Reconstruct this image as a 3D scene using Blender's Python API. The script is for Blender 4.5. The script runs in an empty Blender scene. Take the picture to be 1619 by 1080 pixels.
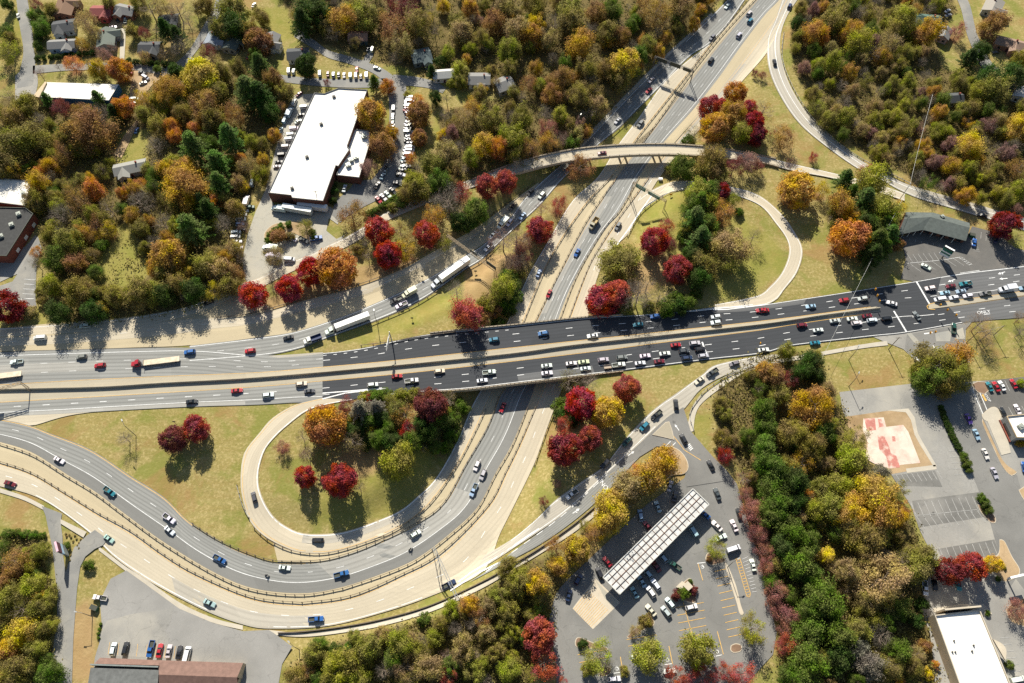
import bpy, bmesh, math, random
import numpy as np
from mathutils import Vector, Matrix, Euler
random.seed(7); RNG = np.random.default_rng(7)
scn = bpy.context.scene
COL = scn.collection
R = math.radians
# ------------------------------------------------------------------ camera
PW, PH, F, HCAM, TILT = 1619.0, 1080.0, 1259.0, 313.0, R(28)
cd = bpy.data.cameras.new('camera'); cam = bpy.data.objects.new('camera', cd); COL.objects.link(cam)
cam.location = (0, 0, HCAM); cam.rotation_euler = (TILT, 0, 0)
cd.sensor_width = 36; cd.lens = 36 * F / PW; cd.clip_start = 1; cd.clip_end = 12000
scn.camera = cam
# ------------------------------------------------------------------ light
w = bpy.data.worlds.new('World'); scn.world = w; w.use_nodes = True
nt = w.node_tree; bg = nt.nodes['Background']
SUN_EL, SUN_AZ = R(37), R(-12)          # the sun stands up-picture, a little to the left
sky = nt.nodes.new('ShaderNodeTexSky'); sky.sky_type = 'NISHITA'; sky.sun_disc = False
sky.sun_elevation = SUN_EL; sky.sun_rotation = SUN_AZ; sky.air_density = 1.2; sky.dust_density = 1.0
nt.links.new(sky.outputs[0], bg.inputs[0]); bg.inputs[1].default_value = 0.056
sd = bpy.data.lights.new('sun', 'SUN'); sun = bpy.data.objects.new('sun', sd); COL.objects.link(sun)
sd.energy = 5.0; sd.angle = R(0.5); sd.color = (1.0, 0.932, 0.81)
to_sun = Vector((math.sin(SUN_AZ) * math.cos(SUN_EL), math.cos(SUN_AZ) * math.cos(SUN_EL), math.sin(SUN_EL)))
sun.rotation_euler = to_sun.to_track_quat('Z', 'Y').to_euler(); sun.location = to_sun * 500
scn.view_settings.view_transform = 'Standard'; scn.view_settings.look = 'None'
scn.view_settings.exposure = 0.93; scn.view_settings.gamma = 1.0
scn.render.engine = 'CYCLES'
scn.cycles.max_bounces = 5; scn.cycles.diffuse_bounces = 3; scn.cycles.transparent_max_bounces = 4
scn.cycles.transmission_bounces = 2; scn.cycles.glossy_bounces = 2
scn.cycles.use_denoising = False
# ------------------------------------------------------------------ pixel <-> world
SC = 410 / 1581
X0 = {0: 0, 1: 400, 2: 800, 3: 1200}; Y0 = {0: 0, 1: 270, 2: 540, 3: 800}
def T(tile, zx, zy):
    return X0[int(tile[0])] + zx * SC, Y0[int(tile[1])] + zy * SC
def PL(s, tile=None):
    out = []
    for t in s.split():
        a, b = t.split(','); a = float(a); b = float(b)
        out.append(T(tile, a, b) if tile else (a, b))
    return out
ct, st = math.cos(TILT), math.sin(TILT)
def ray(px, py):
    u = (px - PW / 2) / F; v = -(py - PH / 2) / F
    return u, v * ct + st, v * st - ct
def plane(px, py, z=0.0):
    dx, dy, dz = ray(px, py); k = (z - HCAM) / dz
    return Vector((dx * k, dy * k, z))
TR = []                                     # trenches: (points, depths, half width, fall)
def zf(x, y):
    best = 0.0
    for P, D, hw, fall, box in TR:
        if x < box[0] or x > box[1] or y < box[2] or y > box[3]: continue
        bd, dep = 1e9, 0
        for i in range(len(P) - 1):
            ax, ay = P[i]; bx, by = P[i + 1]; vx, vy = bx - ax, by - ay
            t = ((x - ax) * vx + (y - ay) * vy) / (vx * vx + vy * vy)
            t = 0 if t < 0 else 1 if t > 1 else t
            d = (x - ax - t * vx) ** 2 + (y - ay - t * vy) ** 2
            if d < bd: bd, dep = d, D[i] + (D[i + 1] - D[i]) * t
        d = math.sqrt(bd); k = min(max(1 - (d - hw) / fall, 0), 1); k = k * k * (3 - 2 * k)
        best = min(best, dep * k)
    return best
def at(px, py, h=0.0, flat=False):
    p = plane(px, py, h)
    if flat: return p
    for _ in range(7): p = plane(px, py, zf(p.x, p.y) + h)
    return p
def proj(x, y, z):
    dx, dy, dz = x, y, z - HCAM
    yc = dy * ct + dz * st; zc = -dy * st + dz * ct
    return PW / 2 + F * dx / -zc, PH / 2 - F * yc / -zc
def trench(pts, hw, fall):
    P = []; D = []
    for a, b, d in pts:
        p = plane(a, b, d); P.append((p.x, p.y)); D.append(d)
    m = hw + fall + 2
    TR.append((P, D, hw, fall, (min(p[0] for p in P) - m, max(p[0] for p in P) + m, min(p[1] for p in P) - m, max(p[1] for p in P) + m)))
trench([(60, 735, 0), (170, 790, -.2), (340, 884, -.7), (480, 918, -1.5), (620, 890, -3), (720, 815, -4.8), (785, 700, -6.2), (835, 590, -6.6), (880, 460, -6.5), (950, 340, -6.2),
        (1020, 240, -6), (1080, 150, -4.4), (1150, 60, -2.2), (1210, -20, -.8), (1260, -90, 0)], 18, 13)
trench([(1040, 130, -3.4), (990, 180, -5), (935, 235, -5.8), (850, 315, -5.3), (780, 378, -4), (690, 447, -2.2), (600, 492, -.9), (520, 525, 0)], 8, 8)
def pxm(v): return F / HCAM * (math.cos(TILT) + math.sin(TILT) * (v - 540) / F)   # pixels per metre across the picture at row v
# ------------------------------------------------------------------ objects
def link(o, parent=None):
    COL.objects.link(o)
    if parent: o.parent = parent
    return o
def tag(o, label=None, cat=None, group=None, kind=None):
    if label: o['label'] = label
    if cat: o['category'] = cat
    if group: o['group'] = group
    if kind: o['kind'] = kind
    return o
def thing(name, label, cat, loc=(0, 0, 0), rz=0, group=None):
    o = bpy.data.objects.new(name, None); o.empty_display_size = .3; o.location = loc; o.rotation_euler = (0, 0, rz)
    return tag(link(o), label, cat, group)
class MB:
    def __init__(s): s.v = []; s.f = []; s.mi = []; s.uv = []
    def face(s, pts, m=0, uv=None):
        n = len(s.v); s.v += [tuple(p) for p in pts]; s.f.append(tuple(range(n, n + len(pts)))); s.mi.append(m)
        s.uv += uv if uv else [(p[0], p[1]) for p in pts]
    def box(s, x0, x1, y0, y1, z0, z1, m=0, M=None):
        c = [Vector((x, y, z)) for z in (z0, z1) for x, y in ((x0, y0), (x1, y0), (x1, y1), (x0, y1))]
        if M: c = [M @ p for p in c]
        for q in ((3, 2, 1, 0), (4, 5, 6, 7), (0, 1, 5, 4), (1, 2, 6, 5), (2, 3, 7, 6), (3, 0, 4, 7)): s.face([c[i] for i in q], m)
    def bar(s, a, b, r, n=5, m=0, r2=None):
        a = Vector(a); b = Vector(b); d = b - a
        if d.length < 1e-5: return
        q = d.to_track_quat('Z', 'Y'); r2 = r if r2 is None else r2
        A = [a + q @ Vector((r * math.cos(6.2832 * i / n), r * math.sin(6.2832 * i / n), 0)) for i in range(n)]
        B = [b + q @ Vector((r2 * math.cos(6.2832 * i / n), r2 * math.sin(6.2832 * i / n), 0)) for i in range(n)]
        for i in range(n): s.face([A[i], A[(i + 1) % n], B[(i + 1) % n], B[i]], m)
        s.face(B, m); s.face(A[::-1], m)
    def prism(s, poly, z0, z1, m=0, mtop=None):
        P = [(p[0], p[1]) for p in poly]
        if sum(P[i][0] * P[(i + 1) % len(P)][1] - P[(i + 1) % len(P)][0] * P[i][1] for i in range(len(P))) < 0: P = P[::-1]
        n = len(P)
        for i in range(n):
            a, b = P[i], P[(i + 1) % n]; s.face([(*a, z0), (*b, z0), (*b, z1), (*a, z1)], m)
        s.face([(*p, z1) for p in P], m if mtop is None else mtop); s.face([(*p, z0) for p in P[::-1]], m)
    def mesh(s, name, mats, smooth=False):
        me = bpy.data.meshes.new(name); me.from_pydata(s.v, [], s.f)
        for m in (mats if isinstance(mats, (list, tuple)) else [mats]): me.materials.append(m)
        me.polygons.foreach_set('material_index', s.mi)
        if smooth: me.polygons.foreach_set('use_smooth', [True] * len(s.f))
        uv = me.uv_layers.new(name='UVMap'); uv.data.foreach_set('uv', [c for p in s.uv for c in p]); me.update()
        return me
    def build(s, name, mats, parent=None, **k):
        return link(bpy.data.objects.new(name, s.mesh(name, mats, **k)), parent)
def mobj(name, me, parent=None): return link(bpy.data.objects.new(name, me), parent)
def struct(o): o['kind'] = 'structure'; return o
# ------------------------------------------------------------------ materials
def newmat(name):
    m = bpy.data.materials.new(name); m.use_nodes = True; t = m.node_tree; b = t.nodes['Principled BSDF']
    b.inputs['Roughness'].default_value = .85; b.inputs['Specular IOR Level'].default_value = .25
    return m, t, b
def nd(t, typ, ins=(), **props):
    n = t.nodes.new(typ)
    for k, v in props.items(): setattr(n, k, v)
    for k, v in dict(ins).items():
        if hasattr(v, 'is_linked'): t.links.new(v, n.inputs[k])
        else: n.inputs[k].default_value = v
    return n
def math_(t, op, a, b=0.0, clamp=False):
    n = nd(t, 'ShaderNodeMath', {0: a, 1: b}, operation=op); n.use_clamp = clamp; return n.outputs[0]
def mixc(t, f, a, b, blend='MIX'):
    n = nd(t, 'ShaderNodeMix', {}, data_type='RGBA', blend_type=blend)
    for s, v in ((n.inputs[0], f), (n.inputs[6], a), (n.inputs[7], b)):
        if hasattr(v, 'is_linked'): t.links.new(v, s)
        else: s.default_value = (*v, 1) if isinstance(v, tuple) and len(v) == 3 else v
    return n.outputs[2]
def noise(t, vec, scale, detail=4, rough=.55, dist=0):
    n = nd(t, 'ShaderNodeTexNoise', {'Scale': scale, 'Detail': detail, 'Roughness': rough, 'Distortion': dist})
    if vec is not None: t.links.new(vec, n.inputs['Vector'])
    return n.outputs[0]
def ramp(t, fac, lo, hi):
    n = nd(t, 'ShaderNodeMapRange', {0: fac, 1: lo, 2: hi}); n.clamp = True; return n.outputs[0]
def wpos(t): return nd(t, 'ShaderNodeNewGeometry').outputs['Position']
def surf(name, col, var=.16, scale=.12, fine=1.2, col2=None, rough=.88, patch=None):
    """a weathered ground-like surface: broad blotches, fine grain, an optional second colour in patches"""
    m, t, b = newmat(name); P = wpos(t)
    n1 = ramp(t, noise(t, P, scale, 5), .3, .7); n2 = ramp(t, noise(t, P, fine, 3), .3, .7)
    c = mixc(t, n1, tuple(x * (1 - var) for x in col), tuple(min(1, x * (1 + var)) for x in col))
    c = mixc(t, math_(t, 'MULTIPLY', n2, .5), c, tuple(x * (1 - var * .9) for x in col))
    if col2:
        c = mixc(t, ramp(t, noise(t, P, patch or .03, 6, .6), .48, .66), c, col2)
        vo = nd(t, 'ShaderNodeTexVoronoi', {'Scale': .075, 'Vector': nd(t, 'ShaderNodeVectorMath', {0: P, 1: nd(t, 'ShaderNodeVectorMath', {0: nd(t, 'ShaderNodeTexNoise', {'Scale': .12, 'Detail': 5, 'Vector': P}).outputs[1], 3: 14.0}, operation='SCALE').outputs[0]}, operation='ADD').outputs[0]}, feature='DISTANCE_TO_EDGE').outputs[0]; vd = math_(t, 'ADD', vo, math_(t, 'MULTIPLY', math_(t, 'SUBTRACT', noise(t, P, .5, 4), .5), .03))
        c = mixc(t, math_(t, 'MULTIPLY', math_(t, 'LESS_THAN', math_(t, 'ABSOLUTE', vd), .008), .28), c, tuple(x * .5 for x in col)); c = mixc(t, ramp(t, noise(t, P, .3, 3, .5), .70, .78), c, tuple(x * .62 for x in col))
    t.links.new(c, b.inputs['Base Color']); b.inputs['Roughness'].default_value = rough
    return m
def road(name, col, joint=0, track=.12, jcol=.72, lanew=3.6, streak=.1):
    """road surface with UV in metres (across, along): wheel tracks, streaks, patches and, for concrete, joints"""
    m, t, b = newmat(name); uv = nd(t, 'ShaderNodeUVMap').outputs[0]; P = wpos(t)
    s = nd(t, 'ShaderNodeSeparateXYZ', {0: uv}); u, v = s.outputs[0], s.outputs[1]
    st_ = nd(t, 'ShaderNodeCombineXYZ', {0: math_(t, 'MULTIPLY', u, 1.1), 1: math_(t, 'MULTIPLY', v, .025)}).outputs[0]
    n1 = ramp(t, noise(t, st_, 1.0, 4), .3, .7); n2 = ramp(t, noise(t, P, .07, 5), .3, .7); n3 = ramp(t, noise(t, P, 1.6, 2), .25, .75)
    c = mixc(t, n1, tuple(x * (1 - streak) for x in col), tuple(min(1, x * (1 + streak)) for x in col))
    c = mixc(t, math_(t, 'MULTIPLY', n2, .8), c, tuple(x * .86 for x in col)); c = mixc(t, math_(t, 'MULTIPLY', n3, .4), c, tuple(min(1, x * 1.12) for x in col))
    st2 = nd(t, 'ShaderNodeCombineXYZ', {0: math_(t, 'MULTIPLY', u, .28), 1: math_(t, 'MULTIPLY', v, .012)}).outputs[0]
    c = mixc(t, math_(t, 'MULTIPLY', ramp(t, noise(t, st2, 1.0, 3), .52, .72), .35), c, tuple(x * .72 for x in col)); pv = nd(t, 'ShaderNodeTexWhiteNoise', {0: nd(t, 'ShaderNodeCombineXYZ', {0: math_(t, 'FLOOR', math_(t, 'DIVIDE', u, 3.7)), 1: math_(t, 'FLOOR', math_(t, 'DIVIDE', v, 31))}).outputs[0]}, noise_dimensions='2D').outputs[0]
    c = mixc(t, math_(t, 'MULTIPLY', math_(t, 'GREATER_THAN', pv, .88), .22), c, tuple(min(1, x * 1.35) for x in col))
    tr = math_(t, 'COSINE', math_(t, 'MULTIPLY', u, 2 * math.pi / (lanew / 2)))
    tr = ramp(t, tr, -.2, 1.0); c = mixc(t, math_(t, 'MULTIPLY', tr, track), c, tuple(x * .45 for x in col))
    if joint:
        j = math_(t, 'LESS_THAN', math_(t, 'MODULO', math_(t, 'ADD', v, 1000), joint), .16)
        j2 = math_(t, 'LESS_THAN', math_(t, 'MODULO', math_(t, 'ADD', u, lanew * 50), lanew), .1)
        c = mixc(t, math_(t, 'MULTIPLY', math_(t, 'MAXIMUM', math_(t, 'MULTIPLY', j, .55), j2), 1 - jcol), c, tuple(x * .35 for x in col))
        slab = nd(t, 'ShaderNodeTexWhiteNoise', {0: nd(t, 'ShaderNodeCombineXYZ', {0: math_(t, 'FLOOR', math_(t, 'DIVIDE', u, lanew)), 1: math_(t, 'FLOOR', math_(t, 'DIVIDE', math_(t, 'ADD', v, 1000), joint))}).outputs[0]}, noise_dimensions='2D').outputs[0]
        c = mixc(t, math_(t, 'MULTIPLY', slab, .14), c, tuple(x * .72 for x in col))
    t.links.new(c, b.inputs['Base Color']); b.inputs['Roughness'].default_value = .85
    return m
def plain(name, col, rough=.6, metal=0, var=.12, spec=.3):
    m, t, b = newmat(name); P = nd(t, 'ShaderNodeTexCoord').outputs['Object']
    c = mixc(t, ramp(t, noise(t, P, .7, 4), .3, .7), tuple(x * (1 - var) for x in col), tuple(min(1, x * (1 + var)) for x in col))
    t.links.new(c, b.inputs['Base Color']); b.inputs['Roughness'].default_value = rough; b.inputs['Metallic'].default_value = metal
    b.inputs['Specular IOR Level'].default_value = spec
    return m
M = {}
M['asphalt'] = road('grey_asphalt', (.225, .228, .215), track=.42)
M['shoulder'] = road('darker_shoulder_asphalt', (.165, .165, .155), track=0)
M['slabs'] = road('light_worn_slabs', (.30, .295, .27), joint=6, track=.3, jcol=.78)
M['dark'] = road('fresh_dark_asphalt', (.043, .047, .053), track=.18, streak=.16)
M['mid'] = road('worn_asphalt', (.115, .118, .12), track=.25)
M['concrete'] = road('pale_concrete', (.44, .39, .295), joint=12, track=.10, streak=.05, jcol=.8)
M['concgrey'] = road('grey_concrete', (.37, .345, .29), joint=12, track=.22, streak=.07, jcol=.8)
M['tan'] = road('tan_shoulder', (.40, .34, .225), joint=0, track=0, streak=.05)
M['median'] = road('median_concrete', (.35, .315, .24), joint=12, track=.0, streak=.06, jcol=.82)
M['lot'] = surf('parking_asphalt', (.185, .183, .172), .15, .07, 1.4, (.145, .144, .136), patch=.045)
M['lotmid'] = surf('sealed_parking_asphalt', (.15, .148, .138), .2, .12, 1.2, (.21, .205, .19), patch=.07)
M['lotpale'] = surf('pale_parking_asphalt', (.245, .24, .225), .13, .07, 1.3, (.20, .197, .185), patch=.05)
M['lotold'] = surf('old_parking_asphalt', (.245, .24, .222), .2, .05, 1.2, (.32, .305, .265), patch=.035)
M['lotdark'] = surf('dark_parking_asphalt', (.115, .112, .105), .16, .12, 1.4, (.14, .13, .115), patch=.06)
M['yard'] = surf('yard_concrete', (.36, .34, .28), .14, .06, 1.2, (.25, .25, .23), patch=.03)
M['street'] = surf('street_asphalt', (.20, .20, .19), .13, .1, 1.3, (.26, .25, .22), patch=.05)
M['walk'] = surf('pavement_concrete', (.42, .385, .315), .12, .2, 1.5)
M['kerb'] = surf('kerb_concrete', (.46, .405, .315), .12, .3, 1.5)
M['dirt'] = surf('bare_dirt', (.36, .26, .15), .2, .1, 1.0, (.25, .17, .085), patch=.08)
M['mulch'] = surf('bark_mulch', (.20, .13, .085), .2, .3, 2.0)
M['white'] = plain('white_road_paint', (.66, .67, .66), .7, var=.2)
M['faint'] = plain('worn_white_paint', (.36, .36, .345), .8, var=.25)
M['yellow'] = plain('yellow_road_paint', (.56, .35, .10), .7, var=.18)
M['slab'] = surf('white_worn_slab', (.58, .50, .42), .14, .15, .9, (.55, .36, .30), patch=.14)
M['redslab'] = surf('red_worn_tile', (.42, .17, .14), .2, .3, 1.5, (.56, .44, .37), patch=.35)
M['conwall'] = plain('barrier_concrete', (.42, .36, .27), .8)
M['rust'] = plain('weathered_rail_steel', (.13, .105, .08), .6, .3)
M['galv'] = plain('galvanised_steel', (.42, .43, .42), .45, .5)
M['pole'] = plain('grey_pole_paint', (.13, .125, .12), .5, .3)
M['truss'] = plain('tan_truss_steel', (.33, .26, .17), .5, .3)
M['wood'] = plain('pole_timber', (.12, .085, .055), .9)
M['green'] = plain('green_sign', (.012, .13, .09), .4)
M['signback'] = plain('sign_back', (.07, .075, .06), .5, .3)
M['roofwhite'] = plain('white_membrane_roof', (.76, .72, .65), .7, var=.06)
M['roofgrey'] = plain('pale_metal_roof', (.62, .60, .54), .5, var=.06)
M['brick'] = plain('brown_brick', (.13, .055, .035), .9, var=.25)
M['redbrick'] = plain('red_brick', (.20, .06, .04), .9, var=.2)
M['parapet'] = plain('dark_parapet', (.13, .13, .125), .7)
M['tar'] = plain('black_tar_roof', (.035, .036, .036), .8, var=.25)
M['unit'] = plain('roof_unit_metal', (.32, .34, .30), .5, .3)
M['duct'] = plain('dark_vent', (.08, .08, .07), .6)
M['bluewall'] = plain('blue_wall', (.04, .13, .26), .7)
M['tanwall'] = plain('tan_stucco', (.48, .38, .25), .8)
M['whitewall'] = plain('white_siding', (.62, .61, .58), .7)
M['greywall'] = plain('grey_siding', (.30, .31, .30), .7)
M['brownroof'] = plain('brown_roof', (.15, .09, .072), .8, var=.18)
M['shingle'] = plain('green_grey_shingle', (.085, .10, .093), .9, var=.16)
M['slate'] = plain('grey_shingle', (.13, .135, .13), .9, var=.2)
M['window'] = plain('dark_window', (.02, .025, .03), .1, var=.1, spec=.6)
M['panel'] = plain('canopy_panel', (.47, .47, .45), .5, var=.22)
M['beam'] = plain('rust_canopy_beam', (.17, .09, .055), .7, var=.2)
M['beamdark'] = plain('dark_canopy_beam', (.055, .05, .05), .6)
M['fascia'] = plain('canopy_fascia', (.46, .46, .43), .4)
M['black'] = plain('black_rubber', (.012, .012, .013), .8)
M['bin'] = plain('green_bin', (.02, .10, .055), .5)
M['signpink'] = plain('pink_sign_face', (.62, .38, .45), .5)
M['signplum'] = plain('plum_sign_face', (.10, .04, .06), .5)
M['signblue'] = plain('pale_blue_sign_face', (.35, .5, .65), .5)
M['signgrey'] = plain('grey_sign_face', (.18, .20, .19), .5)
M['signwhite'] = plain('white_sign_face', (.78, .78, .76), .5)
M['sigyellow'] = plain('signal_yellow', (.65, .33, .03), .4)
def objcol(name, rough, coat=0, metal=0):
    m, t, b = newmat(name); oi = nd(t, 'ShaderNodeObjectInfo').outputs['Color']
    t.links.new(oi, b.inputs['Base Color']); b.inputs['Roughness'].default_value = rough; b.inputs['Metallic'].default_value = metal
    b.inputs['Coat Weight'].default_value = coat; b.inputs['Specular IOR Level'].default_value = .5
    return m
M['paint'] = objcol('car_paint', .35, .6)
M['roofcol'] = objcol('house_roof', .9)
M['wallcol'] = objcol('house_wall', .8)
g_, t_, b_ = newmat('car_glass'); b_.inputs['Base Color'].default_value = (.012, .016, .02, 1); b_.inputs['Roughness'].default_value = .15; b_.inputs['Specular IOR Level'].default_value = .35; M['glass'] = g_
def leafmat(name, trans=.38):
    m, t, b = newmat(name); oi = nd(t, 'ShaderNodeObjectInfo'); geo = nd(t, 'ShaderNodeNewGeometry'); P = nd(t, 'ShaderNodeTexCoord').outputs['Object']
    r = geo.outputs['Random Per Island']
    off = nd(t, 'ShaderNodeVectorMath', {0: P, 1: nd(t, 'ShaderNodeCombineXYZ', {0: math_(t, 'MULTIPLY', oi.outputs['Random'], 90), 1: math_(t, 'MULTIPLY', oi.outputs['Random'], 37)}).outputs[0]}, operation='ADD').outputs[0]
    n = ramp(t, noise(t, off, .22, 2), .35, .65)
    base = oi.outputs['Color']
    hs = nd(t, 'ShaderNodeHueSaturation', {'Hue': math_(t, 'ADD', .484, math_(t, 'MULTIPLY', n, .044)), 'Saturation': math_(t, 'ADD', .86, math_(t, 'MULTIPLY', n, .2)),
            'Value': math_(t, 'ADD', .62, math_(t, 'ADD', math_(t, 'MULTIPLY', r, .52), math_(t, 'MULTIPLY', n, .3))), 'Color': base}).outputs[0]
    b.inputs['Roughness'].default_value = .75; b.inputs['Specular IOR Level'].default_value = .15
    t.links.new(hs, b.inputs['Base Color'])
    tr = nd(t, 'ShaderNodeBsdfTranslucent'); t.links.new(hs, tr.inputs[0])
    mx = nd(t, 'ShaderNodeMixShader', {0: trans, 1: b.outputs[0], 2: tr.outputs[0]}); t.links.new(mx.outputs[0], t.nodes['Material Output'].inputs[0])
    return m
def roofmat(name, col, sp=3.0):
    m, t, b = newmat(name); P = wpos(t); rot = nd(t, 'ShaderNodeMapping', {0: P, 2: (0, 0, R(22))}).outputs[0]; s = nd(t, 'ShaderNodeSeparateXYZ', {0: rot})
    seam = math_(t, 'LESS_THAN', math_(t, 'MODULO', math_(t, 'ADD', s.outputs[0], 900), sp), .12); seam2 = math_(t, 'LESS_THAN', math_(t, 'MODULO', math_(t, 'ADD', s.outputs[1], 900), sp * 6), .14)
    c = mixc(t, ramp(t, noise(t, P, .08, 6, .65), .45, .75), col, tuple(x * .80 for x in col)); c = mixc(t, ramp(t, noise(t, P, .35, 5, .7), .62, .8), c, tuple(x * .55 for x in col))
    c = mixc(t, math_(t, 'MULTIPLY', math_(t, 'MAXIMUM', seam, seam2), .22), c, tuple(x * .5 for x in col)); t.links.new(c, b.inputs['Base Color']); b.inputs['Roughness'].default_value = .7; return m
M['roofwhite'] = roofmat('white_membrane_roof', (.72, .70, .65))
M['leaf'] = leafmat('leaves')
M['bark'] = plain('bark', (.11, .085, .065), .95, var=.3)
M['barkpale'] = plain('pale_twig_bark', (.24, .19, .15), .95, var=.25)
# ------------------------------------------------------------------ curves
def smooth(pts, n=None, step=None, sub=10):
    P = [Vector((*p,)) if len(p) == 3 else Vector((p[0], p[1], 0)) for p in pts]
    D = []
    for i in range(len(P) - 1):
        a, b, c, d = P[max(i - 1, 0)], P[i], P[i + 1], P[min(i + 2, len(P) - 1)]
        for k in range(sub):
            t = k / sub
            D.append(.5 * ((2 * b) + (c - a) * t + (2 * a - 5 * b + 4 * c - d) * t * t + (3 * b - a - 3 * c + d) * t ** 3))
    D.append(P[-1])
    s = [0]
    for i in range(1, len(D)): s.append(s[-1] + (D[i] - D[i - 1]).length)
    if n is None: n = max(2, int(s[-1] / step) + 1)
    out = []; j = 0
    for k in range(n):
        q = s[-1] * k / (n - 1)
        while j < len(s) - 2 and s[j + 1] < q: j += 1
        out.append(D[j].lerp(D[j + 1], (q - s[j]) / max(s[j + 1] - s[j], 1e-9)))
    return out
def cutx(P, x0, x1):
    D = smooth(P, n=400); out = []
    def ip(x):
        for a, b in zip(D, D[1:]):
            if (a.x - x) * (b.x - x) <= 0 and a.x != b.x: return a.lerp(b, (x - a.x) / (b.x - a.x))
    A = ip(x0); B = ip(x1)
    if A: out.append((A.x, A.y))
    out += [(p.x, p.y) for i, p in enumerate(D) if x0 + 3 < p.x < x1 - 3 and i % 8 == 0]
    if B: out.append((B.x, B.y))
    return out
S = {}
def strip(name, L, Rr, mat, z, flat=False, key=None, m=4, zb=0.0):
    if isinstance(L, str): L = PL(L)
    if isinstance(Rr, str): Rr = PL(Rr)
    n0 = 160
    LW = [at(p.x, p.y, zb, flat) for p in smooth(L, n=n0)]; RW = [at(p.x, p.y, zb, flat) for p in smooth(Rr, n=n0)]
    ln = sum((LW[i] - LW[i + 1]).length for i in range(n0 - 1)); n = max(6, int(ln / 2.5))
    LW = smooth([tuple(p) for p in LW], n=n, sub=2); RW = smooth([tuple(p) for p in RW], n=n, sub=2)
    b = MB(); rows = []; V = 0
    for i in range(n):
        if i: V += ((LW[i] + RW[i]) / 2 - (LW[i - 1] + RW[i - 1]) / 2).length
        wd = (LW[i] - RW[i]).length; row = []
        for j in range(m + 1):
            p = LW[i].lerp(RW[i], j / m); zz = zb if flat else zf(p.x, p.y)
            row.append(((p.x, p.y, zz + z), (wd * j / m, V)))
        rows.append(row)
    for i in range(n - 1):
        for j in range(m):
            q = [rows[i][j], rows[i + 1][j], rows[i + 1][j + 1], rows[i][j + 1]]
            b.face([p[0] for p in q][::-1], 0, [p[1] for p in q][::-1])
    o = struct(b.build(name, M[mat]))
    if o.data.polygons[0].normal.z < 0: o.data.flip_normals()
    S[key or name] = (LW, RW, z, flat, zb)
    return o
def midline(key, f=.5):
    L, Q, z, fl, zb = S[key]; return [a.lerp(b, f) for a, b in zip(L, Q)]
MARK = {'white': MB(), 'yellow': MB(), 'faint': MB()}
def ribbon(mb, pts, wd, dz, zfun):
    n = len(pts)
    for i in range(n - 1):
        a, b = pts[i], pts[i + 1]; d = (b - a); d.z = 0
        if d.length < 1e-6: continue
        t = Vector((-d.y, d.x, 0)).normalized() * wd / 2
        q = [a - t, b - t, b + t, a + t]
        mb.face([(p.x, p.y, zfun(p) + dz) for p in q])
def between(key, f0, f1, mat, dz, t0=0, t1=1, m=2):
    """a second surface laid on part of a road's width and length"""
    L, Q, z, fl, zb = S[key]; n = len(L); b = MB(); V = 0; rows = []
    for i in range(int(n * t0), max(int(n * t1), 2)):
        A, B = L[i].lerp(Q[i], f0), L[i].lerp(Q[i], f1)
        if rows: V += (A - rows[-1][2]).length
        rows.append(([A.lerp(B, j / m) for j in range(m + 1)], V, A))
    for (a, v0, _), (c, v1, _) in zip(rows, rows[1:]):
        for j in range(m):
            q = [(a[j], v0, j), (c[j], v1, j), (c[j + 1], v1, j + 1), (a[j + 1], v0, j + 1)]
            b.face([(p.x, p.y, (zb if fl else zf(p.x, p.y)) + z + dz) for p, _, _ in q][::-1], 0, [((f0 + (f1 - f0) * k / m) * (L[0] - Q[0]).length, v) for p, v, k in q][::-1])
    o = struct(b.build('road', M[mat]))
    if o.data.polygons[0].normal.z < 0: o.data.flip_normals()
def mark(key, f, col='white', dash=None, wd=.24, t0=0, t1=1):
    L, Q, z, fl, zb = S[key]; pts = [a.lerp(b, f) for a, b in zip(L, Q)]
    pts = smooth([tuple(p) for p in pts], step=1.5, sub=2); n = len(pts); pts = pts[int(n * t0):max(int(n * t1), 2)]
    zfun = (lambda p: zb) if fl else (lambda p: zf(p.x, p.y))
    if not dash: ribbon(MARK[col], pts, wd, z + .02, zfun); return
    on, off = dash; i = 0; a = max(1, round(on / 1.5)); c = max(2, round((on + off) / 1.5))
    while i + a < len(pts): ribbon(MARK[col], pts[i:i + a + 1], wd, z + .02, zfun); i += c
def line(pts, col='white', wd=.25, z=.12, flat=True, tile=None):
    if isinstance(pts, str): pts = PL(pts, tile)
    W = [at(*p, 0, flat) for p in pts]; W2 = []
    for a, b in zip(W, W[1:]):
        k = max(1, int((b - a).length / 3)); W2 += [a.lerp(b, i / k) for i in range(k)]
    W2.append(W[-1]); ribbon(MARK[col], W2, wd, z, (lambda p: 0) if flat else (lambda p: zf(p.x, p.y)))
def stalls(tile, p0, p1, n, v, col='white', wd=.16, z=.12):
    for i in range(n + 1):
        x = p0[0] + (p1[0] - p0[0]) * i / n; y = p0[1] + (p1[1] - p0[1]) * i / n
        line([T(tile, x, y), T(tile, x + v[0], y + v[1])], col, wd, z)
def sheet(name, pts, mat, z, tile=None, round_=False, label=None):
    if isinstance(pts, str): pts = PL(pts, tile)
    if round_: pts = [(p.x, p.y) for p in smooth(pts + [pts[0]], n=len(pts) * 6)][:-1]
    W = [plane(*p, 0) for p in pts]
    bm = bmesh.new(); vs = [bm.verts.new((p.x, p.y, z)) for p in W]
    f = bm.faces.new(vs); bmesh.ops.triangulate(bm, faces=[f])
    for f in bm.faces:
        f.normal_update()
        if f.normal.z < 0: f.normal_flip()
    me = bpy.data.meshes.new(name); bm.to_mesh(me); bm.free(); me.materials.append(M[mat])
    return struct(mobj(name, me))
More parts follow.
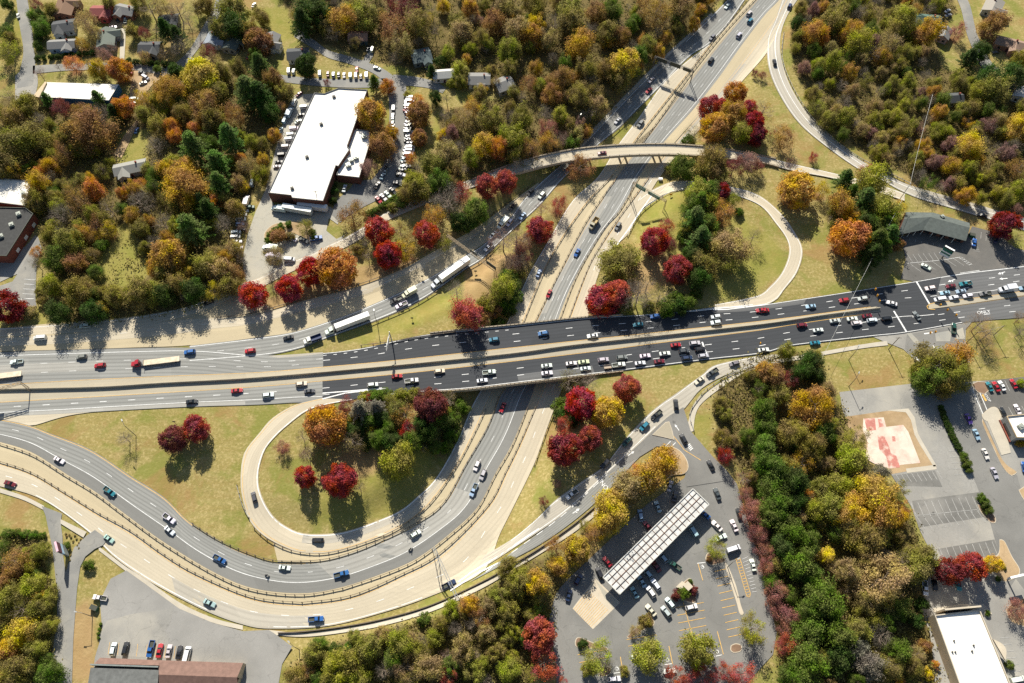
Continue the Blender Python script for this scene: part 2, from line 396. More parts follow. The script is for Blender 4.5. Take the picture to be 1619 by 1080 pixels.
def island(name, pts, top, tile=None, h=.16, round_=True, kw=.3):
    """a kerbed island: kerb prism and a planted or paved top standing inside it"""
    if isinstance(pts, str): pts = PL(pts, tile)
    if round_: pts = [(p.x, p.y) for p in smooth(pts + [pts[0]], n=len(pts) * 5)][:-1]
    W = [plane(*p, 0) for p in pts]; c = sum(W, Vector()) / len(W)
    b = MB(); b.prism([(p.x, p.y) for p in W], 0, h); o = struct(b.build('kerb', M['kerb']))
    In = [p + (c - p).normalized() * min(kw, (c - p).length * .4) for p in W]
    bm = bmesh.new(); f = bm.faces.new([bm.verts.new((p.x, p.y, h + .02)) for p in In]); bmesh.ops.triangulate(bm, faces=[f])
    for f in bm.faces:
        f.normal_update()
        if f.normal.z < 0: f.normal_flip()
    me = bpy.data.meshes.new(name); bm.to_mesh(me); bm.free(); me.materials.append(M[top]); struct(mobj(name, me))
# ------------------------------------------------------------------ ground: one sheet with litter / lush / bare masks
WOODS = {
 'hill': PL('-60,190 20,150 60,170 170,170 215,150 245,125 300,112 345,100 420,118 440,190 418,270 392,320 386,400 382,438 330,478 290,492 120,512 62,490 78,440 62,380 66,300 40,282 -60,300'),
 'north': PL('432,-40 1190,-60 1150,-10 1090,48 1035,95 960,170 905,238 830,262 760,285 700,318 640,330 610,318 636,300 650,250 690,300 705,230 690,190 720,170 830,150 660,120 640,105 600,100 540,80 470,55'),
 'east': PL('1275,-40 1500,-40 1510,20 1480,60 1490,110 1545,120 1640,130 1700,380 1619,335 1560,318 1480,300 1390,255 1330,215 1290,170 1255,110 1252,60'),
 'stream': PL('1140,600 1200,560 1292,560 1300,600 1330,640 1345,690 1372,745 1420,790 1446,830 1455,880 1450,930 1462,970 1490,1090 1500,1140 1225,1140 1238,1000 1215,900 1192,830 1172,750 1140,700 1126,650'),
 'south': PL('470,1052 540,1010 620,995 700,972 780,930 830,890 868,880 895,905 878,960 872,1010 850,1030 830,1140 440,1140'),
 'corner': PL('-60,855 40,845 64,870 80,915 82,970 78,1020 110,1060 100,1140 -60,1140'),
}
LUSH = [PL('10,20 50,15 60,60 20,80'), PL('400,10 480,10 470,60 420,70'), PL('955,190 1030,130 1050,150 960,235'), PL('560,700 640,690 690,730 650,800 560,830 480,830'), PL('985,320 1100,300 1230,380 1240,430 1190,470 1130,470 1060,400 1010,380'),
        PL('180,210 240,200 230,260 190,280'), PL('600,150 618,150 618,190 606,200'), PL('690,170 720,180 710,240 680,220'), PL('150,400 185,355 205,350 225,390 240,420 230,445 190,455 150,448'), PL('30,490 75,480 80,515 36,518'), PL('140,400 240,380 245,430 190,452 138,450'), PL('500,530 780,440 800,480 560,545'), PL('1090,660 1130,650 1122,690 1090,700')]
BARE = [PL('395,480 640,400 690,420 560,470 410,505'), PL('110,960 150,940 150,1080 108,1080'), PL('520,720 620,690 640,720 560,760'), PL('985,420 1060,400 1090,440 1000,470'), PL('690,0 760,0 720,80 690,70'), PL('1180,20 1215,20 1180,110 1120,150'), PL('740,400 830,400 800,470 730,480'), PL('205,110 240,105 230,165 210,170')]
CLEAR2 = PL('186,208 236,204 234,258 205,285 185,280')
CLEARING = PL('150,400 185,355 205,350 225,390 240,420 230,445 190,455 150,448')
def inpoly(x, y, P):
    r = np.zeros(x.shape, bool); n = len(P)
    for i in range(n):
        x1, y1 = P[i]; x2, y2 = P[(i + 1) % n]
        if y1 == y2: continue
        r ^= ((y1 > y) != (y2 > y)) & (x < (x2 - x1) * (y - y1) / (y2 - y1) + x1)
    return r
def fallen(X, Y):
    m = np.zeros(X.shape)
    for x, y, r in MAPLES: m = np.maximum(m, np.clip(1.25 - np.hypot(X - x, Y - y) / (r * 1.05), 0, 1))
    return m
def make_ground():
    st_ = 1.7
    xs = np.concatenate([[-6000, -2000, -900, -520], np.arange(-370, 371, st_), [520, 900, 2000, 6000]])
    ys = np.concatenate([[-3000, -900, -200, -60], np.arange(0, 470, st_), [560, 800, 1600, 4000, 9000]])
    X, Y = np.meshgrid(xs, ys); Z = np.zeros_like(X)
    for P, D, hw, fall, box in TR:
        bd = np.full(X.shape, 1e12); dep = np.zeros_like(X)
        for i in range(len(P) - 1):
            ax, ay = P[i]; bx, by = P[i + 1]; vx, vy = bx - ax, by - ay
            t = np.clip(((X - ax) * vx + (Y - ay) * vy) / (vx * vx + vy * vy), 0, 1)
            d = (X - ax - t * vx) ** 2 + (Y - ay - t * vy) ** 2; k = d < bd
            bd = np.where(k, d, bd); dep = np.where(k, D[i] + (D[i + 1] - D[i]) * t, dep)
        k = np.clip(1 - (np.sqrt(bd) - hw) / fall, 0, 1); k = k * k * (3 - 2 * k); Z = np.minimum(Z, dep * k)
    ny, nx = X.shape
    zc = -Y * st + (Z - HCAM) * ct; yc = Y * ct + (Z - HCAM) * st
    zc = np.minimum(zc, -1); px = PW / 2 + F * X / -zc; py = PH / 2 - F * yc / -zc
    def mask(polys, blur):
        m = np.zeros(X.shape)
        for P in polys: m = np.maximum(m, inpoly(px, py, P).astype(float))
        for _ in range(blur):
            p = np.pad(m, 1, mode='edge'); m = (p[:-2, 1:-1] + p[2:, 1:-1] + p[1:-1, :-2] + p[1:-1, 2:] + p[1:-1, 1:-1]) / 5
        return m
    clr = 1 - mask([CLEARING, CLEAR2], 3)
    me = bpy.data.meshes.new('ground')
    co = np.stack([X, Y, Z - .12], -1).reshape(-1, 3)
    idx = np.arange(nx * ny).reshape(ny, nx); q = np.stack([idx[:-1, :-1], idx[:-1, 1:], idx[1:, 1:], idx[1:, :-1]], -1).reshape(-1, 4)
    me.vertices.add(len(co)); me.vertices.foreach_set('co', co.ravel()); me.loops.add(q.size); me.loops.foreach_set('vertex_index', q.ravel())
    me.polygons.add(len(q)); me.polygons.foreach_set('loop_start', np.arange(0, q.size, 4)); me.polygons.foreach_set('use_smooth', np.ones(len(q), bool))
    me.update(calc_edges=True)
    for nm, polys, bl in (('litter', list(WOODS.values()), 2), ('lush', LUSH, 6), ('bare', BARE, 5), ('fallen', None, 0)):
        a = me.attributes.new(nm, 'FLOAT', 'POINT'); a.data.foreach_set('value', (fallen(X, Y) if polys is None else mask(polys, bl) * (clr if nm == 'litter' else 1)).ravel().astype(np.float32))
    m, t, b = newmat('ground_cover'); P = wpos(t)
    n1 = ramp(t, noise(t, P, .035, 6, .6), .35, .65); n2 = ramp(t, noise(t, P, .25, 5, .6), .3, .7); n3 = ramp(t, noise(t, P, 1.7, 3), .25, .75)
    mp = nd(t, 'ShaderNodeMapping', {0: P, 2: (0, 0, R(28)), 3: (.02, .42, 1)}).outputs[0]
    mow = ramp(t, noise(t, mp, 1.0, 2, .5, .8), .38, .62)
    g = mixc(t, n1, (.20, .185, .048), (.345, .265, .105)); g = mixc(t, math_(t, 'MULTIPLY', n2, .7), g, (.245, .19, .07)); g = mixc(t, math_(t, 'MULTIPLY', mow, .75), g, (.315, .265, .105))
    g = mixc(t, math_(t, 'MULTIPLY', n3, .45), g, (.15, .13, .04)); g = mixc(t, ramp(t, noise(t, P, .5, 5, .7), .56, .75), g, (.35, .28, .125))
    g = mixc(t, ramp(t, noise(t, P, .09, 6, .65), .60, .72), g, (.33, .245, .12))
    gr = noise(t, P, 3.2, 4, .7); g = mixc(t, math_(t, 'MULTIPLY', ramp(t, gr, .42, .68), .6), g, (.12, .11, .03)); g = mixc(t, math_(t, 'MULTIPLY', ramp(t, noise(t, P, .8, 5, .75), .50, .66), .75), g, (.41, .33, .16)); g = mixc(t, math_(t, 'MULTIPLY', ramp(t, noise(t, P, .06, 5, .6, .4), .50, .60), .65), g, (.145, .165, .032)); g = mixc(t, math_(t, 'MULTIPLY', ramp(t, noise(t, P, .045, 5, .65, .6), .53, .64), .65), g, (.25, .155, .065))
    at_ = lambda k: nd(t, 'ShaderNodeAttribute', attribute_name=k).outputs['Fac']
    wob = math_(t, 'MULTIPLY', math_(t, 'SUBTRACT', noise(t, P, .12, 5), .5), .9)
    def f(k): return ramp(t, math_(t, 'ADD', at_(k), wob), .3, .7)
    lush = mixc(t, n2, (.17, .18, .035), (.245, .22, .055)); g = mixc(t, math_(t, 'MULTIPLY', f('lush'), .6), g, lush)
    bare = mixc(t, n2, (.27, .175, .085), (.34, .235, .12)); g = mixc(t, math_(t, 'MULTIPLY', f('bare'), .8), g, bare)
    fl_ = ramp(t, math_(t, 'ADD', at_('fallen'), math_(t, 'MULTIPLY', math_(t, 'SUBTRACT', noise(t, P, .6, 5), .5), 1.1)), .35, .95); g = mixc(t, math_(t, 'MULTIPLY', fl_, .75), g, mixc(t, n3, (.15, .085, .045), (.22, .075, .045)))
    lit = mixc(t, n2, (.09, .068, .032), (.17, .12, .055)); lit = mixc(t, math_(t, 'MULTIPLY', n3, .6), lit, (.12, .11, .035)); g = mixc(t, f('litter'), g, lit)
    t.links.new(g, b.inputs['Base Color']); b.inputs['Roughness'].default_value = .95; b.inputs['Specular IOR Level'].default_value = .05
    bp = nd(t, 'ShaderNodeBump', {0: .5, 1: .25, 'Height': noise(t, P, 1.1, 4)}); t.links.new(bp.outputs[0], b.inputs['Normal'])
    me.materials.append(m); struct(mobj('ground', me))
# ------------------------------------------------------------------ the wide road (flat, on the bridge)
UT = PL('-70,563 0,557 104,553.5 200,551 300,550 380,557 423,562 511,558.5 581,549.5 659,531.5 737,522.5 810,515.5 870,509 935,502.5 1059,495 1127,486 1184,484 1226,479 1342,461.5 1449,444.5 1519,432 1619,420 1700,408')
UB = PL('-70,613 0,609.5 130,602 259,596 410,589.5 504,581.5 620,571 810,550.5 1007,529.5 1210,507.5 1381,485.5 1425,481.5 1480,479.5 1619,461 1700,449')
LT = PL('-70,641 0,636 207,624 410,611 510,602 659,588 810,571 955,553.5 1033,543 1210,520.5 1260,512 1392,493 1440,489.5 1475,488.5 1619,467.5 1700,455')
LB = PL('-70,664 0,659 104,654 207,648 311,643 410,640 460,637 511,636.5 568,630 659,621 737,615.5 810,607 883,598.5 981,587 1124,569 1204,560 1252,547.5 1381,532.5 1433,527 1537,509 1619,502 1700,491')
ZR = .14
strip('road', cutx(UT, -69, 511), cutx(UB, -69, 511), 'asphalt', ZR, True, 'uw'); strip('road', cutx(UT, 511, 1488), cutx(UB, 511, 1478), 'dark', ZR, True, 'ud'); strip('road', cutx(UT, 1488, 1699), cutx(UB, 1478, 1699), 'mid', ZR, True, 'ue')
strip('road', cutx(LT, -69, 510), cutx(LB, -69, 510), 'asphalt', ZR, True, 'lw'); strip('road', cutx(LT, 510, 1500), cutx(LB, 510, 1522), 'dark', ZR, True, 'ld'); strip('road', cutx(LT, 1500, 1699), cutx(LB, 1522, 1699), 'mid', ZR, True, 'le')
strip('road_median', cutx(UB, -69, 1386), cutx(LT, -69, 1392), 'median', ZR + .015, True, 'med'); strip('road_median', cutx(UB, 1386, 1468), cutx(LT, 1392, 1468), 'dark', ZR - .01, True, 'medx')
strip('road_median', cutx(UB, 1468, 1699), cutx(LT, 1468, 1699), 'median', ZR + .16, True, 'mede')
for k in ('uw', 'ud', 'ue'): mark(k, .985, 'yellow', wd=.2, t1=.895 if k == 'ud' else 1)
for k in ('lw', 'ld', 'le'): mark(k, .015, 'yellow', wd=.2, t1=.87 if k == 'ld' else 1)
D_ = (3, 9)
for f in (.40, .68): mark('uw', f, 'white', D_, .16)
mark('uw', .12, 'white', t1=.8)
mark('ud', .03, 'white'); mark('ud', .17, 'white', (1.5, 3), t1=.3); mark('ud', .52, 'white', D_, t1=.3); mark('ud', .38, 'white', D_, t0=.3); mark('ud', .72, 'white', D_, t0=.3)
mark('ue', .04, 'white', wd=.3)
for f in (.33, .58): mark('ue', f, 'white', D_)
mark('ue', .8, 'white', t1=.7)
mark('lw', .36, 'white', D_); mark('lw', .72, 'white', wd=.2)
mark('ld', .35, 'white', D_); mark('ld', .66, 'white', D_); mark('ld', .95, 'white', t0=.1); mark('ld', .30, 'white', t0=.86, t1=.97)
for f in (.36, .68): mark('le', f, 'white', D_)
# stop lines
for a, b in (((1449, 446), (1470, 482)), ((1413, 492), (1433, 525)), ((1110, 541), (1119, 566))): line([a, b], 'white', .7, ZR + .025)
# ------------------------------------------------------------------ pale aprons and shoulders first, then lanes
W = strip
W('road_shoulder', '-70,520 0,519 65,513 130,508 207,501 285,488 330,474 360,462 376,455', '-70,562 0,556 104,553 200,550 300,546 400,533 465,524 480,518', 'tan', .07)
W('road_shoulder', '330,505 400,497 478,476 566,453 633,427 685,398 750,362 810,318 852,288', '300,548 400,534.5 465,525 530,505 581,485 633,462 685,436 737,403.5 784,372 850,320', 'tan', .075)
W('road', '-70,535 0,534 104,529 207,516 285,506 344,503 400,500 478,478 566,455 633,429 685,400 750,364 800,328', '-70,548 0,547 104,543 207,535 285,527 344,519 400,512 478,492 566,469 633,444 685,416 745,378 800,335', 'concrete', .10, key='fr2')
W('road', '-70,519 0,519 65,515 130,510 207,502 285,488 337,470 376,451 413,438 452,417 491,403 517,389 545,376 576,358 607,338 640,322 700,298 760,279 800,266', '-70,533 0,532 65,529 130,525 207,518 285,502 337,485 376,467 413,454 452,434 491,417 517,404 545,392 576,374 607,352 640,337 700,313 760,292 815,274', 'concrete', .11, key='front')
W('road', '300,547 400,535 465,525 530,505 581,485 633,462 685,436 737,403.5 763,388 800,355 826,318 860,284 898,252 914,237 981,166 1049,97 1093,56 1124,26 1160,-10 1190,-40', '300,572 420,562 478,550 511,537 581,512 646,485 693,457 737,425.5 763,409 795,378 850,328 878,296 905,268 942,232 981,200 1044,137 1090,90 1121,70 1150,40 1178,0 1210,-40', 'asphalt', .13, key='slip', m=6)
W('road_shoulder', '905,238 981,158 1049,90 1093,50 1124,20', '920,232 987,166 1055,97 1099,56 1130,26', 'concgrey', .11)
W('road_median', '1000,228 1041,176 1080,127 1124,70 1184,0 1215,-40', '1015,228 1055,175 1098,118 1145,60 1198,0 1228,-40', 'tan', .12, key='ms1')
W('road', '800,515 834,438.5 865,384 904,319 945,280 976,231 1010,186 1050,130 1085,98 1121,71', '826,513 860,431 891,374 930,319 971,275 1000,229 1041,176 1080,127 1105,96 1124,71', 'concrete', .14, key='cl1')
W('road_median', '826,513 860,431 891,374 930,319 971,275 1000,229', '846,511 883,436 924,361 976,278 1015,229 1040,196', 'tan', .12, key='ms2')
W('road', '846,511 883,436 924,361 976,278 1015,228 1055,176 1098,118 1145,60 1196,0 1228,-40', '882,506 904,451 945,379 981,332 1013,275 1049,226 1098,171 1137,122 1176,67 1210,23 1232,0 1262,-40', 'asphalt', .135, key='hwn', m=6)
W('road_median', '880,506 904,451 945,379 981,332 1013,275 1049,226 1098,171 1137,122 1176,67 1210,23 1232,0 1262,-40', '899,504 930,423 952,384 976,348 1026,278 1068,224 1118,168 1160,116 1200,64 1230,22 1243,0 1272,-40', 'tan', .12, key='ms3')
W('road', '899,504 930,423 952,384 976,348 1026,278 1066,228 1116,170 1158,118 1196,68 1228,24 1243,0 1266,-40', '930,500 944,440 966,394 992,371 1018,322 1044,279 1078,236 1132,176 1172,130 1212,84 1236,40 1255,0 1280,-40', 'concrete', .14, key='cl2')
W('road', '1236,0 1225,34 1213,65 1215.6,109 1234,153 1265,197 1311.5,236 1358,268 1392,284 1420,300 1455,315 1500,328 1545,342 1576,350 1640,372', '1262,-2 1244,26 1234,57 1235,91 1249,135 1278,181 1317,220 1379,265 1407,279 1433,291 1485,307 1537,321 1576,333 1619,345 1690,362', 'concgrey', .145, key='ner')
W('road', '1013,312 1026,303 1052,291 1075,286 1111,288 1158,296 1200,309 1234,337 1257,368.5 1269,397 1260,431 1239,459 1226,475 1200,484 1130,489', '992,371 1007,340 1026,322 1054,306 1090,300 1120,299 1153,306 1200,324 1226,353 1244,379 1247,402 1236,431 1216,454 1196,468 1130,482', 'concrete', .15, key='nel')
# south side
W('road', '805,513 785,560 768,602 745,644 724,695 690,755 659,786 633,807 600,822 555,838 520,844 478,843 452,832 434,818 421,799 413,781 409,765 409,747 413,728 421,708 436,690 452,675 485,650 515,640 560,632', '826,513 808,555 788,602 768,646 735,715 711,755 677,800 655,820 633,834 581,857 550,868 517,875 490,875 465,871 426,853 400,831 388,805 381,773 381,747 383,728 389,711 410,685 430,662 465,641 509,630', 'concrete', .15, key='swl', m=5)
W('road_median', '826,513 808,555 788,602 768,646 735,715 711,755 677,800 633,834 581,857 517,875 465,871 432,858', '846,511 824,560 808,600 789,626 771,675 737,734 701,797 659,828 607,854 555,875 504,888 439,888', 'tan', .12, key='ms4')
W('road', '846,511 824,560 808,600 789,626 771,675 737,734 701,797 659,828 607,854 555,875 504,888 439,889 400,879 350,857 298,824 259,786 207,753 143,711 78,685 47,673 0,663 -70,655', '882,506 866,560 850,600 835,640 810,701 784,747 755,802 711,844 659,883 607,906 542,928 478,938 400,930 337,904 259,857 197,812 150,777 104,749 52,716 0,699 -70,684', 'asphalt', .135, key='hws', m=6)
W('road_median', '880,506 866,560 850,600 835,640 810,701 784,747 755,802 711,844 659,883 607,906 542,928 478,938 400,930 337,904 259,857 197,812 150,777 104,749 52,716 0,699 -70,684', '899,504 880,556 862,605 844,648 822,702 800,747 772,800 698,875 633,911 555,944 478,955 400,946 311,909 259,878 207,841 156,813 104,781 52,750 0,732 -70,715', 'tan', .12, key='ms5')
W('road', '899,504 880,556 862,605 844,648 822,702 800,747 772,800 698,875 633,911 555,944 478,955 400,946 311,909 259,878 207,841 156,813 104,781 52,750 0,732 -70,715', '930,500 912,556 896,600 883,628 862,685 844,735 810,805 790,845 763,904 685,941 607,968 517,990 426,994 386,988 337,971 283,945 228,914 180,880 140,841 67,790 0,769 -70,755', 'concrete', .15, key='scr', m=6)
W('road', '763,880 810,852 849,820 878,791 917,763 955,737 975,712 997,684 1033,648 1072,620 1111,592 1132,577 1204,562', '700,936 763,898 810,868 888,815 955,753 1015,698 1059,657 1080,648 1092,634 1111,613 1150,592 1210,573 1240,560', 'concgrey', .16, key='rp')
W('road', '770,903 810,873 888,815 955,753 1015,698 1059,657 1076,646', '740,922 800,890 852,862 904,826 955,782 1012,722 1038,706 1080,702', 'asphalt', .155, key='rt', m=2)
sheet('road', '955,753 1015,698 1059,657 1080,644 1086,662 1092,682 1124,719 1150,760 1085,770 1083,735 1079,718 1060,707 1038,706 1012,722', 'lot', .19)
W('road_shoulder', '0,657 47,655 104,650 180,645 250,641', '0,664 47,673 60,671 110,657 180,648 250,643', 'concrete', .125)
W('road_shoulder', '423,563 470,560 511,557', '440,566 480,563 511,559', 'concgrey', .15, True)
# worn second surfaces
between('hws', .68, 1, 'shoulder', .008); between('hws', .0, .66, 'slabs', .008, .27, .47); between('hwn', .0, .34, 'slabs', .008, .02, .3); between('swl', .1, .5, 'concgrey', .008, .2, .62); between('slip', .0, .48, 'shoulder', .008, .55, 1); between('uw', .4, .7, 'slabs', .006, .1, .42); between('lw', .72, 1, 'slabs', .006, .2, .8); between('ud', 0, .3, 'mid', .006, .62, .78); between('ld', .62, .95, 'mid', .006, .3, .42); between('scr', .5, 1, 'concgrey', .008, .52, .7); between('cl2', .0, .45, 'concgrey', .008, .3, .7)
# lane paint
mark('slip', .93, 'white'); mark('slip', .06, 'white'); mark('slip', .5, 'white', D_, .15)
mark('fr2', .5, 'white', D_, .12); mark('front', .12, 'white', wd=.2)
mark('cl1', .06, 'white', wd=.2); mark('cl1', .93, 'yellow', wd=.18)
for f in (.32, .6): mark('hwn', f, 'white', (2.5, 10), .12)
mark('hwn', .04, 'yellow', wd=.14); mark('hwn', .86, 'white', wd=.2)
mark('cl2', .1, 'yellow', wd=.18); mark('cl2', .5, 'white', D_, t0=.1, t1=.5)
mark('ner', .62, 'white', wd=.28); mark('ner', .1, 'white', wd=.2); mark('nel', .9, 'white', wd=.2); mark('nel', .08, 'white', wd=.2)
mark('swl', .08, 'white', wd=.32); mark('swl', .9, 'yellow', wd=.18)
for f in (.34,): mark('hws', f, 'white', D_, .16)
mark('hws', .66, 'white', wd=.2); mark('hws', .04, 'yellow')
mark('scr', .5, 'white', D_, .2); mark('scr', .07, 'yellow', wd=.18); mark('scr', .94, 'white', t0=.3, t1=.9)
mark('rp', .9, 'white', t0=.1, t1=.62); mark('rp', .1, 'white', wd=.2); mark('rt', .06, 'white', (2.5, 4))
line('712,930 745,905 800,872 852,836', 'white', .5, .2, False)
line('712,934 752,908 800,884', 'white', .5, .2, False)
line('966,400 992,365 1012,335 1030,310', 'white', .5, .2, False)
line('1127,490 1150,489.5 1210,482', 'white', .5, .2); line('1022,498 1100,492 1190,482', 'white', .4, .2)
line('510,622 560,618 604,614', 'white', .5, .2); line('510,631 545,622 604,615', 'white', .5, .2)
# ------------------------------------------------------------------ flyover deck
FU = PL('740,288 800,264.5 852,249 914,237 981,231 1046,229.5 1098,232 1145,237 1210,249 1265,262 1330,277 1392,293 1430,306')
FL = PL('745,297 821,273.6 878,259 930,251.5 994,246 1059,245 1111,247.6 1163,253 1210,259 1252,270 1324,284 1392,305 1430,318')
strip('road', FU, FL, 'concrete', .16, True, 'fly', zb=.25); mark('fly', .1, 'white', wd=.2); mark('fly', .88, 'white', wd=.2)
def sweep(mb, pts, wd, z0, z1, m=0):
    """an upright wall of the given thickness along a world polyline; z0, z1 are heights over each point's z"""
    n = len(pts); off = []
    for i in range(n):
        d = pts[min(i + 1, n - 1)] - pts[max(i - 1, 0)]; d.z = 0; d.normalize(); off.append(Vector((-d.y, d.x, 0)) * wd / 2)
    for i in range(n - 1):
        a, b = pts[i], pts[i + 1]; u, v = off[i], off[i + 1]; A0, A1, B0, B1 = a - u, a + u, b - u, b + u; B0 = b - v; B1 = b + v
        lo, hi = Vector((0, 0, z0)), Vector((0, 0, z1))
        mb.face([A0 + lo, B0 + lo, B0 + hi, A0 + hi], m); mb.face([B1 + lo, A1 + lo, A1 + hi, B1 + hi], m); mb.face([A0 + hi, B0 + hi, B1 + hi, A1 + hi], m)
        mb.face([A0 + lo, A1 + lo, B1 + lo, B0 + lo], m)
    for i in (0, -1): a, u = pts[i], off[i]; mb.face([a - u + Vector((0, 0, z0)), a + u + Vector((0, 0, z0)), a + u + Vector((0, 0, z1)), a - u + Vector((0, 0, z1))], m)
def deck(root, key, t0, t1, zt, th, ext=.25):
    L, Q, *_ = S[key]; n = len(L); b = MB(); rows = []
    for i in range(int(n * t0), int(n * t1)):
        d = (Q[i] - L[i]).normalized() * ext; rows.append((L[i] - d, Q[i] + d))
    for (a, c), (a2, c2) in zip(rows, rows[1:]):
        P = lambda p, z: (p.x, p.y, z)
        b.face([P(a, zt), P(a2, zt), P(c2, zt), P(c, zt)]); b.face([P(a, zt - th), P(c, zt - th), P(c2, zt - th), P(a2, zt - th)])
        b.face([P(a, zt - th), P(a2, zt - th), P(a2, zt), P(a, zt)]); b.face([P(c, zt), P(c2, zt), P(c2, zt - th), P(c, zt - th)])
    return b.build('deck', M['conwall'], root), rows
fo = thing('flyover_bridge', 'narrow curved concrete flyover crossing the sunken highway', 'bridge', at(990, 238, 0, True))
fo.location = (0, 0, 0)
dk, rows = deck(fo, 'fly', .02, .72, .38, 1.1)
for side, e in ((0, .1), (1, -.1)):
    b = MB(); pts = [Vector((r[side].x, r[side].y, .38)) for r in rows]; sweep(b, pts, .3, 0, .75); pr = b.build('parapet', M['conwall'], fo)
    for i in range(0, len(pts), 2):
        p = pts[i]; q = MB(); q.box(p.x - .14, p.x + .14, p.y - .14, p.y + .14, p.z + .75, p.z + 1.05); q.build('rail_post', M['rust'], pr) if i < 120 else None
    b = MB(); sweep(b, pts, .14, 1.05, 1.2); b.build('rail', M['rust'], fo)
for x, y in ((976, 249), (986, 249), (1030, 249), (1040, 249), (930, 255), (1100, 250)):
    p = at(x, y - 6); b = MB(); b.bar((p.x, p.y, zf(p.x, p.y) - .3), (p.x, p.y, -.9), .55, 10); b.build('pier', M['conwall'], fo)
# ------------------------------------------------------------------ wide bridge
br = thing('road_bridge', 'wide multi-lane bridge carrying the dark road over the sunken highway', 'bridge')
x0, x1 = 680, 985
U, Lw = cutx(UT, x0, x1), cutx(LB, x0, x1)
A = [plane(*p, 0) for p in U]; B_ = [plane(*p, 0) for p in Lw]
A = smooth([tuple(p) for p in A], n=24); B_ = smooth([tuple(p) for p in B_], n=24); b = MB()
for i in range(23):
    P = lambda p, z, e=0: (p.x, p.y + e, z)
    a, a2, c, c2 = A[i], A[i + 1], B_[i], B_[i + 1]
    b.face([P(a, .11, .5), P(c, .11, -.5), P(c2, .11, -.5), P(a2, .11, .5)]); b.face([P(a, -1.3, .5), P(a2, -1.3, .5), P(c2, -1.3, -.5), P(c, -1.3, -.5)])
    b.face([P(a, -1.3, .5), P(a, .11, .5), P(a2, .11, .5), P(a2, -1.3, .5)]); b.face([P(c, -1.3, -.5), P(c2, -1.3, -.5), P(c2, .11, -.5), P(c, .11, -.5)])
b.build('deck', M['conwall'], br)
for pts, s in ((A, .35), (B_, -.35)):
    q = [Vector((p.x, p.y + s, .11)) for p in pts]; b = MB(); sweep(b, q, .45, 0, .8); pr = b.build('parapet', M['conwall'], br)
    b = MB(); sweep(b, q, .14, 1.0, 1.15); b.build('rail', M['rust'], br)
    for i in range(len(q) - 1):
        for k in (0, .5):
            p = q[i].lerp(q[i + 1], k); c = MB(); c.box(p.x - .13, p.x + .13, p.y - .13, p.y + .13, .91, 1.1); c.build('rail_post', M['rust'], pr)
for x, y0, y1 in ((812, 516, 600), (868, 512, 596), (758, 522, 610)):
    for k in range(5):
        y = y0 + (y1 - y0) * (k + .5) / 5; p = plane(x + (516 - y) * .42 + 20, y, 0); b = MB(); g = zf(p.x, p.y)
        if g < -3: b.bar((p.x, p.y, g - .3), (p.x, p.y, -1.25), .5, 10); b.build('pier', M['conwall'], br)
# ------------------------------------------------------------------ barriers and rails
def run(px, flat=False, step=2.5, z=.12):
    W = [at(*p, 0, flat) for p in (PL(px) if isinstance(px, str) else px)]; W = smooth([tuple(p) for p in W], step=step)
    for p in W: p.z = z + (0 if flat else zf(p.x, p.y))
    return W
POST = None
def rail(px, label, group='low steel rails beside the lanes', mat='rust', step=3.6, flat=False, h=.78):
    global POST
    W = run(px, flat); o = thing('guardrail', label, 'guard rail', (0, 0, 0), 0, group)
    b = MB(); sweep(b, [p - Vector((0, 0, .0)) for p in W], .12, h - .34, h); b.build('rail', M[mat], o)
    if POST is None: c = MB(); c.box(-.13, .13, -.2, .2, -.3, .84); POST = c.mesh('post', M['rust'])
    for p in smooth([tuple(p) for p in W], step=max(step, sum((W[i] - W[i + 1]).length for i in range(len(W) - 1)) / 96), sub=2):
        q = mobj('post', POST, o); q.location = p
rail('1184,-2 1124,70 1080,127 1041,176 1002,226', 'rusty rail on the pale lane edge, north of the flyover')
rail('1195,-2 1141,57 1092,118 1052,175 1016,226', 'rusty rail on the grey highway edge, north of the flyover')
rail('968,279 930,319 891,374 860,431 828,509', 'rusty rail between pale lane and tan strip, flyover to wide bridge')
rail('975,281 926,352 880,440 846,508', 'rusty rail along the highway, opposite side of the tan strip')
rail('1010,281 981,332 955,362 914,432 886,503', 'rusty rail on the highway edge facing the upper loop')
rail('1025,282 976,348 952,384 930,423 900,501', 'rusty rail along the pale exit lane facing the upper loop')
rail('0,702 52,720 104,752 150,780 197,815 259,860 337,907 400,933 478,941 542,931', 'rusty rail sweeping along the grey curve, upper of two', mat='rust')
rail('542,931 607,909 659,886 711,847 755,805 784,750 810,705 834,645', 'rusty rail climbing from the curve toward the wide bridge, upper of two')
rail('0,730 52,748 104,779 156,811 207,839 259,876 311,907 400,944 478,953', 'rusty rail sweeping along the pale curve, lower of two')
rail('478,953 555,942 633,909 698,873 772,798 800,745 822,700 846,645', 'rusty rail climbing beside the pale road toward the wide bridge, lower of two')
rail('789,628 771,675 737,734 701,796 659,827 607,853 555,874 504,886 439,887 400,877 345,853 305,828', 'rusty rail on the grey curve below the lower loop')
rail('768,648 735,715 711,755 677,800 633,834 581,857 517,875 465,872 426,855 402,834', 'rusty rail round the outside of the lower loop')
rail('884,630 862,687 845,736', 'short rusty rail below the bridge beside the deep crimson tree')
rail('1239,52 1236,91 1251,135 1281,184 1319,222 1356,249 1384,264 1440,292', 'pale rail beside the outer ramp at the wood edge', mat='galv')
rail('344,503 400,496 478,474 566,451 633,425 685,396 750,360 810,317 845,290', 'dark rail below the row of crimson trees', step=5)
rail('906,240 971,166 1054,86 1111,33', 'dark rail along the highway verge below the north wood', step=5)
rail('581,515 646,488 693,460 737,428 763,412 790,386', 'dark rail on the inner edge of the slip road', step=5)
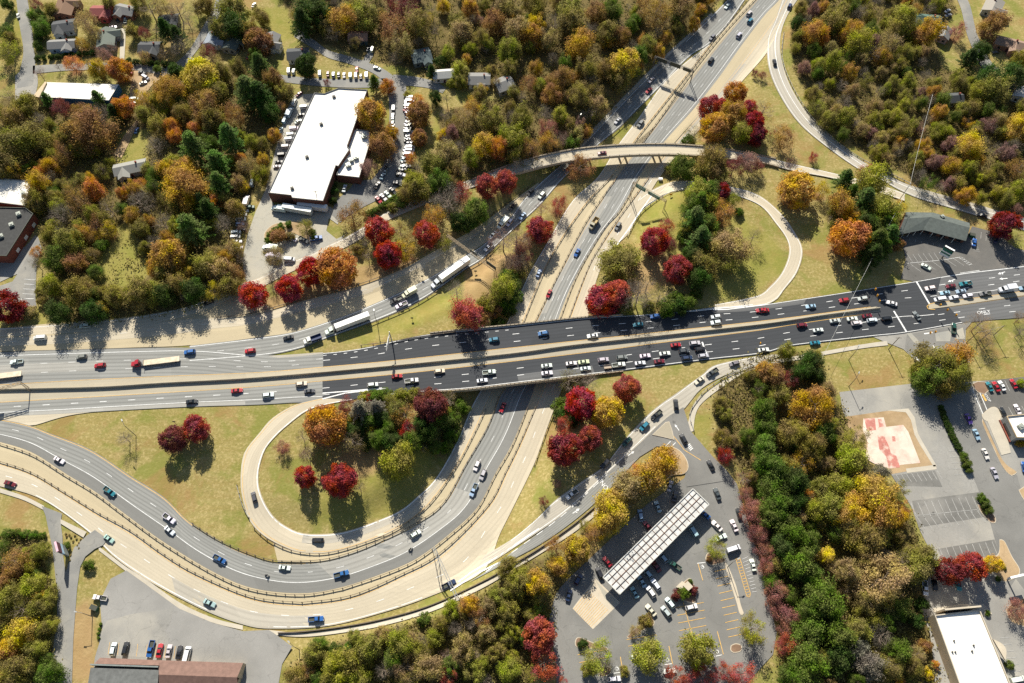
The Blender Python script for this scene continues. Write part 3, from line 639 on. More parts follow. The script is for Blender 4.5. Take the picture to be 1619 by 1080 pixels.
rail('1083,299 1054,308 1028,324 1009,342 992,374', 'white rail on the inner edge of the upper loop', mat='galv')
rail('375,768 384,799 394,819', 'short pale rail outside the lower loop', mat='galv')
rail('1097,682 1090,655 1104,630 1125,610 1160,590 1210,572', 'curved pale rail beside the ramp pavement', mat='galv')
rail('944,232 981,203 1020,165', 'dark rail in the grass wedge beyond the flyover', step=5)
rail('571,547 620,541 659,534 720,526', 'low rail at the lawn edge of the dark road', step=5, flat=True)
mb = thing('median_barrier', 'long concrete barrier dividing the two carriageways', 'barrier')
b = MB(); pts = [plane(*p, 0) for p in PL('-60,619 0,617 155,613.5 259,607 410,598.5 620,580 810,560.5 904,547.5 1059,530.5 1210,513.5 1304,499.5 1390,488.5')]; pts = smooth([tuple(p) for p in pts], step=6)
for p in pts: p.z = ZR
sweep(b, pts, .5, 0, 1.15); b.build('barrier_wall', M['conwall'], mb)
b = MB(); sweep(b, pts, .3, 1.15, 1.3); b.build('coping', M['median'], mb)
# low retaining wall along the south pavement
wl = thing('retaining_wall', 'low dark wall between the pale road and the south wood pavement', 'wall'); b = MB()
sweep(b, run('440,1001 480,999 545,991 607,979 685,956 763,920 810,893 852,868 904,832 940,802'), .35, -.2, .8); b.build('wall_body', M['rust'], wl)
# pavements
W('sidewalk', '425,996 480,1001 545,993 607,981 685,958 763,922 810,895 852,870 904,834 955,794', '425,1003 480,1007 545,1000 607,989 685,966 763,930 810,902 852,877 906,843 958,802', 'walk', .2)
W('sidewalk', '1085,684 1093,649 1111,624 1163,589 1200,574 1278,560 1355,546 1402,539', '1096,682 1101,651 1118,630 1166,596 1202,581 1279,566 1356,552 1404,546', 'walk', .1)
W('sidewalk', '155,863 202,898 226,912 283,952 337,977 384,989', '157,871 200,904 222,920 280,961 335,984 384,996', 'walk', .1)
W('sidewalk', '0,772 40,785 70,800', '0,779 38,791 68,806', 'walk', .12)
sheet('sidewalk', '96,821 137,841 132,850 96,828', 'walk', .12)
# ------------------------------------------------------------------ lots, drives and streets
LOTB = PL('1381,533 1433,527 1537,508 1527,520 1526,540 1534,560 1530,590 1529,604 1619,597 1700,590 1760,1140 1478,1140 1478,1060 1470,1000 1457,966 1460,930 1480,890 1455,840 1440,800 1407,747 1372,700 1335,662 1327,620 1447,606 1455,585 1450,572 1428,552 1395,539')
LOTS = [LOTB]
def lot(name, pts, mat, z, tile=None, r=False):
    p = PL(pts, tile) if isinstance(pts, str) else pts; LOTS.append(p); return sheet(name, p, mat, z, None, r)
sheet('parking_lot', LOTB, 'lotold', .06)
gas = PL('1082,716 1124,719 1150,745 1165,765 1176,804 1186,839 1199,878 1212,935 1228,1000 1222,1035 1200,1059 1150,1110 1080,1140 870,1140 880,1080 878,1040 872,1010 868,975 880,935 904,910 955,862 1020,800 1054,775 1082,756 1086,740')
lot('parking_lot', gas, 'lot', .06)
lot('parking_lot', '1424,374 1470,362 1530,372 1537,358 1575,368 1605,392 1640,402 1640,417 1519,433 1450,446 1424,441 1432,410', 'lotdark', .06)
lot('parking_lot', '200,902 228,922 283,962 337,985 384,998 425,996 433,1001 462,1022 446,1050 430,1140 140,1140 150,1040 162,1000 158,950 175,915', 'lotpale', .06)
sheet('parking_lot', PL('652,700 800,660 1058,622 1045,700 1000,762 1035,800 1010,925 640,915 600,800', '03'), 'lotold', .075)
lot('driveway', '66,800 98,812 96,826 99,850 99,873 104,905 108,892 117,866 137,847 150,838 170,852 163,862 150,868 135,880 127,896 122,930 120,956 116,1010 112,1140 68,1140 82,1040 90,980 91,945 87,905 83,867 72,815', 'street', .07, r=False)
lot('yard', '466,150 500,148 426,306 436,332 522,327 538,340 534,355 520,345 516,365 532,378 545,372 530,392 505,402 470,412 452,421 440,438 415,452 396,452 387,440 383,410 392,370 404,335 420,300 440,220 455,170', 'yard', .065)
lot('parking_lot', '612,122 641,126 645,170 646,210 640,262 634,292 606,312 575,327 548,343 538,352 524,340 530,318 552,300 562,286 588,284 606,262 613,240 616,180', 'lot', .07)
lot('yard', '0,452 20,445 36,420 52,388 60,374 66,392 58,420 57,445 56,470 58,486 30,484 0,484', 'street', .06)
lot('yard', '0,395 40,390 56,372 60,376 34,430 0,446', 'lotold', .055)
def street(L, Q, mat='street', z=.09): strip('street', L, Q, mat, z, False, 'st%d' % len(S))
street('24,-30 26,0 31,40 37,80 32,110 26,140', '40,-30 44,0 50,40 54,80 56,100 52,135')
street('52,104 104,101 181,99 222,101 262,106 280,98 300,78 318,48 338,10 345,-20', '52,117 104,112 181,110 222,112 260,119 284,112 310,82 330,52 352,14 362,-20')
street('24,120 40,108 56,112 60,130 56,150', '24,160 34,158 44,156 52,152 56,152', 'lotold', .08)
street('470,45 500,66 520,80 555,90 600,106 622,120', '465,58 500,80 520,92 552,101 592,117 612,136')
street('440,118 500,124 560,125 612,124', '441,129 500,136 560,139 614,138')
street('622,118 660,122 690,130 705,140', '620,136 650,136 680,140 700,148', 'street', .085)
street('1508,-10 1519,13 1528,52 1538,78 1546,98 1560,114 1576,118', '1524,-10 1534,10 1544,52 1556,76 1565,95 1574,105 1580,110')
street('190,45 190,70 189,100', '199,45 198,70 196,104', 'walk', .085)
street('180,245 196,215 216,190', '192,250 206,222 220,192', 'dirt', .08)
lot('yard', '212,112 240,112 262,118 240,135 222,160 204,170 206,140', 'dirt', .08)
lot('yard', '170,30 205,36 200,45 172,42', 'dirt', .07)
lot('driveway', '572,97 582,82 590,76 590,88 582,102', 'street', .095)
# worn second-tone areas
sheet('parking_lot', '1330,660 1400,650 1438,648 1449,684 1479,737 1408,750 1398,738 1360,700', 'dirt', .075)
sheet('old_slab', '1365,662 1397,660 1401,675 1428,672 1436,683 1455,732 1425,735 1404,740 1382,733 1368,725 1372,700 1364,680', 'slab', .095)
for q in ('1366,662 1383,661 1385,680 1371,682', '1387,688 1398,690 1406,707 1408,716 1417,721 1423,739 1405,741 1401,722 1390,710', '1388,663 1393,662 1397,674 1390,676', '1410,690 1415,690 1416,698 1411,698'): sheet('old_slab', q, 'redslab', .108)
sheet('sidewalk', '1400,649 1436,646 1446,660 1451,685 1462,705 1481,737 1476,738 1456,706 1446,688 1440,664 1432,652', 'walk', .1)
sheet('sidewalk', '1432,741 1479,735 1481,742 1434,748', 'walk', .1)
sheet('street', '1434,529 1536,510 1526,522 1525,541 1532,566 1529,606 1556,664 1586,730 1608,752 1619,790 1660,900 1640,960 1606,915 1596,930 1580,880 1566,828 1545,770 1524,720 1502,670 1488,640 1470,612 1456,590 1452,572 1430,552', 'lot', .072)
sheet('parking_lot', '1410,752 1478,744 1490,770 1420,768', 'lotmid', .08); sheet('parking_lot', '1442,792 1548,778 1565,816 1452,834', 'lotmid', .08); sheet('parking_lot', '1482,868 1572,853 1580,878 1490,886', 'lotmid', .08)
sheet('parking_lot', '1541,604 1640,594 1640,656 1596,657 1560,665 1552,648', 'lotdark', .085)
sheet('sidewalk', '1433,527 1440,526 1456,543 1446,543', 'yard', .1); sheet('sidewalk', '1478,527 1505,522 1502,540 1480,540', 'yard', .1); sheet('sidewalk', '1511,523 1522,518 1526,536 1509,536', 'yard', .1)
line('1482,478 1470,481 1465,485 1467,489 1478,490', 'yellow', .3, .34); line('1461,528 1474,526', 'white', .6, .12)
# ------------------------------------------------------------------ the fuel station forecourt
pad = [T('23', *p) for p in ((545, 440), (695, 590), (530, 752), (405, 625))]
sheet('forecourt_pad', pad, 'kerb', .09); sheet('forecourt_pad', [T('23', *p) for p in ((545, 452), (610, 520), (690, 592), (655, 625), (600, 560))], 'yard', .105)
for i in range(12):
    a = .06 + i * .075; l = lambda p, q, t: (p[0] + (q[0] - p[0]) * t, p[1] + (q[1] - p[1]) * t)
    line([l(pad[3], pad[2], a), l(l(pad[0], pad[1], a), l(pad[3], pad[2], a), .35)], 'yellow', .14, .12)
stalls('23', (1270, 400), (1355, 800), 9, (80, -18), 'yellow', .2); stalls('23', (1040, 620), (1065, 855), 5, (165, -32), 'yellow', .2)
line([T('23', *p) for p in ((1080, 585), (1130, 770), (1150, 870))], 'yellow', .2, .12)
stalls('23', (745, 855), (735, 815), 1, (180, -30), 'yellow', .2); stalls('23', (437, 908), (447, 955), 1, (170, -32), 'yellow', .2)
for p in (((1170, 352), (1200, 455)), ((1288, 765), (1325, 905)), ((993, 855), (1015, 962)), ((697, 920), (713, 1015))): line([T('23', *q) for q in p], 'yellow', .25, .12)
for p in (((1165, 350), (1215, 345)), ((1270, 918), (1315, 908)), ((968, 968), (1010, 962)), ((655, 1020), (705, 1014))): line([T('23', *q) for q in p], 'white', .25, .12)
line([T('23', *p) for p in ((1400, 322), (1425, 315), (1490, 535), (1485, 556), (1468, 552), (1400, 322))], 'yellow', .2, .12)
for i in range(14): line([T('23', 1404 + i * 4.8, 332 + i * 16.5), T('23', 1426 + i * 4.8, 326 + i * 16.5)], 'yellow', .2, .12)
for i in range(11): line([T('23', 1440 + i * 6, 325 + i * 20), T('23', 1475 + i * 5.5, 310 + i * 21)], 'white', .1, .12)
island('traffic_island', '1031,688 1052,668 1058,667 1063,682 1066,696 1050,692', 'median', h=.42, round_=False)
island('planting_island', '1042,712 1058,706 1075,713 1086,728 1088,742 1080,750 1064,752 1050,762 1020,785 1000,800 985,800 1000,770 1022,735', 'dirt', h=.36)
for pts, top in (('1215,320 1225,290 1255,280 1300,300 1340,330 1310,350 1240,362', 'mulch'), ('420,830 430,805 460,805 560,845 620,868 612,882 540,872 435,862', 'mulch'), ('735,800 790,745 870,668 900,685 900,730 850,750 760,805', 'mulch'), ('1040,560 1020,530 1100,450 1130,445 1150,500 1160,580 1120,590', 'mulch'),
                 ('1370,850 1400,838 1435,850 1432,885 1390,895 1368,880', 'mulch'), ('1330,350 1345,350 1400,480 1430,600 1450,660 1425,660 1405,590 1360,450', 'kerb'), ('560,985 620,975 645,1005 620,1035 570,1040', 'mulch')):
    island('planting_island', PL(pts, '23'), top)
line('1065,690 1082,712 1108,728', 'yellow', .25, .22); line('1056,668 1059,682', 'white', .5, .22)
line('1052,706 1060,698', 'white', .25, .22); line('1061,707 1068,700', 'white', .25, .22)
for i in range(4): line([(1086 + i * 1.5, 706 + i * 2.2), (1091 + i * 1.5, 702 + i * 2.2)], 'white', .35, .22)
# arrows and lettering on the roads
def arrow(px, py, ang, s=1.0, z=.2, flat=True, turn=0):
    p = at(px, py, 0, flat); a = R(ang); d = Vector((math.cos(a), math.sin(a), 0)); n = Vector((-d.y, d.x, 0)); zz = p.z + z
    P = lambda u, v: tuple(p + d * u * s + n * v * s + Vector((0, 0, z)))
    MARK['white'].face([P(-1.8, -.16), P(.4, -.16), P(.4, .16), P(-1.8, .16)]); MARK['white'].face([P(.4, -.6), P(1.8, 0), P(.4, .6)])
    if turn: MARK['white'].face([P(-.6, .16 * turn), P(-.2, .16 * turn), P(.1, .8 * turn), P(-.3, .8 * turn)][::turn])
arrow(1504, 444, 200, 1.1, turn=1); arrow(1583, 432, 200, 1.1, turn=1); arrow(1586, 441, 185, 1.1)
arrow(911, 808, 35, 1.0, .2, False, -1); arrow(1070, 676, 120, .9, .22); arrow(1062, 682, 120, .01, .22) ; arrow(1479, 551, 120, 1, .12); arrow(998, 717, 35, .9, .2, False)
def letters(txt, px, py, ang, size, z, mat='white', flat=True):
    c = bpy.data.curves.new('lettering', 'FONT'); c.body = txt; c.size = size; c.align_x = 'CENTER'; c.align_y = 'CENTER'
    o = bpy.data.objects.new('lettering', c); me = bpy.data.meshes.new_from_object(o); bpy.data.objects.remove(o); bpy.data.curves.remove(c)
    me.materials.clear(); me.materials.append(M[mat]); q = struct(mobj('road_marking', me)); p = at(px, py, 0, flat); q.location = (p.x, p.y, p.z + z); q.rotation_euler = (0, 0, R(ang)); return q
letters('ONLY', 1555, 494, 8, 2.3, .17); letters('STOP', 1561, 629, -70, 1.6, .12)
letters('ONLY', 952, 763, 125, 2.6, .2, flat=False)
line('1553,624 1559,634', 'yellow', .9, .12)
line('1537,615 1555,657', 'white', .3, .12); line('1548,619 1561,650', 'white', .3, .12)
def wheelchair(px, py, s=1.0):
    p = plane(px, py, .12); mb = MARK['white']
    for k in range(8):
        a, b2 = R(k * 40 - 150), R(k * 40 - 110)
        mb.face([(p.x + s * r * math.cos(q), p.y + s * r * math.sin(q), .12) for r, q in ((.55, a), (.75, a), (.75, b2), (.55, b2))][::-1])
    mb.face([(p.x + x * s, p.y + y * s, .12) for x, y in ((-.1, .2), (.1, .2), (.1, 1.1), (-.1, 1.1))]); mb.face([(p.x + x * s, p.y + y * s, .121) for x, y in ((.1, .35), (.7, -.2), (.8, -.05), (.1, .6))])
for zx, zy in ((1198, 372), (1288, 888), (985, 940), (677, 992)): wheelchair(*T('23', zx, zy), .85)
# ------------------------------------------------------------------ painted stalls elsewhere
stalls('32', (835, 812), (1085, 788), 8, (32, 52), 'faint'); stalls('32', (925, 985), (1300, 945), 9, (42, 95), 'faint'); line([T('32', *p) for p in ((950, 1062), (1380, 1020))], 'faint', .16, .12)
stalls('33', (965, 72), (1330, 28), 9, (50, 72), 'faint'); stalls('33', (1098, 255), (1420, 218), 8, (32, 78), 'faint'); stalls('32', (1155, 668), (1190, 812), 4, (70, -2), 'faint')
stalls('31', (905, 512), (1065, 500), 5, (32, 48), 'faint'); stalls('31', (925, 572), (1185, 535), 6, (62, 44), 'faint'); stalls('31', (880, 405), (1240, 480), 10, (3, 14), 'faint'); stalls('31', (1355, 375), (1450, 408), 3, (-4, 40), 'faint')
line([T('31', *p) for p in ((905, 565), (1120, 545), (1225, 527))], 'white', .14, .12); line([T('31', *p) for p in ((1215, 530), (1235, 527), (1300, 572), (1280, 577), (1215, 530))], 'faint', .14, .12)
for i in range(5): line([T('31', 1222 + i * 14, 535 + i * 10), T('31', 1242 + i * 13, 533 + i * 9)], 'white', .14, .12)
stalls('32', (1400, 245), (1530, 235), 4, (30, 65), 'faint'); stalls('32', (1520, 400), (1600, 392), 2, (30, 55), 'faint'); stalls('33', (1470, 805), (1540, 1010), 5, (55, -4), 'faint')
stalls('01', (150, 662), (135, 780), 4, (65, 3)); line([T('01', *p) for p in ((120, 835), (135, 780), (210, 780))], 'white', .16, .12)
line([T('31', *p) for p in ((1228, 628), (1345, 612))], 'white', .9, .1); stalls('31', (1290, 440), (1310, 490), 5, (35, 3), 'faint')
stalls('03', (660, 905), (1060, 930), 7, (10, -75), 'yellow', .14)
MARK['white'].build('lane_markings', M['white'])['kind'] = 'structure'; MARK['yellow'].build('lane_markings', M['yellow'])['kind'] = 'structure'; MARK['faint'].build('lane_markings', M['faint'])['kind'] = 'structure'
# restaurant and right-hand islands
island('planting_island', '1535,608 1545,603 1560,604 1563,618 1556,624 1545,620', 'mulch', round_=False); island('planting_island', '1552,656 1565,645 1576,645 1583,660 1570,668 1556,664', 'walk')
island('planting_island', '1553,662 1558,672 1585,728 1605,745 1607,748 1598,752 1585,738 1570,708 1554,672', 'dirt'); sheet('sidewalk', '1557,657 1568,653 1586,668 1598,716 1583,720', 'walk', .2)
island('planting_island', '1545,798 1556,800 1572,815 1574,826 1566,826 1552,812', 'mulch'); island('planting_island', '1580,853 1588,856 1600,880 1612,900 1608,912 1588,920 1576,915 1574,890 1560,882 1578,876', 'dirt')
island('planting_island', '1475,962 1520,955 1555,955 1568,970 1564,978 1552,972 1548,962 1500,966 1476,968', 'walk', round_=False); island('planting_island', '1590,965 1605,950 1640,945 1640,990 1600,985', 'dirt')
island('planting_island', '1553,1020 1566,1012 1570,1030 1560,1045', 'mulch'); island('planting_island', '1610,775 1640,760 1640,800 1620,792', 'dirt')
island('planting_island', PL('70,430 70,380 120,330 200,312 290,310 360,345 378,395 340,420 240,380 180,400 150,440 100,440', '11'), 'dirt')
# ------------------------------------------------------------------ buildings
def ccw(P):
    return P if sum(P[i][0] * P[(i + 1) % len(P)][1] - P[(i + 1) % len(P)][0] * P[i][1] for i in range(len(P))) > 0 else P[::-1]
BLD = []
def block(name, label, cat, roofpx, h, wall, roof, par=.5, parm='parapet', tile=None, z0=-.2, root=None, pw=.5):
    pts = PL(roofpx, tile) if isinstance(roofpx, str) else roofpx
    W = ccw([(p.x, p.y) for p in (plane(*q, h) for q in pts)]); n = len(W); BLD.append([(p[0], p[1]) for p in W])
    c = (sum(p[0] for p in W) / n, sum(p[1] for p in W) / n, 0)
    o = root or thing(name, label, cat, c)
    loc = [(p[0] - o.location.x, p[1] - o.location.y) for p in W]
    b = MB()
    for i in range(n): a, d = loc[i], loc[(i + 1) % n]; b.face([(*a, z0), (*d, z0), (*d, h - .35), (*a, h - .35)])
    b.build('wall', M[wall], o)
    b = MB(); b.face([(*p, h - .35) for p in loc]); b.build('roof', M[roof], o)
    if par:
        ins = []
        for i in range(n):
            a, p, d = Vector(loc[i - 1]), Vector(loc[i]), Vector(loc[(i + 1) % n]); e1 = (p - a).normalized(); e2 = (d - p).normalized()
            n1 = Vector((-e1.y, e1.x)); n2 = Vector((-e2.y, e2.x)); m = (n1 + n2); m = m / max(m.length_squared, .3) * 2 * pw / 1.0; ins.append(p + m * .5 * 1.0)
        b = MB()
        for i in range(n):
            a, d, a2, d2 = loc[i], loc[(i + 1) % n], ins[i], ins[(i + 1) % n]
            b.face([(*a, h - .35), (*d, h - .35), (*d, h + par * .4), (*a, h + par * .4)]); b.face([(*a, h + par * .4), (*d, h + par * .4), (*d2, h + par * .4), (*a2, h + par * .4)]); b.face([(*d2, h - .345), (*a2, h - .345), (*a2, h + par * .4), (*d2, h + par * .4)])
        b.build('parapet', M[parm], o)
    return o
def unit(o, px, py, h, s, mat='unit', hh=1.2, rot=.5, sy=None):
    p = plane(px, py, h); b = MB(); sy = sy or s; b.box(-s / 2, s / 2, -sy / 2, sy / 2, 0, hh); b.bar((0, 0, hh), (0, 0, hh + .25), s * .3, 10)
    q = b.build('roof_unit', M[mat], o); q.location = (p.x - o.location.x, p.y - o.location.y, h - .35); q.rotation_euler = (0, 0, rot); return q
def window_on(o, a, b, t, z, wd, hh, mat='window', name='window', out=.06):
    """a window or door pane set 6 cm proud of the wall between local points a and b, at fraction t"""
    a = Vector((*a, 0)); b = Vector((*b, 0)); d = (b - a).normalized(); n = Vector((d.y, -d.x, 0)); c = a.lerp(b, t) + n * out
    m = MB(); P = lambda u, v: tuple(c + d * u + Vector((0, 0, v)))
    m.face([P(-wd / 2, z), P(wd / 2, z), P(wd / 2, z + hh), P(-wd / 2, z + hh)]); m.build(name, M[mat], o)
fac = block('factory', 'large white flat-roofed factory with brown brick walls among parked cars', 'factory', '497,147 513,148 535,139.5 581,142 549,231 553,236 535,263 531,262 511,318 462,313 460,309 424,305', 7.0, 'brick', 'roofwhite', .5)
block('factory', '', '', '553,203.5 584,206.5 585,226 574,262 568,281 532,277 536,263 551,240', 5.2, 'brick', 'roofwhite', .5, root=fac)
for x, y in ((528, 153), (508, 196.5), (485.5, 248.5), (462, 298)): unit(fac, x, y, 7, 1.5, 'duct', .9)
for x, y in ((563, 250), (555, 254), (551, 262)): unit(fac, x, y, 5.2, 2.2, 'unit', 1.5)
unit(fac, 576, 216.5, 5.2, 2.4, 'unit', 1.4)
lb = block('long_shop_building', 'long pale flat-roofed building with blue wall and tan end facade', 'building', PL('278,498 722,512 662,608 240,588', '00'), 5, 'bluewall', 'roofgrey', 0)
block('long_shop_building', '', '', PL('272,494 282,498 236,590 200,582', '00'), 5.8, 'tanwall', 'tanwall', 0, root=lb)
wb = block('shop_building', 'white flat-roofed building at the hill wood, cut by the picture edge', 'building', PL('40,48 192,62 160,216 -120,180 -120,60', '01'), 5.5, 'brick', 'roofgrey', .4); unit(wb, *T('01', 143, 140), 5.5, 1.8)
tb = block('tar_roof_building', 'black tar-roofed brick building beside the cracked lot', 'building', PL('-300,215 155,225 203,262 40,520 -300,505', '01'), 6, 'redbrick', 'tar', .4, 'signback')
for x, y in ((115, 265), (72, 330), (8, 400)): unit(tb, *T('01', x, y), 6, 2, 'unit', 1.2)
wd_ = [(p.x - tb.location.x, p.y - tb.location.y) for p in (plane(*T('01', *q), 6) for q in ((40, 520), (203, 262)))]
for t in (.25, .55, .85): window_on(tb, wd_[0], wd_[1], t, 1, 2.2, 2, 'signwhite', 'door' if t == .85 else 'window')
stb = block('store', 'white-roofed store with tan front parapet and curved side canopy', 'store', PL('1068,665 1345,633 1545,1120 1232,1120', '33'), 6, 'tanwall', 'roofwhite', .9, 'kerb', pw=.7)
c0 = T('33', 1425, 812); c1 = T('33', 1500, 940); a = plane(*c0, 4); d = plane(*c1, 4); b = MB(); m_ = (a + d) / 2; dv = (d - a); nv = Vector((-dv.y, dv.x, 0)).normalized(); nv = nv if nv.x > 0 else -nv
arc = [a + dv * t + nv * 2.6 * math.sin(math.pi * t) for t in [i / 10 for i in range(11)]]; b.prism([(p.x - stb.location.x, p.y - stb.location.y) for p in arc], 3.6, 4.2); b.build('canopy', M['kerb'], stb)
for q in ((1190, 822), (1180, 890), (1198, 890), (1300, 885), (1310, 850)): unit(stb, *T('33', *q), 6, .5, 'duct', .5)
b = MB(); a, d = plane(*T('33', 1130, 632), 7), plane(*T('33', 1352, 612), 7); sweep(b, [Vector((p.x - stb.location.x, p.y - stb.location.y, 0)) for p in (a, d)], .6, 0, 7.4); b.build('front_wall', M['kerb'], stb)
rs = block('restaurant', 'white-roofed restaurant with grey side wall by the access lane', 'restaurant', PL('1508,455 1700,435 1760,590 1570,585', '32'), 5.2, 'greywall', 'roofwhite', .7, 'tanwall'); unit(rs, *T('32', 1595, 520), 5.2, 2.2)
lw_ = [(p.x - rs.location.x, p.y - rs.location.y) for p in (plane(*T('32', *q), 5.2) for q in ((1508, 455), (1570, 585)))]
for t in (.3, .5, .7): window_on(rs, lw_[0], lw_[1], t, .9, 2, 1.8)
b = MB(); n_ = Vector((-1, -.25, 0)).normalized(); q0, q1 = Vector((*lw_[0], 0)), Vector((*lw_[1], 0)); sweep(b, [q0.lerp(q1, -.02) + n_ * .3, q0.lerp(q1, 1.02) + n_ * .3], .5, 0, .9); b.build('wall_base', M['redbrick'], rs)
def gableroof(b, a, d, c, e, h, rh, over=.5):
    """roof over eave corners a-d (front) and e-c (back), ridge along a-d, with real thickness"""
    A, D, C, E = (Vector((*p, h)) for p in (a, d, c, e)); ux = (D - A).normalized() * over; uy = (E - A).normalized() * over
    A, D, C, E = A - ux - uy, D + ux - uy, C + ux + uy, E - ux + uy; r0 = (A + E) / 2 + Vector((0, 0, rh)); r1 = (D + C) / 2 + Vector((0, 0, rh)); t = Vector((0, 0, .2))
    for q in ([A, D, r1, r0], [C, E, r0, r1]): b.face([p + t for p in q]); b.face([p for p in q[::-1]])
    for p, q in ((A, D), (C, E), (D, r1), (r1, C), (E, r0), (r0, A)): b.face([p, q, q + t, p + t])
def house(name, label, cat, px, py, L, Wd, ang, roofc, wallc, he=3.2, rh=1.8, chimney=True, porch=None):
    p0 = at(px, py, he); q = plane(px + 20 * math.cos(R(ang)), py - 20 * math.sin(R(ang)), he); rz = math.atan2(q.y - p0.y, q.x - p0.x)
    o = thing(name, label, cat, (p0.x, p0.y, 0), rz); BLD.append([(p0.x + s * (L / 2 + 1) * math.cos(rz) - t * (Wd / 2 + 1) * math.sin(rz), p0.y + s * (L / 2 + 1) * math.sin(rz) + t * (Wd / 2 + 1) * math.cos(rz)) for s, t in ((-1, -1), (1, -1), (1, 1), (-1, 1))])
    l, v = L / 2, Wd / 2; c = [(-l, -v), (l, -v), (l, v), (-l, v)]; b = MB()
    for i in range(4): a, d = c[i], c[(i + 1) % 4]; b.face([(*a, -.3), (*d, -.3), (*d, he), (*a, he)])
    b.face([(-l, v, he), (-l, -v, he), (-l, 0, he + rh)]); b.face([(l, -v, he), (l, v, he), (l, 0, he + rh)])
    wl = b.build('wall', M['wallcol'], o); wl.color = (*wallc, 1)
    b = MB(); gableroof(b, c[0], c[1], c[2], c[3], he, rh); rf = b.build('roof', M['roofcol'], o); rf.color = (*roofc, 1)
    for i, ts in ((0, (.2, .5, .8)), (1, (.3, .7)), (3, (.3, .7)), (2, (.25, .75))):
        for t in ts: window_on(o, c[i], c[(i + 1) % 4], t, .9, 1.2, 1.3) if not (i == 0 and t == .5) else window_on(o, c[0], c[1], .5, 0, 1.1, 2.1, 'signplum', 'door')
    if L >= 9 and not porch and chimney:                             # a cross gable toward the front
        cx = l * (.45 if len(label) % 2 else -.45); y0 = -v - 2.2 - (len(label) % 3) * .5; hw = min(2.6, l * .42); b = MB(); gableroof(b, (cx - hw, y0), (cx - hw, 0), (cx + hw, 0), (cx + hw, y0), he, rh * .95, .35); wr = b.build('wing_roof', M['roofcol'], o); wr.color = (*roofc, 1)
        b = MB(); q = [(cx - hw, -v + .05), (cx - hw, y0), (cx + hw, y0), (cx + hw, -v + .05)]
        for i in range(3): a, d = q[i], q[i + 1]; b.face([(*a, -.3), (*d, -.3), (*d, he), (*a, he)])
        b.face([(cx - hw, y0, he), (cx + hw, y0, he), (cx, y0, he + rh * .9)]); ww = b.build('wing_wall', M['wallcol'], o); ww.color = (*wallc, 1)
        window_on(o, q[1], q[2], .5, .9, 1.5, 1.3)
    if chimney: b = MB(); b.box(l * .4, l * .4 + .8, .3, 1.1, he + .6, he + rh + 1); b.build('chimney', M['redbrick'], rf)
    if porch:
        b = MB(); gableroof(b, (porch - 1.8, -v - 2.5), (porch + 1.8, -v - 2.5), (porch + 1.8, -v + 1), (porch - 1.8, -v + 1), he - .5, 1.2); pr = b.build('porch_roof', M['roofcol'], o); pr.color = (*roofc, 1)
        for s in (-1.7, 1.7): b = MB(); b.box(porch + s - .12, porch + s + .12, -v - 2.4, -v - 2.16, 0, he - .5); b.build('porch_post', M['whitewall'], o)
    return o
BR, GY, DK, RD, GN, BG = (.15, .085, .05), (.17, .17, .165), (.05, .055, .06), (.20, .05, .045), (.11, .13, .11), (.20, .23, .27)
WH, BRK, GRW, BLW = (.60, .60, .57), (.22, .09, .06), (.30, .31, .30), (.35, .42, .52)
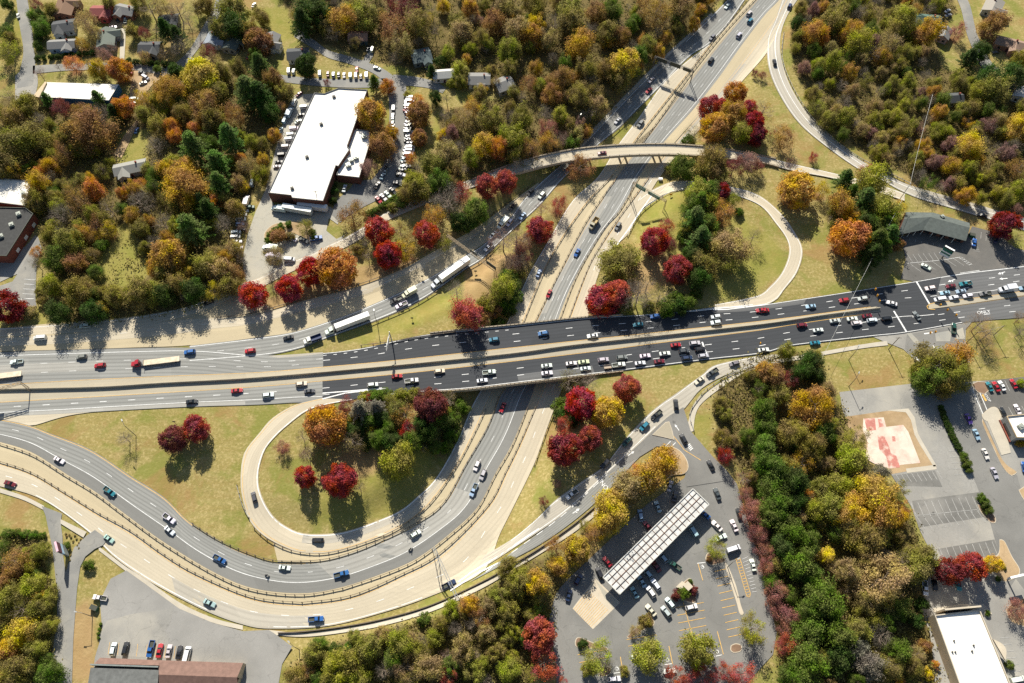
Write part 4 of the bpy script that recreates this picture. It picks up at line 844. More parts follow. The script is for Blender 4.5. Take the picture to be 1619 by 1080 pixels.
for h in (((0, 0), 395, 45, 13, 10, 70, BR, BRK, 'brown gabled brick house at the top of the street'), ((0, 0), 390, 160, 11, 9, 8, DK, GRW, 'dark hipped house below the brown gabled house'), ((0, 0), 380, 270, 14, 6.5, 3, GY, BLW, 'long grey bungalow with pale blue wall by the hedge'),
          ((0, 0), 620, 68, 11, 8, 0, RD, (.28, .05, .05), 'maroon house with red walls'), ((0, 0), 648, 232, 13, 9, 84, GN, GRW, 'green-grey roofed house beside the long pale driveway'), ((0, 0), 915, 290, 11, 8, 0, DK, (.3, .25, .2), 'dark-roofed house behind bare trees below the green hedge'),
          ((0, 0), 768, 62, 11, 7, -12, GY, BRK, 'grey-brown house with two cars parked in front'), ((0, 0), 1300, 238, 9, 7.5, 62, BG, WH, 'blue-grey gabled house with white walls behind the purple tree'), ((0, 0), 1415, 258, 11, 8, 62, GN, GRW, 'grey-green gabled house with open porch'),
          ((1, 0), 105, 252, 11, 7.5, 62, GY, WH, 'grey gabled house with bright white end wall'), ((1, 0), 275, 330, 11, 8, 4, DK, WH, 'black-roofed white house behind the round evergreen'), ((1, 0), 642, 222, 10, 7, 0, (.22, .13, .09), (.05, .09, .10), 'small brown-roofed house in the trees above the forked drive'),
          ((1, 0), 1025, 340, 10, 9.5, 12, (.06, .085, .09), (.12, .15, .15), 'dark blue-grey house deep in the north wood'), ((1, 0), 1380, 482, 11, 8, 0, GY, WH, 'grey house with white porch gable in the north wood'), ((1, 0), 1530, 512, 9, 9, 20, GY, (.4, .38, .33), 'grey square house beside the rusty shrubs in the north wood'),
          ((1, 0), 1165, 452, 11, 6, 4, (.45, .45, .42), WH, 'pale-roofed shed next to the dark wood house'), ((0, 0), 795, 1022, 15, 7, 12, (.22, .22, .2), GRW, 'low grey roof showing through the hill wood clearing'),
          ((3, 0), 1030, 118, 13, 7, -4, (.05, .10, .08), GRW, 'dark green roofed house at the cul-de-sac'), ((3, 0), 1428, 38, 12, 9, 65, (.25, .23, .2), GRW, 'tan-grey roofed house at the top of the cul-de-sac'), ((3, 0), 1525, 262, 14, 7, -14, (.21, .14, .10), (.3, .16, .12), 'brown-roofed house with red shrub at its corner'),
          ((3, 0), 1195, 598, 7, 6, 5, DK, GRW, 'small dark roof deep in the east wood'), ((3, 0), 1130, 205, 8, 6, 65, GY, (.45, .3, .28), 'small grey house beside the salmon weeping tree'), ((3, 0), 1610, 575, 8, 8, 60, (.5, .48, .46), WH, 'pale-roofed house at the picture edge of the east wood'), ((0, 0), 1105, 512, 4, 3, 0, (.55, .55, .53), WH, 'tiny white shed below the bright yellow tree'), ((0, 0), 1030, 118, 10, 7, 5, DK, (.2, .2, .2), 'dark roof hidden behind the green hedge trees')):
    house('house', h[8], 'house', *T('%d%d' % h[0], h[1], h[2]), *h[3:8], porch=(1 if 'porch' in h[8] else None), chimney='shed' not in h[8])
# motel-like shop row: two wings meeting at an angle under one shingle roof
mo = thing('shop_row', 'bent grey-green shingled shop row facing the small lot', 'building', tuple(plane(*T('31', 1080, 350), 4).to_2d()) + (0,))
f_ = [plane(*T('31', *p), 4) for p in ((845, 392), (1000, 360), (1262, 428))]; k_ = [plane(*T('31', *p), 4) for p in ((895, 252), (1062, 255), (1284, 318))]
LO = lambda p: Vector((p.x - mo.location.x, p.y - mo.location.y, 0)); f_ = [LO(p) for p in f_]; k_ = [LO(p) for p in k_]; b = MB(); BLD.append([(p.x + mo.location.x, p.y + mo.location.y) for p in f_ + k_[::-1]])
r_ = [f_[i].lerp(k_[i], .62) + Vector((0, 0, 5.6)) for i in range(3)]; Z4 = Vector((0, 0, 4)); up = Vector((0, 0, .2))
for i in range(2):
    b.face([f_[i] + Z4, f_[i + 1] + Z4, r_[i + 1], r_[i]]); b.face([k_[i + 1] + Z4, k_[i] + Z4, r_[i], r_[i + 1]]); b.face([f_[i] + Z4 - up, f_[i + 1] + Z4 - up, f_[i + 1] + Z4, f_[i] + Z4])
b.build('roof', M['shingle'], mo); b = MB(); g_ = [f_[i].lerp(k_[i], .16) for i in range(3)]
Q = g_ + k_[::-1]
for i in range(6): a, d = Q[i], Q[(i + 1) % 6]; b.face([a, d, d + Z4 * .96, a + Z4 * .96])
for i in (0, 2): b.face([f_[i] + Z4, k_[i] + Z4, r_[i]])
b.build('wall', M['brick'], mo)
for i in range(2):
    for t in (.12, .3, .5, .7, .88): window_on(mo, g_[i].to_2d(), g_[i + 1].to_2d(), t, .3, 2.2, 2.3)
    for t in (.02, .25, .5, .75): p = f_[i].lerp(f_[i + 1], t); c = MB(); c.box(p.x - .1, p.x + .1, p.y + .2, p.y + .4, 0, 3.8); c.build('post', M['whitewall'], mo)
unit(mo, *T('31', 1118, 280), 5, 1.6, 'unit', 1.0)
# brown-roofed building at the bottom edge
bb = thing('brown_roof_building', 'brown metal-roofed building with grey shingle wing at the bottom edge', 'building', tuple(plane(*T('03', 1000, 1050), 4).to_2d()) + (0,)); LO = lambda zx, zy, z: (lambda p: Vector((p.x - bb.location.x, p.y - bb.location.y, z)))(plane(*T('03', zx, zy), z))
e0, e1, e2 = LO(610, 925, 3.6), LO(968, 940, 3.6), LO(1482, 957, 3.6); r0, r1, r2 = LO(575, 962, 5.2), LO(968, 1028, 6), LO(1446, 1045, 6)
b = MB(); b.face([e2, e1, r1, r2]); b.face([e1, e0, r0, LO(970, 972, 5.2)]); b.face([r1, LO(970, 1180, 3.4), LO(1455, 1190, 3.4), r2]); b.build('roof', M['brownroof'], bb)
b = MB(); s0, s1, s2, s3 = LO(552, 985, 4.9), LO(968, 1000, 4.9), LO(955, 1180, 4.2), LO(520, 1180, 4.2); b.face([s3, s2, s1, s0]); b.build('shingle_wing', M['slate'], bb)
b = MB(); p, q = LO(556, 968, 4.6), LO(970, 982, 4.6); sweep(b, [Vector((p.x, p.y, 0)), Vector((q.x, q.y, 0))], .5, 3.2, 5.5); b.build('parapet', M['signgrey'], bb)
b = MB(); w0, w1, w2 = e0.lerp(r0, .1), e1, e2.lerp(r2, .06)
Q = [Vector((e2.x, e2.y - .4, 0)), Vector((e0.x, e0.y - .4, 0)), Vector((s0.x + .4, s0.y, 0)), Vector((s3.x + .4, s3.y, 0)), Vector((e2.x - 2, s3.y, 0))]
for i in range(5): a, d = Q[i], Q[(i + 1) % 5]; b.face([a, d, d + Vector((0, 0, 3.3)), a + Vector((0, 0, 3.3))])
b.face([e2, r2, Vector((r2.x, r2.y, 0)), Vector((e2.x, e2.y, 0))]); b.build('wall', M['tanwall'], bb)
for t in (.1, .3, .5, .7, .9): window_on(bb, Q[0].to_2d(), Q[1].to_2d(), t, .8, 1.8, 1.8)
BLD.append([(p.x + bb.location.x, p.y + bb.location.y) for p in Q])
# fuel canopy
cp = thing('fuel_canopy', 'long fuel station canopy of white panels crossed by rust beams', 'canopy', tuple(plane(1040, 855, 5).to_2d()) + (0,)); LO = lambda zx, zy, z=5.2: (lambda p: Vector((p.x - cp.location.x, p.y - cp.location.y, z)))(plane(900 + zx * .18519, 760 + zy * .18519, z))
A_, B2, C_, D2 = LO(288, 825), LO(1055, 70), LO(1192, 203), LO(430, 970); BLD.append([(p.x + cp.location.x, p.y + cp.location.y) for p in (A_, B2, C_, D2)])
g = lambda u, v, dz=0: A_.lerp(B2, u).lerp(D2.lerp(C_, u), v) + Vector((0, 0, dz))
b = MB(); nu = 19; nv_ = 4
for i in range(nu):
    for j in range(nv_):
        tt = random.uniform(-.02, .02); b.face([g(i / nu, j / nv_, tt), g((i + 1) / nu, j / nv_, tt), g((i + 1) / nu, (j + 1) / nv_, tt), g(i / nu, (j + 1) / nv_, tt)][::-1])
cr_ = b.build('panel_roof', M['panel'], cp)
b = MB()
for i in range(1, nu): b.bar(g(i / nu, 0, .1), g(i / nu, 1, .1), .11, 4)
b.build('cross_beam', M['beam'], cp)
for j in (1, 2, 3): b = MB(); b.bar(g(0, j / 4, .16), g(1, j / 4, .16), .13, 4); b.build('long_beam', M['beam' if j == 2 else 'beamdark'], cp)
b = MB(); Q = [g(0, 0), g(1, 0), g(1, 1), g(0, 1), g(0, 0)]
for p, q in zip(Q, Q[1:]): sweep(b, [p, q], .35, -.7, .35)
b.build('fascia', M['fascia'], cp); b = MB(); b.face([g(0, 0, -.6), g(1, 0, -.6), g(1, 1, -.6), g(0, 1, -.6)]); b.build('soffit', M['signwhite'], cp)
for i in range(5):
    for v in (.25, .75): p = g(.1 + i * .2, v); b = MB(); b.bar((p.x, p.y, -.1), (p.x, p.y, 4.55), .22, 8); b.build('column', M['fascia'], cp)
for i in range(6):
    p = g(.08 + i * .165, .5) + Vector((cp.location.x, cp.location.y, 0)); o = thing('fuel_pump', 'white fuel pump on its plinth under the long canopy', 'fuel pump', (p.x, p.y, .06), .75, 'fuel pumps under the canopy')
    b = MB(); b.box(-.5, .5, -.3, .3, .15, 1.9); b.build('cabinet', M['signwhite'], o); b = MB(); b.box(-1.2, 1.2, -.6, .6, 0, .15); b.build('plinth', M['kerb'], o); b = MB(); b.box(-.35, .35, -.32, .32, 1.2, 1.6); b.build('screen', M['window'], o)
kk = thing('kiosk', 'small pale kiosk of two flat squares beside rusty shrubs', 'kiosk', tuple(plane(*T('23', 1095, 482), 2.6).to_2d()) + (0,))
for (q, h) in ((((1073, 457), (1107, 480), (1072, 508), (1036, 494)), 2.6), (((1108, 457), (1140, 492), (1112, 518), (1078, 484)), 3.1)):
    P = [(p.x - kk.location.x, p.y - kk.location.y) for p in (plane(*T('23', *z), h) for z in q)]; b = MB(); b.prism(P, h - .3, h); b.build('flat_roof', M['kerb'], kk)
    P2 = [(x * .8 + sum(p[0] for p in P) / 20, y * .8 + sum(p[1] for p in P) / 20) for x, y in P]; b = MB(); b.prism(P2, 0, h - .3); b.build('wall', M['tanwall'], kk)
# ------------------------------------------------------------------ gantries, signs, poles
def gantry(label, b0, b1, signs, h=7.0, mat='truss', flat=False, z=0):
    p0, p1 = at(*b0, 0, flat), at(*b1, 0, flat); zt = max(p0.z, p1.z) + h; o = thing('sign_gantry', label, 'sign gantry', (p0.x, p0.y, 0)); L = o.location; d = (p1 - p0); d.z = 0; ln = d.length; d.normalize(); n = Vector((-d.y, d.x, 0))
    V = lambda p, z: Vector((p.x - L.x, p.y - L.y, z))
    for p in (p0, p1):
        b = MB(); f0, f1 = V(p + n * .9, p.z), V(p - n * .9, p.z); t0, t1 = V(p + n * .45, zt + .9), V(p - n * .45, zt + .9); b.bar(f0, t0, .14, 6); b.bar(f1, t1, .14, 6)
        for k in range(6): u, v = k / 6, (k + 1) / 6; b.bar(f0.lerp(t0, u), f1.lerp(t1, v), .07, 4)
        b.build('tower', M[mat], o)
    b = MB(); m = max(3, int(ln / 1.8))
    for s, zz in ((.45, 0), (-.45, 0), (.45, .9), (-.45, .9)): b.bar(V(p0 + n * s, zt + zz), V(p1 + n * s, zt + zz), .11, 5)
    for i in range(m):
        q, r = p0 + d * ln * i / m, p0 + d * ln * (i + 1) / m
        b.bar(V(q + n * .45, zt), V(r + n * .45, zt + .9), .055, 4); b.bar(V(q - n * .45, zt + .9), V(r - n * .45, zt), .055, 4); b.bar(V(q + n * .45, zt + .9), V(r - n * .45, zt + .9), .055, 4)
    b.build('truss', M[mat], o)
    for t, wd, hh, mt, side in signs:
        c = V(p0 + d * ln * t + n * side * .75, zt - .6); b = MB(); A = c - d * wd / 2; B = c + d * wd / 2; e = n * .06
        for k, mm in ((1, 0), (-1, 0)): b.face([A + e * k, B + e * k, B + e * k + Vector((0, 0, hh)), A + e * k + Vector((0, 0, hh))][::k])
        b.face([A + e, B + e, B - e, A - e]); b.face([A + e + Vector((0, 0, hh)), B + e + Vector((0, 0, hh)), B - e + Vector((0, 0, hh)), A - e + Vector((0, 0, hh))]); sg = b.build('sign_panel', M[mt], o)
        f = MB(); e2 = n * .075 * side
        for a0, a1, z0, z1 in ((.1, .9, .7, .8), (.2, .8, .4, .5)) if mt == 'green' else (): f.face([A.lerp(B, a0) + e2 + Vector((0, 0, hh * z0)), A.lerp(B, a1) + e2 + Vector((0, 0, hh * z0)), A.lerp(B, a1) + e2 + Vector((0, 0, hh * z1)), A.lerp(B, a0) + e2 + Vector((0, 0, hh * z1))])
        if f.f: f.build('legend', M['signwhite'], sg)
    return o
gantry('long tan sign gantry over the slip road below the gold shrubs', (709, 389), (783, 441), [(.53, 4.5, 2.2, 'signback', 1), (.9, 6, 2.6, 'signback', 1)])
gantry('sign gantry over the highway with brown-backed panels by the yellow tree', (1032, 107), (1091, 132), [(.2, 6, 2.4, 'signback', -1), (.55, 6, 2.6, 'signback', -1), (.85, 4.5, 2.2, 'signback', -1)], mat='pole')
gantry('sign gantry with teal-green panels at the upper loop exit', (996, 312), (1049, 333), [(.26, 5.4, 2.6, 'green', -1), (.66, 6.5, 2.2, 'green', -1)], mat='truss')
gantry('pale lattice gantry spanning the concrete road above the blue pickup', (689, 876), (724, 950), [], mat='galv')
gantry('rusty lattice gantry at the picture edge over the grey road', (48, 617), (-12, 634), [(.8, 5, 2.4, 'signback', -1)], flat=True, mat='truss')
sp = thing('cantilever_sign', 'tall pale cantilever sign post on the lawn edge of the dark road', 'road sign', tuple(plane(620, 541, 0).to_2d()) + (0,)); b = MB(); b.bar((0, 0, -.1), (0, 0, 9.6), .28, 8, r2=.2); b.build('post', M['galv'], sp)
b = MB()
for z in (7.6, 8.9): b.bar((0, 0, z), (-.8, -8.5, z + .2), .1, 5)
for k in range(5): b.bar((-.16 * k, -1.7 * k, 7.6), (-.16 * (k + 1), -1.7 * (k + 1), 9), .06, 4)
b.build('arm', M['galv'], sp); b = MB(); b.box(-.09, .09, -2.2, 2.2, 6.6, 9.4, 0, Matrix.Translation((-.4, -4.6, .2)) @ Matrix.Rotation(-.094, 4, 'Z')); b.build('sign_panel', M['signwhite'], sp)
def pole(label, px, py, h=9.5, arm=None, mat='pole', name='light_pole', group=None, flat=False, r=.16):
    p = at(px, py, 0, flat); o = thing(name, label, name.replace('_', ' '), tuple(p), 0, group); b = MB(); b.bar((0, 0, -.2), (0, 0, h), r, 7, r2=r * .6); b.build('post', M[mat], o)
    if arm:
        a = R(arm); e = Vector((math.cos(a) * 2.4, math.sin(a) * 2.4, h + .5)); b = MB(); b.bar((0, 0, h - .2), e, .09, 5); b.build('arm', M[mat], o)
        b = MB(); b.box(-.55, .55, -.22, .22, -.1, .1, 0, Matrix.Translation(e) @ Matrix.Rotation(a, 4, 'Z')); b.build('lamp_head', M['galv'], o)
    return o
for a in (('tall street lamp in the left grass triangle beside the bare tree', 215, 689, 11.5, 120), ('street lamp on the dry lawn, nearer the road', 1342, 569, 9, 60), ('street lamp at the dry lawn edge, nearer the cracked lot', 1342, 611, 9, 60),
          ('tall lamp pole at the parking strip beside the white van', 1150, 897, 9, 30), ('street lamp with bent arm at the south pavement end', 473, 1027, 8.5, 140), ('street lamp on the slip road verge near the white truck', 597, 514, 9, 100),
          ('lamp post in the lower bank of small parked trucks lot', 146, 975, 8, 170), ('dark post beside the hedge street corner in the top hamlet', 317, 50, 8, None), ('lamp post on the grass wedge beyond the flyover', 913, 206, 9, 60)):
    pole(a[0], a[1], a[2], a[3], a[4])
UP = []
for lab, x, y, h in (('tall pale utility pole between ramp and bent shop row', 1420, 319, 14), ('utility pole at the road corner of the dry lawn', 1405, 552, 11), ('utility pole with cross arm by the rusty bare tree', 1528, 542, 10), ('slim utility pole in the grass beside the rust bare tree', 1571, 530, 9), ('utility pole in the shaded wood edge of the north road', 1046, 62, 12),
                     ('utility pole below the white factory by the crimson row', 505, 322, 10), ('utility pole in the east wood at the long wire', 1463, 168, 9)):
    o = pole(lab, x, y, h, None, 'galv' if 'pale' in lab else 'wood', 'utility_pole', r=.2); b = MB(); b.bar((-1.3, 0, h - .6), (1.3, 0, h - .6), .1, 4); b.build('cross_arm', M['wood'], o); UP.append((o, h))
def wire(label, a, b, sag=1.0, r=.07):
    mb = MB(); P = [a.lerp(b, i / 16) - Vector((0, 0, sag * 4 * (i / 16) * (1 - i / 16))) for i in range(17)]
    for p, q in zip(P, P[1:]): mb.bar(p, q, r, 4)
    o = mb.build('power_line', M['galv']); tag(o, label, 'power line')
tp = [o.location + Vector((0, 0, h - .5)) for o, h in UP]
wire('pale wire running down from the east wood to the tall pole', tp[6], tp[0], 1.2, .06); wire('pale wire crossing the wide road from the tall utility pole', tp[0], plane(1297, 572, 8), 1.5, .06); wire('thin wire between the two poles by the rusty bare tree', tp[2], tp[3], .5, .05)
# traffic lights hung over the crossing
def signal(label, px, py, h=5.6):
    p = plane(px, py, h); o = thing('traffic_light', label, 'traffic light', (p.x, p.y, h), .2, 'yellow traffic lights hung over the crossing'); b = MB(); b.box(-.2, .2, -.2, .2, -.6, .6); b.build('housing', M['sigyellow'], o)
    for k in (-.36, 0, .36): b = MB(); b.bar((.2, 0, k), (.3, 0, k), .12, 8); b.build('lens', M['black'], o)
    b = MB(); b.box(-.05, .05, -.45, .45, -.75, .75); q = b.build('backplate', M['sigyellow'], o)
for (x, y), lab in (((710, 722), 'yellow traffic light by the tree shadow, uppermost of three'), ((722, 760), 'yellow traffic light by the tree shadow, middle of three'), ((735, 795), 'yellow traffic light by the tree shadow, lowest of three'), ((1107, 818), 'yellow traffic light over the median nose'), ((1150, 848), 'yellow traffic light just below the median nose'), ((1203, 880), 'yellow traffic light at the far end below the median nose')): signal(lab, *T('31', x, y))
for (x, y), lab in (((1046, 988), 'yellow traffic light over the side street mouth beside its twin'), ((1077, 982), 'yellow traffic light over the side street near the green truck'), ((8, 1052), 'yellow traffic light at the near carriageway stop line')): signal(lab, *T('31', x, y))
def posts(label, px, py, h, wd, hh, mats, ang, z0=2.5, cat='sign', name='pylon_sign'):
    p = plane(px, py, 0); o = thing(name, label, cat, (p.x, p.y, 0), R(ang)); b = MB(); b.bar((0, 0, -.1), (0, 0, h), .3, 8); b.build('post', M['pole'], o); z = h
    for frac, mt in mats: b = MB(); b.box(-wd / 2, wd / 2, -.35, .35, z - hh * frac, z); b.build('sign_panel', M[mt], o); z -= hh * frac + .03
    b = MB(); b.box(-wd / 2, wd / 2, -.4, .4, h, h + .12); b.build('sign_cap', M['signpink' if 'plum' in label else 'signwhite'], o); return o
posts('tall plum and grey pylon sign between the two driveways', 107.5, 873, 9, 4.2, 8.2, [(.38, 'signplum'), (.2, 'signblue'), (.42, 'signgrey')], -62)
posts('green and white pylon sign in the small painted lot', 1489, 408, 8, 4.6, 6, [(.16, 'signback'), (.28, 'green'), (.14, 'signwhite'), (.16, 'green'), (.26, 'signwhite')], -38)
posts('white box sign on a post in the store corner island', 1592, 917, 7, 5.5, 2.0, [(1, 'signwhite')], 12)
posts('grey monument sign by the big two-tone tree', 1452, 575, 1.8, 5, 1.6, [(1, 'galv')], -52, name='monument_sign')
def roadsign(label, px, py, mt='signwhite', s=.9, h=2.4, flat=False, ang=0):
    p = at(px, py, 0, flat); o = thing('road_sign', label, 'road sign', tuple(p), R(ang)); b = MB(); b.bar((0, 0, -.1), (0, 0, h), .07, 5); b.build('post', M['pole'], o); b = MB(); b.box(-s / 2, s / 2, -.03, .03, h - s, h); b.build('plate', M[mt], o)
roadsign('small dark sign on the lawn between slip road and dark road', 652, 506, 'signback', 1.1); roadsign('sign board above the flyover end by the pale grass', 909, 222, 'signback', 3.0, 5); roadsign('small orange sign inside the upper loop edge', 1060, 311, 'sigyellow', 1.3); roadsign('small sign in the top of the left grass triangle', 278, 670, 'pole', 1.2, 3)
roadsign('small dark sign inside the grass by the slip road gantry', 752, 432, 'signback', 1.2); roadsign('tiny sign at the south pavement under the gantry', 742, 940, 'pole', 1, 2.4); roadsign('dark sign on the tan shoulder below the crimson row', 668, 440, 'signback', 1.2)
bn = thing('dumpster', 'green dumpster beside the white pickup on the grass strip', 'dumpster', tuple(plane(*T('03', 577, 622), .5).to_2d()) + (0,), -.3); b = MB(); b.box(-1.4, 1.4, -.9, .9, .1, 1.5); b.build('bin_body', M['bin'], bn); b = MB(); b.box(-1.42, 1.42, -.92, .92, 1.5, 1.6); b.build('lid', M['signback'], bn)
bn = thing('dumpster', 'green dumpster at the end wall of the bent shop row', 'dumpster', tuple(plane(*T('31', 1298, 395), .5).to_2d()) + (0,), -.3); b = MB(); b.box(-1.3, 1.3, -.8, .8, .1, 1.4); b.build('bin_body', M['bin'], bn); b = MB(); b.box(-1.32, 1.32, -.82, .82, 1.4, 1.5); b.build('lid', M['signback'], bn)
b = MB(); b.box(-1, 1, -.7, .7, 0, 1.1); b.box(-.9, .9, -.6, .6, 1.1, 1.2); o = b.build('utility_cabinet', M['signwhite']); o.location = at(1044, 284.5); tag(o, 'white utility cabinet at the flyover foot near the green sign gantry', 'utility cabinet')
# ------------------------------------------------------------------ vehicles
def loft(st, zlow=.32):
    """stations front to rear: (x, half width, belt z, top half width, top z)"""
    b = MB(); rows = [[(x, -w_, zlow), (x, -w_, zb), (x, -wt, zt), (x, wt, zt), (x, w_, zb), (x, w_, zlow)] for x, w_, zb, wt, zt in st]
    for r, s in zip(rows, rows[1:]):
        for j in range(5): b.face([r[j], r[j + 1], s[j + 1], s[j]][::-1])
        b.face([r[5], r[0], s[0], s[5]][::-1])
    b.face(rows[0][::-1]); b.face(rows[-1]); return b, rows
def pane(rows, i, k, sh=.1, out=.02):
    r, s = rows[i], rows[i + 1]; q = [Vector(p) for p in (r[k], r[k + 1], s[k + 1], s[k])][::-1]
    c = sum(q, Vector()) / 4; n = (q[1] - q[0]).cross(q[2] - q[1])
    n = n.normalized() if n.length > 1e-6 else Vector((0, 0, 1)); n = -n if n.dot(c - Vector((c.x, 0, .6))) < 0 else n; return [p.lerp(c, sh) + n * out for p in q]
WHEEL = None
def wheel_mesh(r=.34, t=.24):
    b = MB(); n = 12; C = [(r * math.cos(6.2832 * i / n), r * math.sin(6.2832 * i / n)) for i in range(n)]
    for i in range(n): a, c = C[i], C[(i + 1) % n]; b.face([(a[0], -t / 2, a[1]), (a[0], t / 2, a[1]), (c[0], t / 2, c[1]), (c[0], -t / 2, c[1])])
    b.face([(x, -t / 2, z) for x, z in C], 0); b.face([(x, t / 2, z) for x, z in C[::-1]], 0)
    b.face([(x * .6, -t / 2 - .01, z * .6) for x, z in C], 1); b.face([(x * .6, t / 2 + .01, z * .6) for x, z in C[::-1]], 1)
    return b.mesh('wheel', [M['black'], M['galv']])
WH1 = wheel_mesh(); WH2 = wheel_mesh(.5, .32)
PR = {}          # kind -> [(part name, mesh, painted, location)]
def proto(kind, st, ws, roofF, roofR, rear, axles, zlow=.3, track=.78, extra=(), wm=None, side=None):
    b, rows = loft(st, zlow); parts = [('body', b.mesh(kind + '_body', M['paint']), 1, (0, 0, 0))]
    def gl(nm, faces):
        g = MB()
        for f in faces: g.face(f)
        parts.append((nm, g.mesh(kind + '_' + nm, M['glass']), 0, (0, 0, 0)))
    gl('windscreen', [pane(rows, ws, 2, .08)])
    if rear is not None: gl('rear_window', [pane(rows, rear, 2, .12)])
    sg = side or range(ws, (rear if rear is not None else roofR) + 1)
    gl('side_window', [pane(rows, i, 1, .1) for i in sg]); gl('side_window', [pane(rows, i, 3, .1) for i in sg])
    for x in axles:
        for y in (-track, track): parts.append(('wheel', wm or WH1, 0, (x, y, .5 if wm else .34)))
    parts += list(extra); PR[kind] = parts
def bmesh_of(nm, boxes, mats, uv=None):
    b = MB()
    for bx in boxes: b.box(*bx[:6], bx[6] if len(bx) > 6 else 0)
    return b.mesh(nm, mats)
lamp = bmesh_of('tail_lamp', [(-.03, .03, -.16, .16, -.07, .07)], M['redbrick']); hl = bmesh_of('head_lamp', [(-.04, .04, -.18, .18, -.07, .07)], M['signwhite'])
def lamps(L, zf_, zr, w_=.62): return [('headlight', hl, 0, (L / 2 - .02, -w_, zf_)), ('headlight', hl, 0, (L / 2 - .02, w_, zf_)), ('tail_light', lamp, 0, (-L / 2, -w_, zr)), ('tail_light', lamp, 0, (-L / 2, w_, zr))]
proto('sedan', [(2.38, .72, .52, .6, .58), (2.22, .86, .66, .7, .72), (1.0, .9, .86, .74, .95), (.25, .9, .92, .58, 1.42), (-.75, .9, .93, .58, 1.43), (-1.6, .9, .92, .72, 1.03), (-2.25, .86, .86, .72, .98), (-2.4, .76, .6, .66, .68)], 2, 3, 4, 4, (1.42, -1.38))
proto('suv', [(2.38, .76, .6, .64, .7), (2.25, .9, .8, .74, .9), (1.15, .94, 1.0, .78, 1.1), (.55, .94, 1.06, .66, 1.68), (-1.65, .94, 1.08, .66, 1.70), (-2.2, .92, 1.05, .76, 1.15), (-2.38, .84, .7, .76, .8)], 2, 3, 4, 4, (1.45, -1.42), track=.82)
bed = bmesh_of('bed', [(-2.8, -.62, -.93, -.8, .55, 1.05), (-2.8, -.62, .8, .93, .55, 1.05), (-2.9, -2.78, -.93, .93, .55, 1.05)], M['paint']); bedf = bmesh_of('bed_floor', [(-2.78, -.62, -.8, .8, .5, .68)], M['signback'])
proto('pickup', [(2.8, .78, .7, .66, .8), (2.65, .93, .92, .78, 1.02), (1.45, .95, 1.08, .8, 1.16), (.8, .95, 1.12, .68, 1.78), (-.3, .95, 1.12, .68, 1.80), (-.6, .95, 1.1, .78, 1.18), (-.63, .95, 1.05, .85, 1.1)], 2, 3, 4, 4, (1.8, -1.75), track=.84, extra=[('bed', bed, 1, (0, 0, 0)), ('bed_floor', bedf, 0, (0, 0, 0)), ('chassis', bmesh_of('chassis', [(-2.85, 2.6, -.8, .8, .32, .5)], M['black']), 0, (0, 0, 0))])
proto('van', [(2.7, .8, .75, .7, .85), (2.5, .95, 1.0, .82, 1.1), (1.9, .98, 1.2, .84, 1.35), (1.25, .98, 1.25, .76, 2.02), (-2.5, .98, 1.25, .78, 2.06), (-2.68, .95, 1.2, .84, 1.9)], 2, 3, 4, None, (1.6, -1.7), track=.84, side=(2, 3))
cab = [(3.3, .9, 1.1, .8, 1.2), (3.2, 1.05, 1.5, .9, 1.65), (2.1, 1.15, 1.7, 1.0, 1.85), (1.6, 1.2, 1.75, 1.05, 2.75), (.2, 1.2, 1.75, 1.05, 2.85), (.1, 1.2, 1.75, 1.05, 2.8)]
box_ = bmesh_of('cargo_box', [(-4.2, .0, -1.25, 1.25, .85, 3.5)], M['paint'])
proto('box_truck', cab, 2, 3, 4, None, (2.4, -2.6), .6, 1.0, [('cargo_box', box_, 1, (0, 0, 0)), ('chassis', bmesh_of('truck_chassis', [(-4, 3, -.8, .8, .5, .84)], M['black']), 0, (0, 0, 0))], WH2, side=(3,))
semi = [(10.6, .95, 1.2, .8, 1.3), (10.5, 1.1, 1.6, .95, 1.75), (9.0, 1.2, 1.8, 1.05, 2.0), (8.5, 1.22, 1.9, 1.05, 3.0), (6.9, 1.22, 1.9, 1.1, 3.5), (6.8, 1.22, 1.9, 1.1, 3.4)]
chs = bmesh_of('tractor_chassis', [(3.6, 10.4, -.6, .6, .7, 1.05)], M['black'])
proto('semi_truck', semi, 2, 3, 4, None, (9.6, 5.2, 4.0, -8.2, -9.4), .6, 1.05, [('trailer', bmesh_of('box_trailer', [(-10.6, 5.6, -1.3, 1.3, 1.15, 4.05)], M['signwhite']), 0, (0, 0, 0)), ('tractor_chassis', chs, 0, (0, 0, 0)), ('skirt', bmesh_of('skirt', [(-7.2, 2.4, -1.2, 1.2, .6, 1.14)], M['signback']), 0, (0, 0, 0))], WH2, side=(3,))
proto('flatbed_truck', semi, 2, 3, 4, None, (9.6, 5.2, 4.0, -8.2, -9.4), .6, 1.05, [('flatbed', bmesh_of('flatbed', [(-10.6, 5.2, -1.3, 1.3, 1.2, 1.5)], plain('flatbed_boards', (.56, .48, .36), .8, var=.2)), 0, (0, 0, 0)), ('tractor_chassis', chs, 0, (0, 0, 0)), ('headboard', bmesh_of('headboard', [(5.2, 5.3, -1.25, 1.25, 1.5, 2.7)], M['galv']), 0, (0, 0, 0))], WH2, side=(3,))
dump = bmesh_of('dump_body', [(-4.0, .0, -1.25, -1.1, 1.2, 2.6), (-4.0, .0, 1.1, 1.25, 1.2, 2.6), (-4.1, -3.95, -1.25, 1.25, 1.2, 2.5), (-.1, .05, -1.25, 1.25, 1.2, 3.0), (-4.0, 0, -1.1, 1.1, 1.1, 1.5)], plain('dump_tan', (.38, .30, .16), .7))
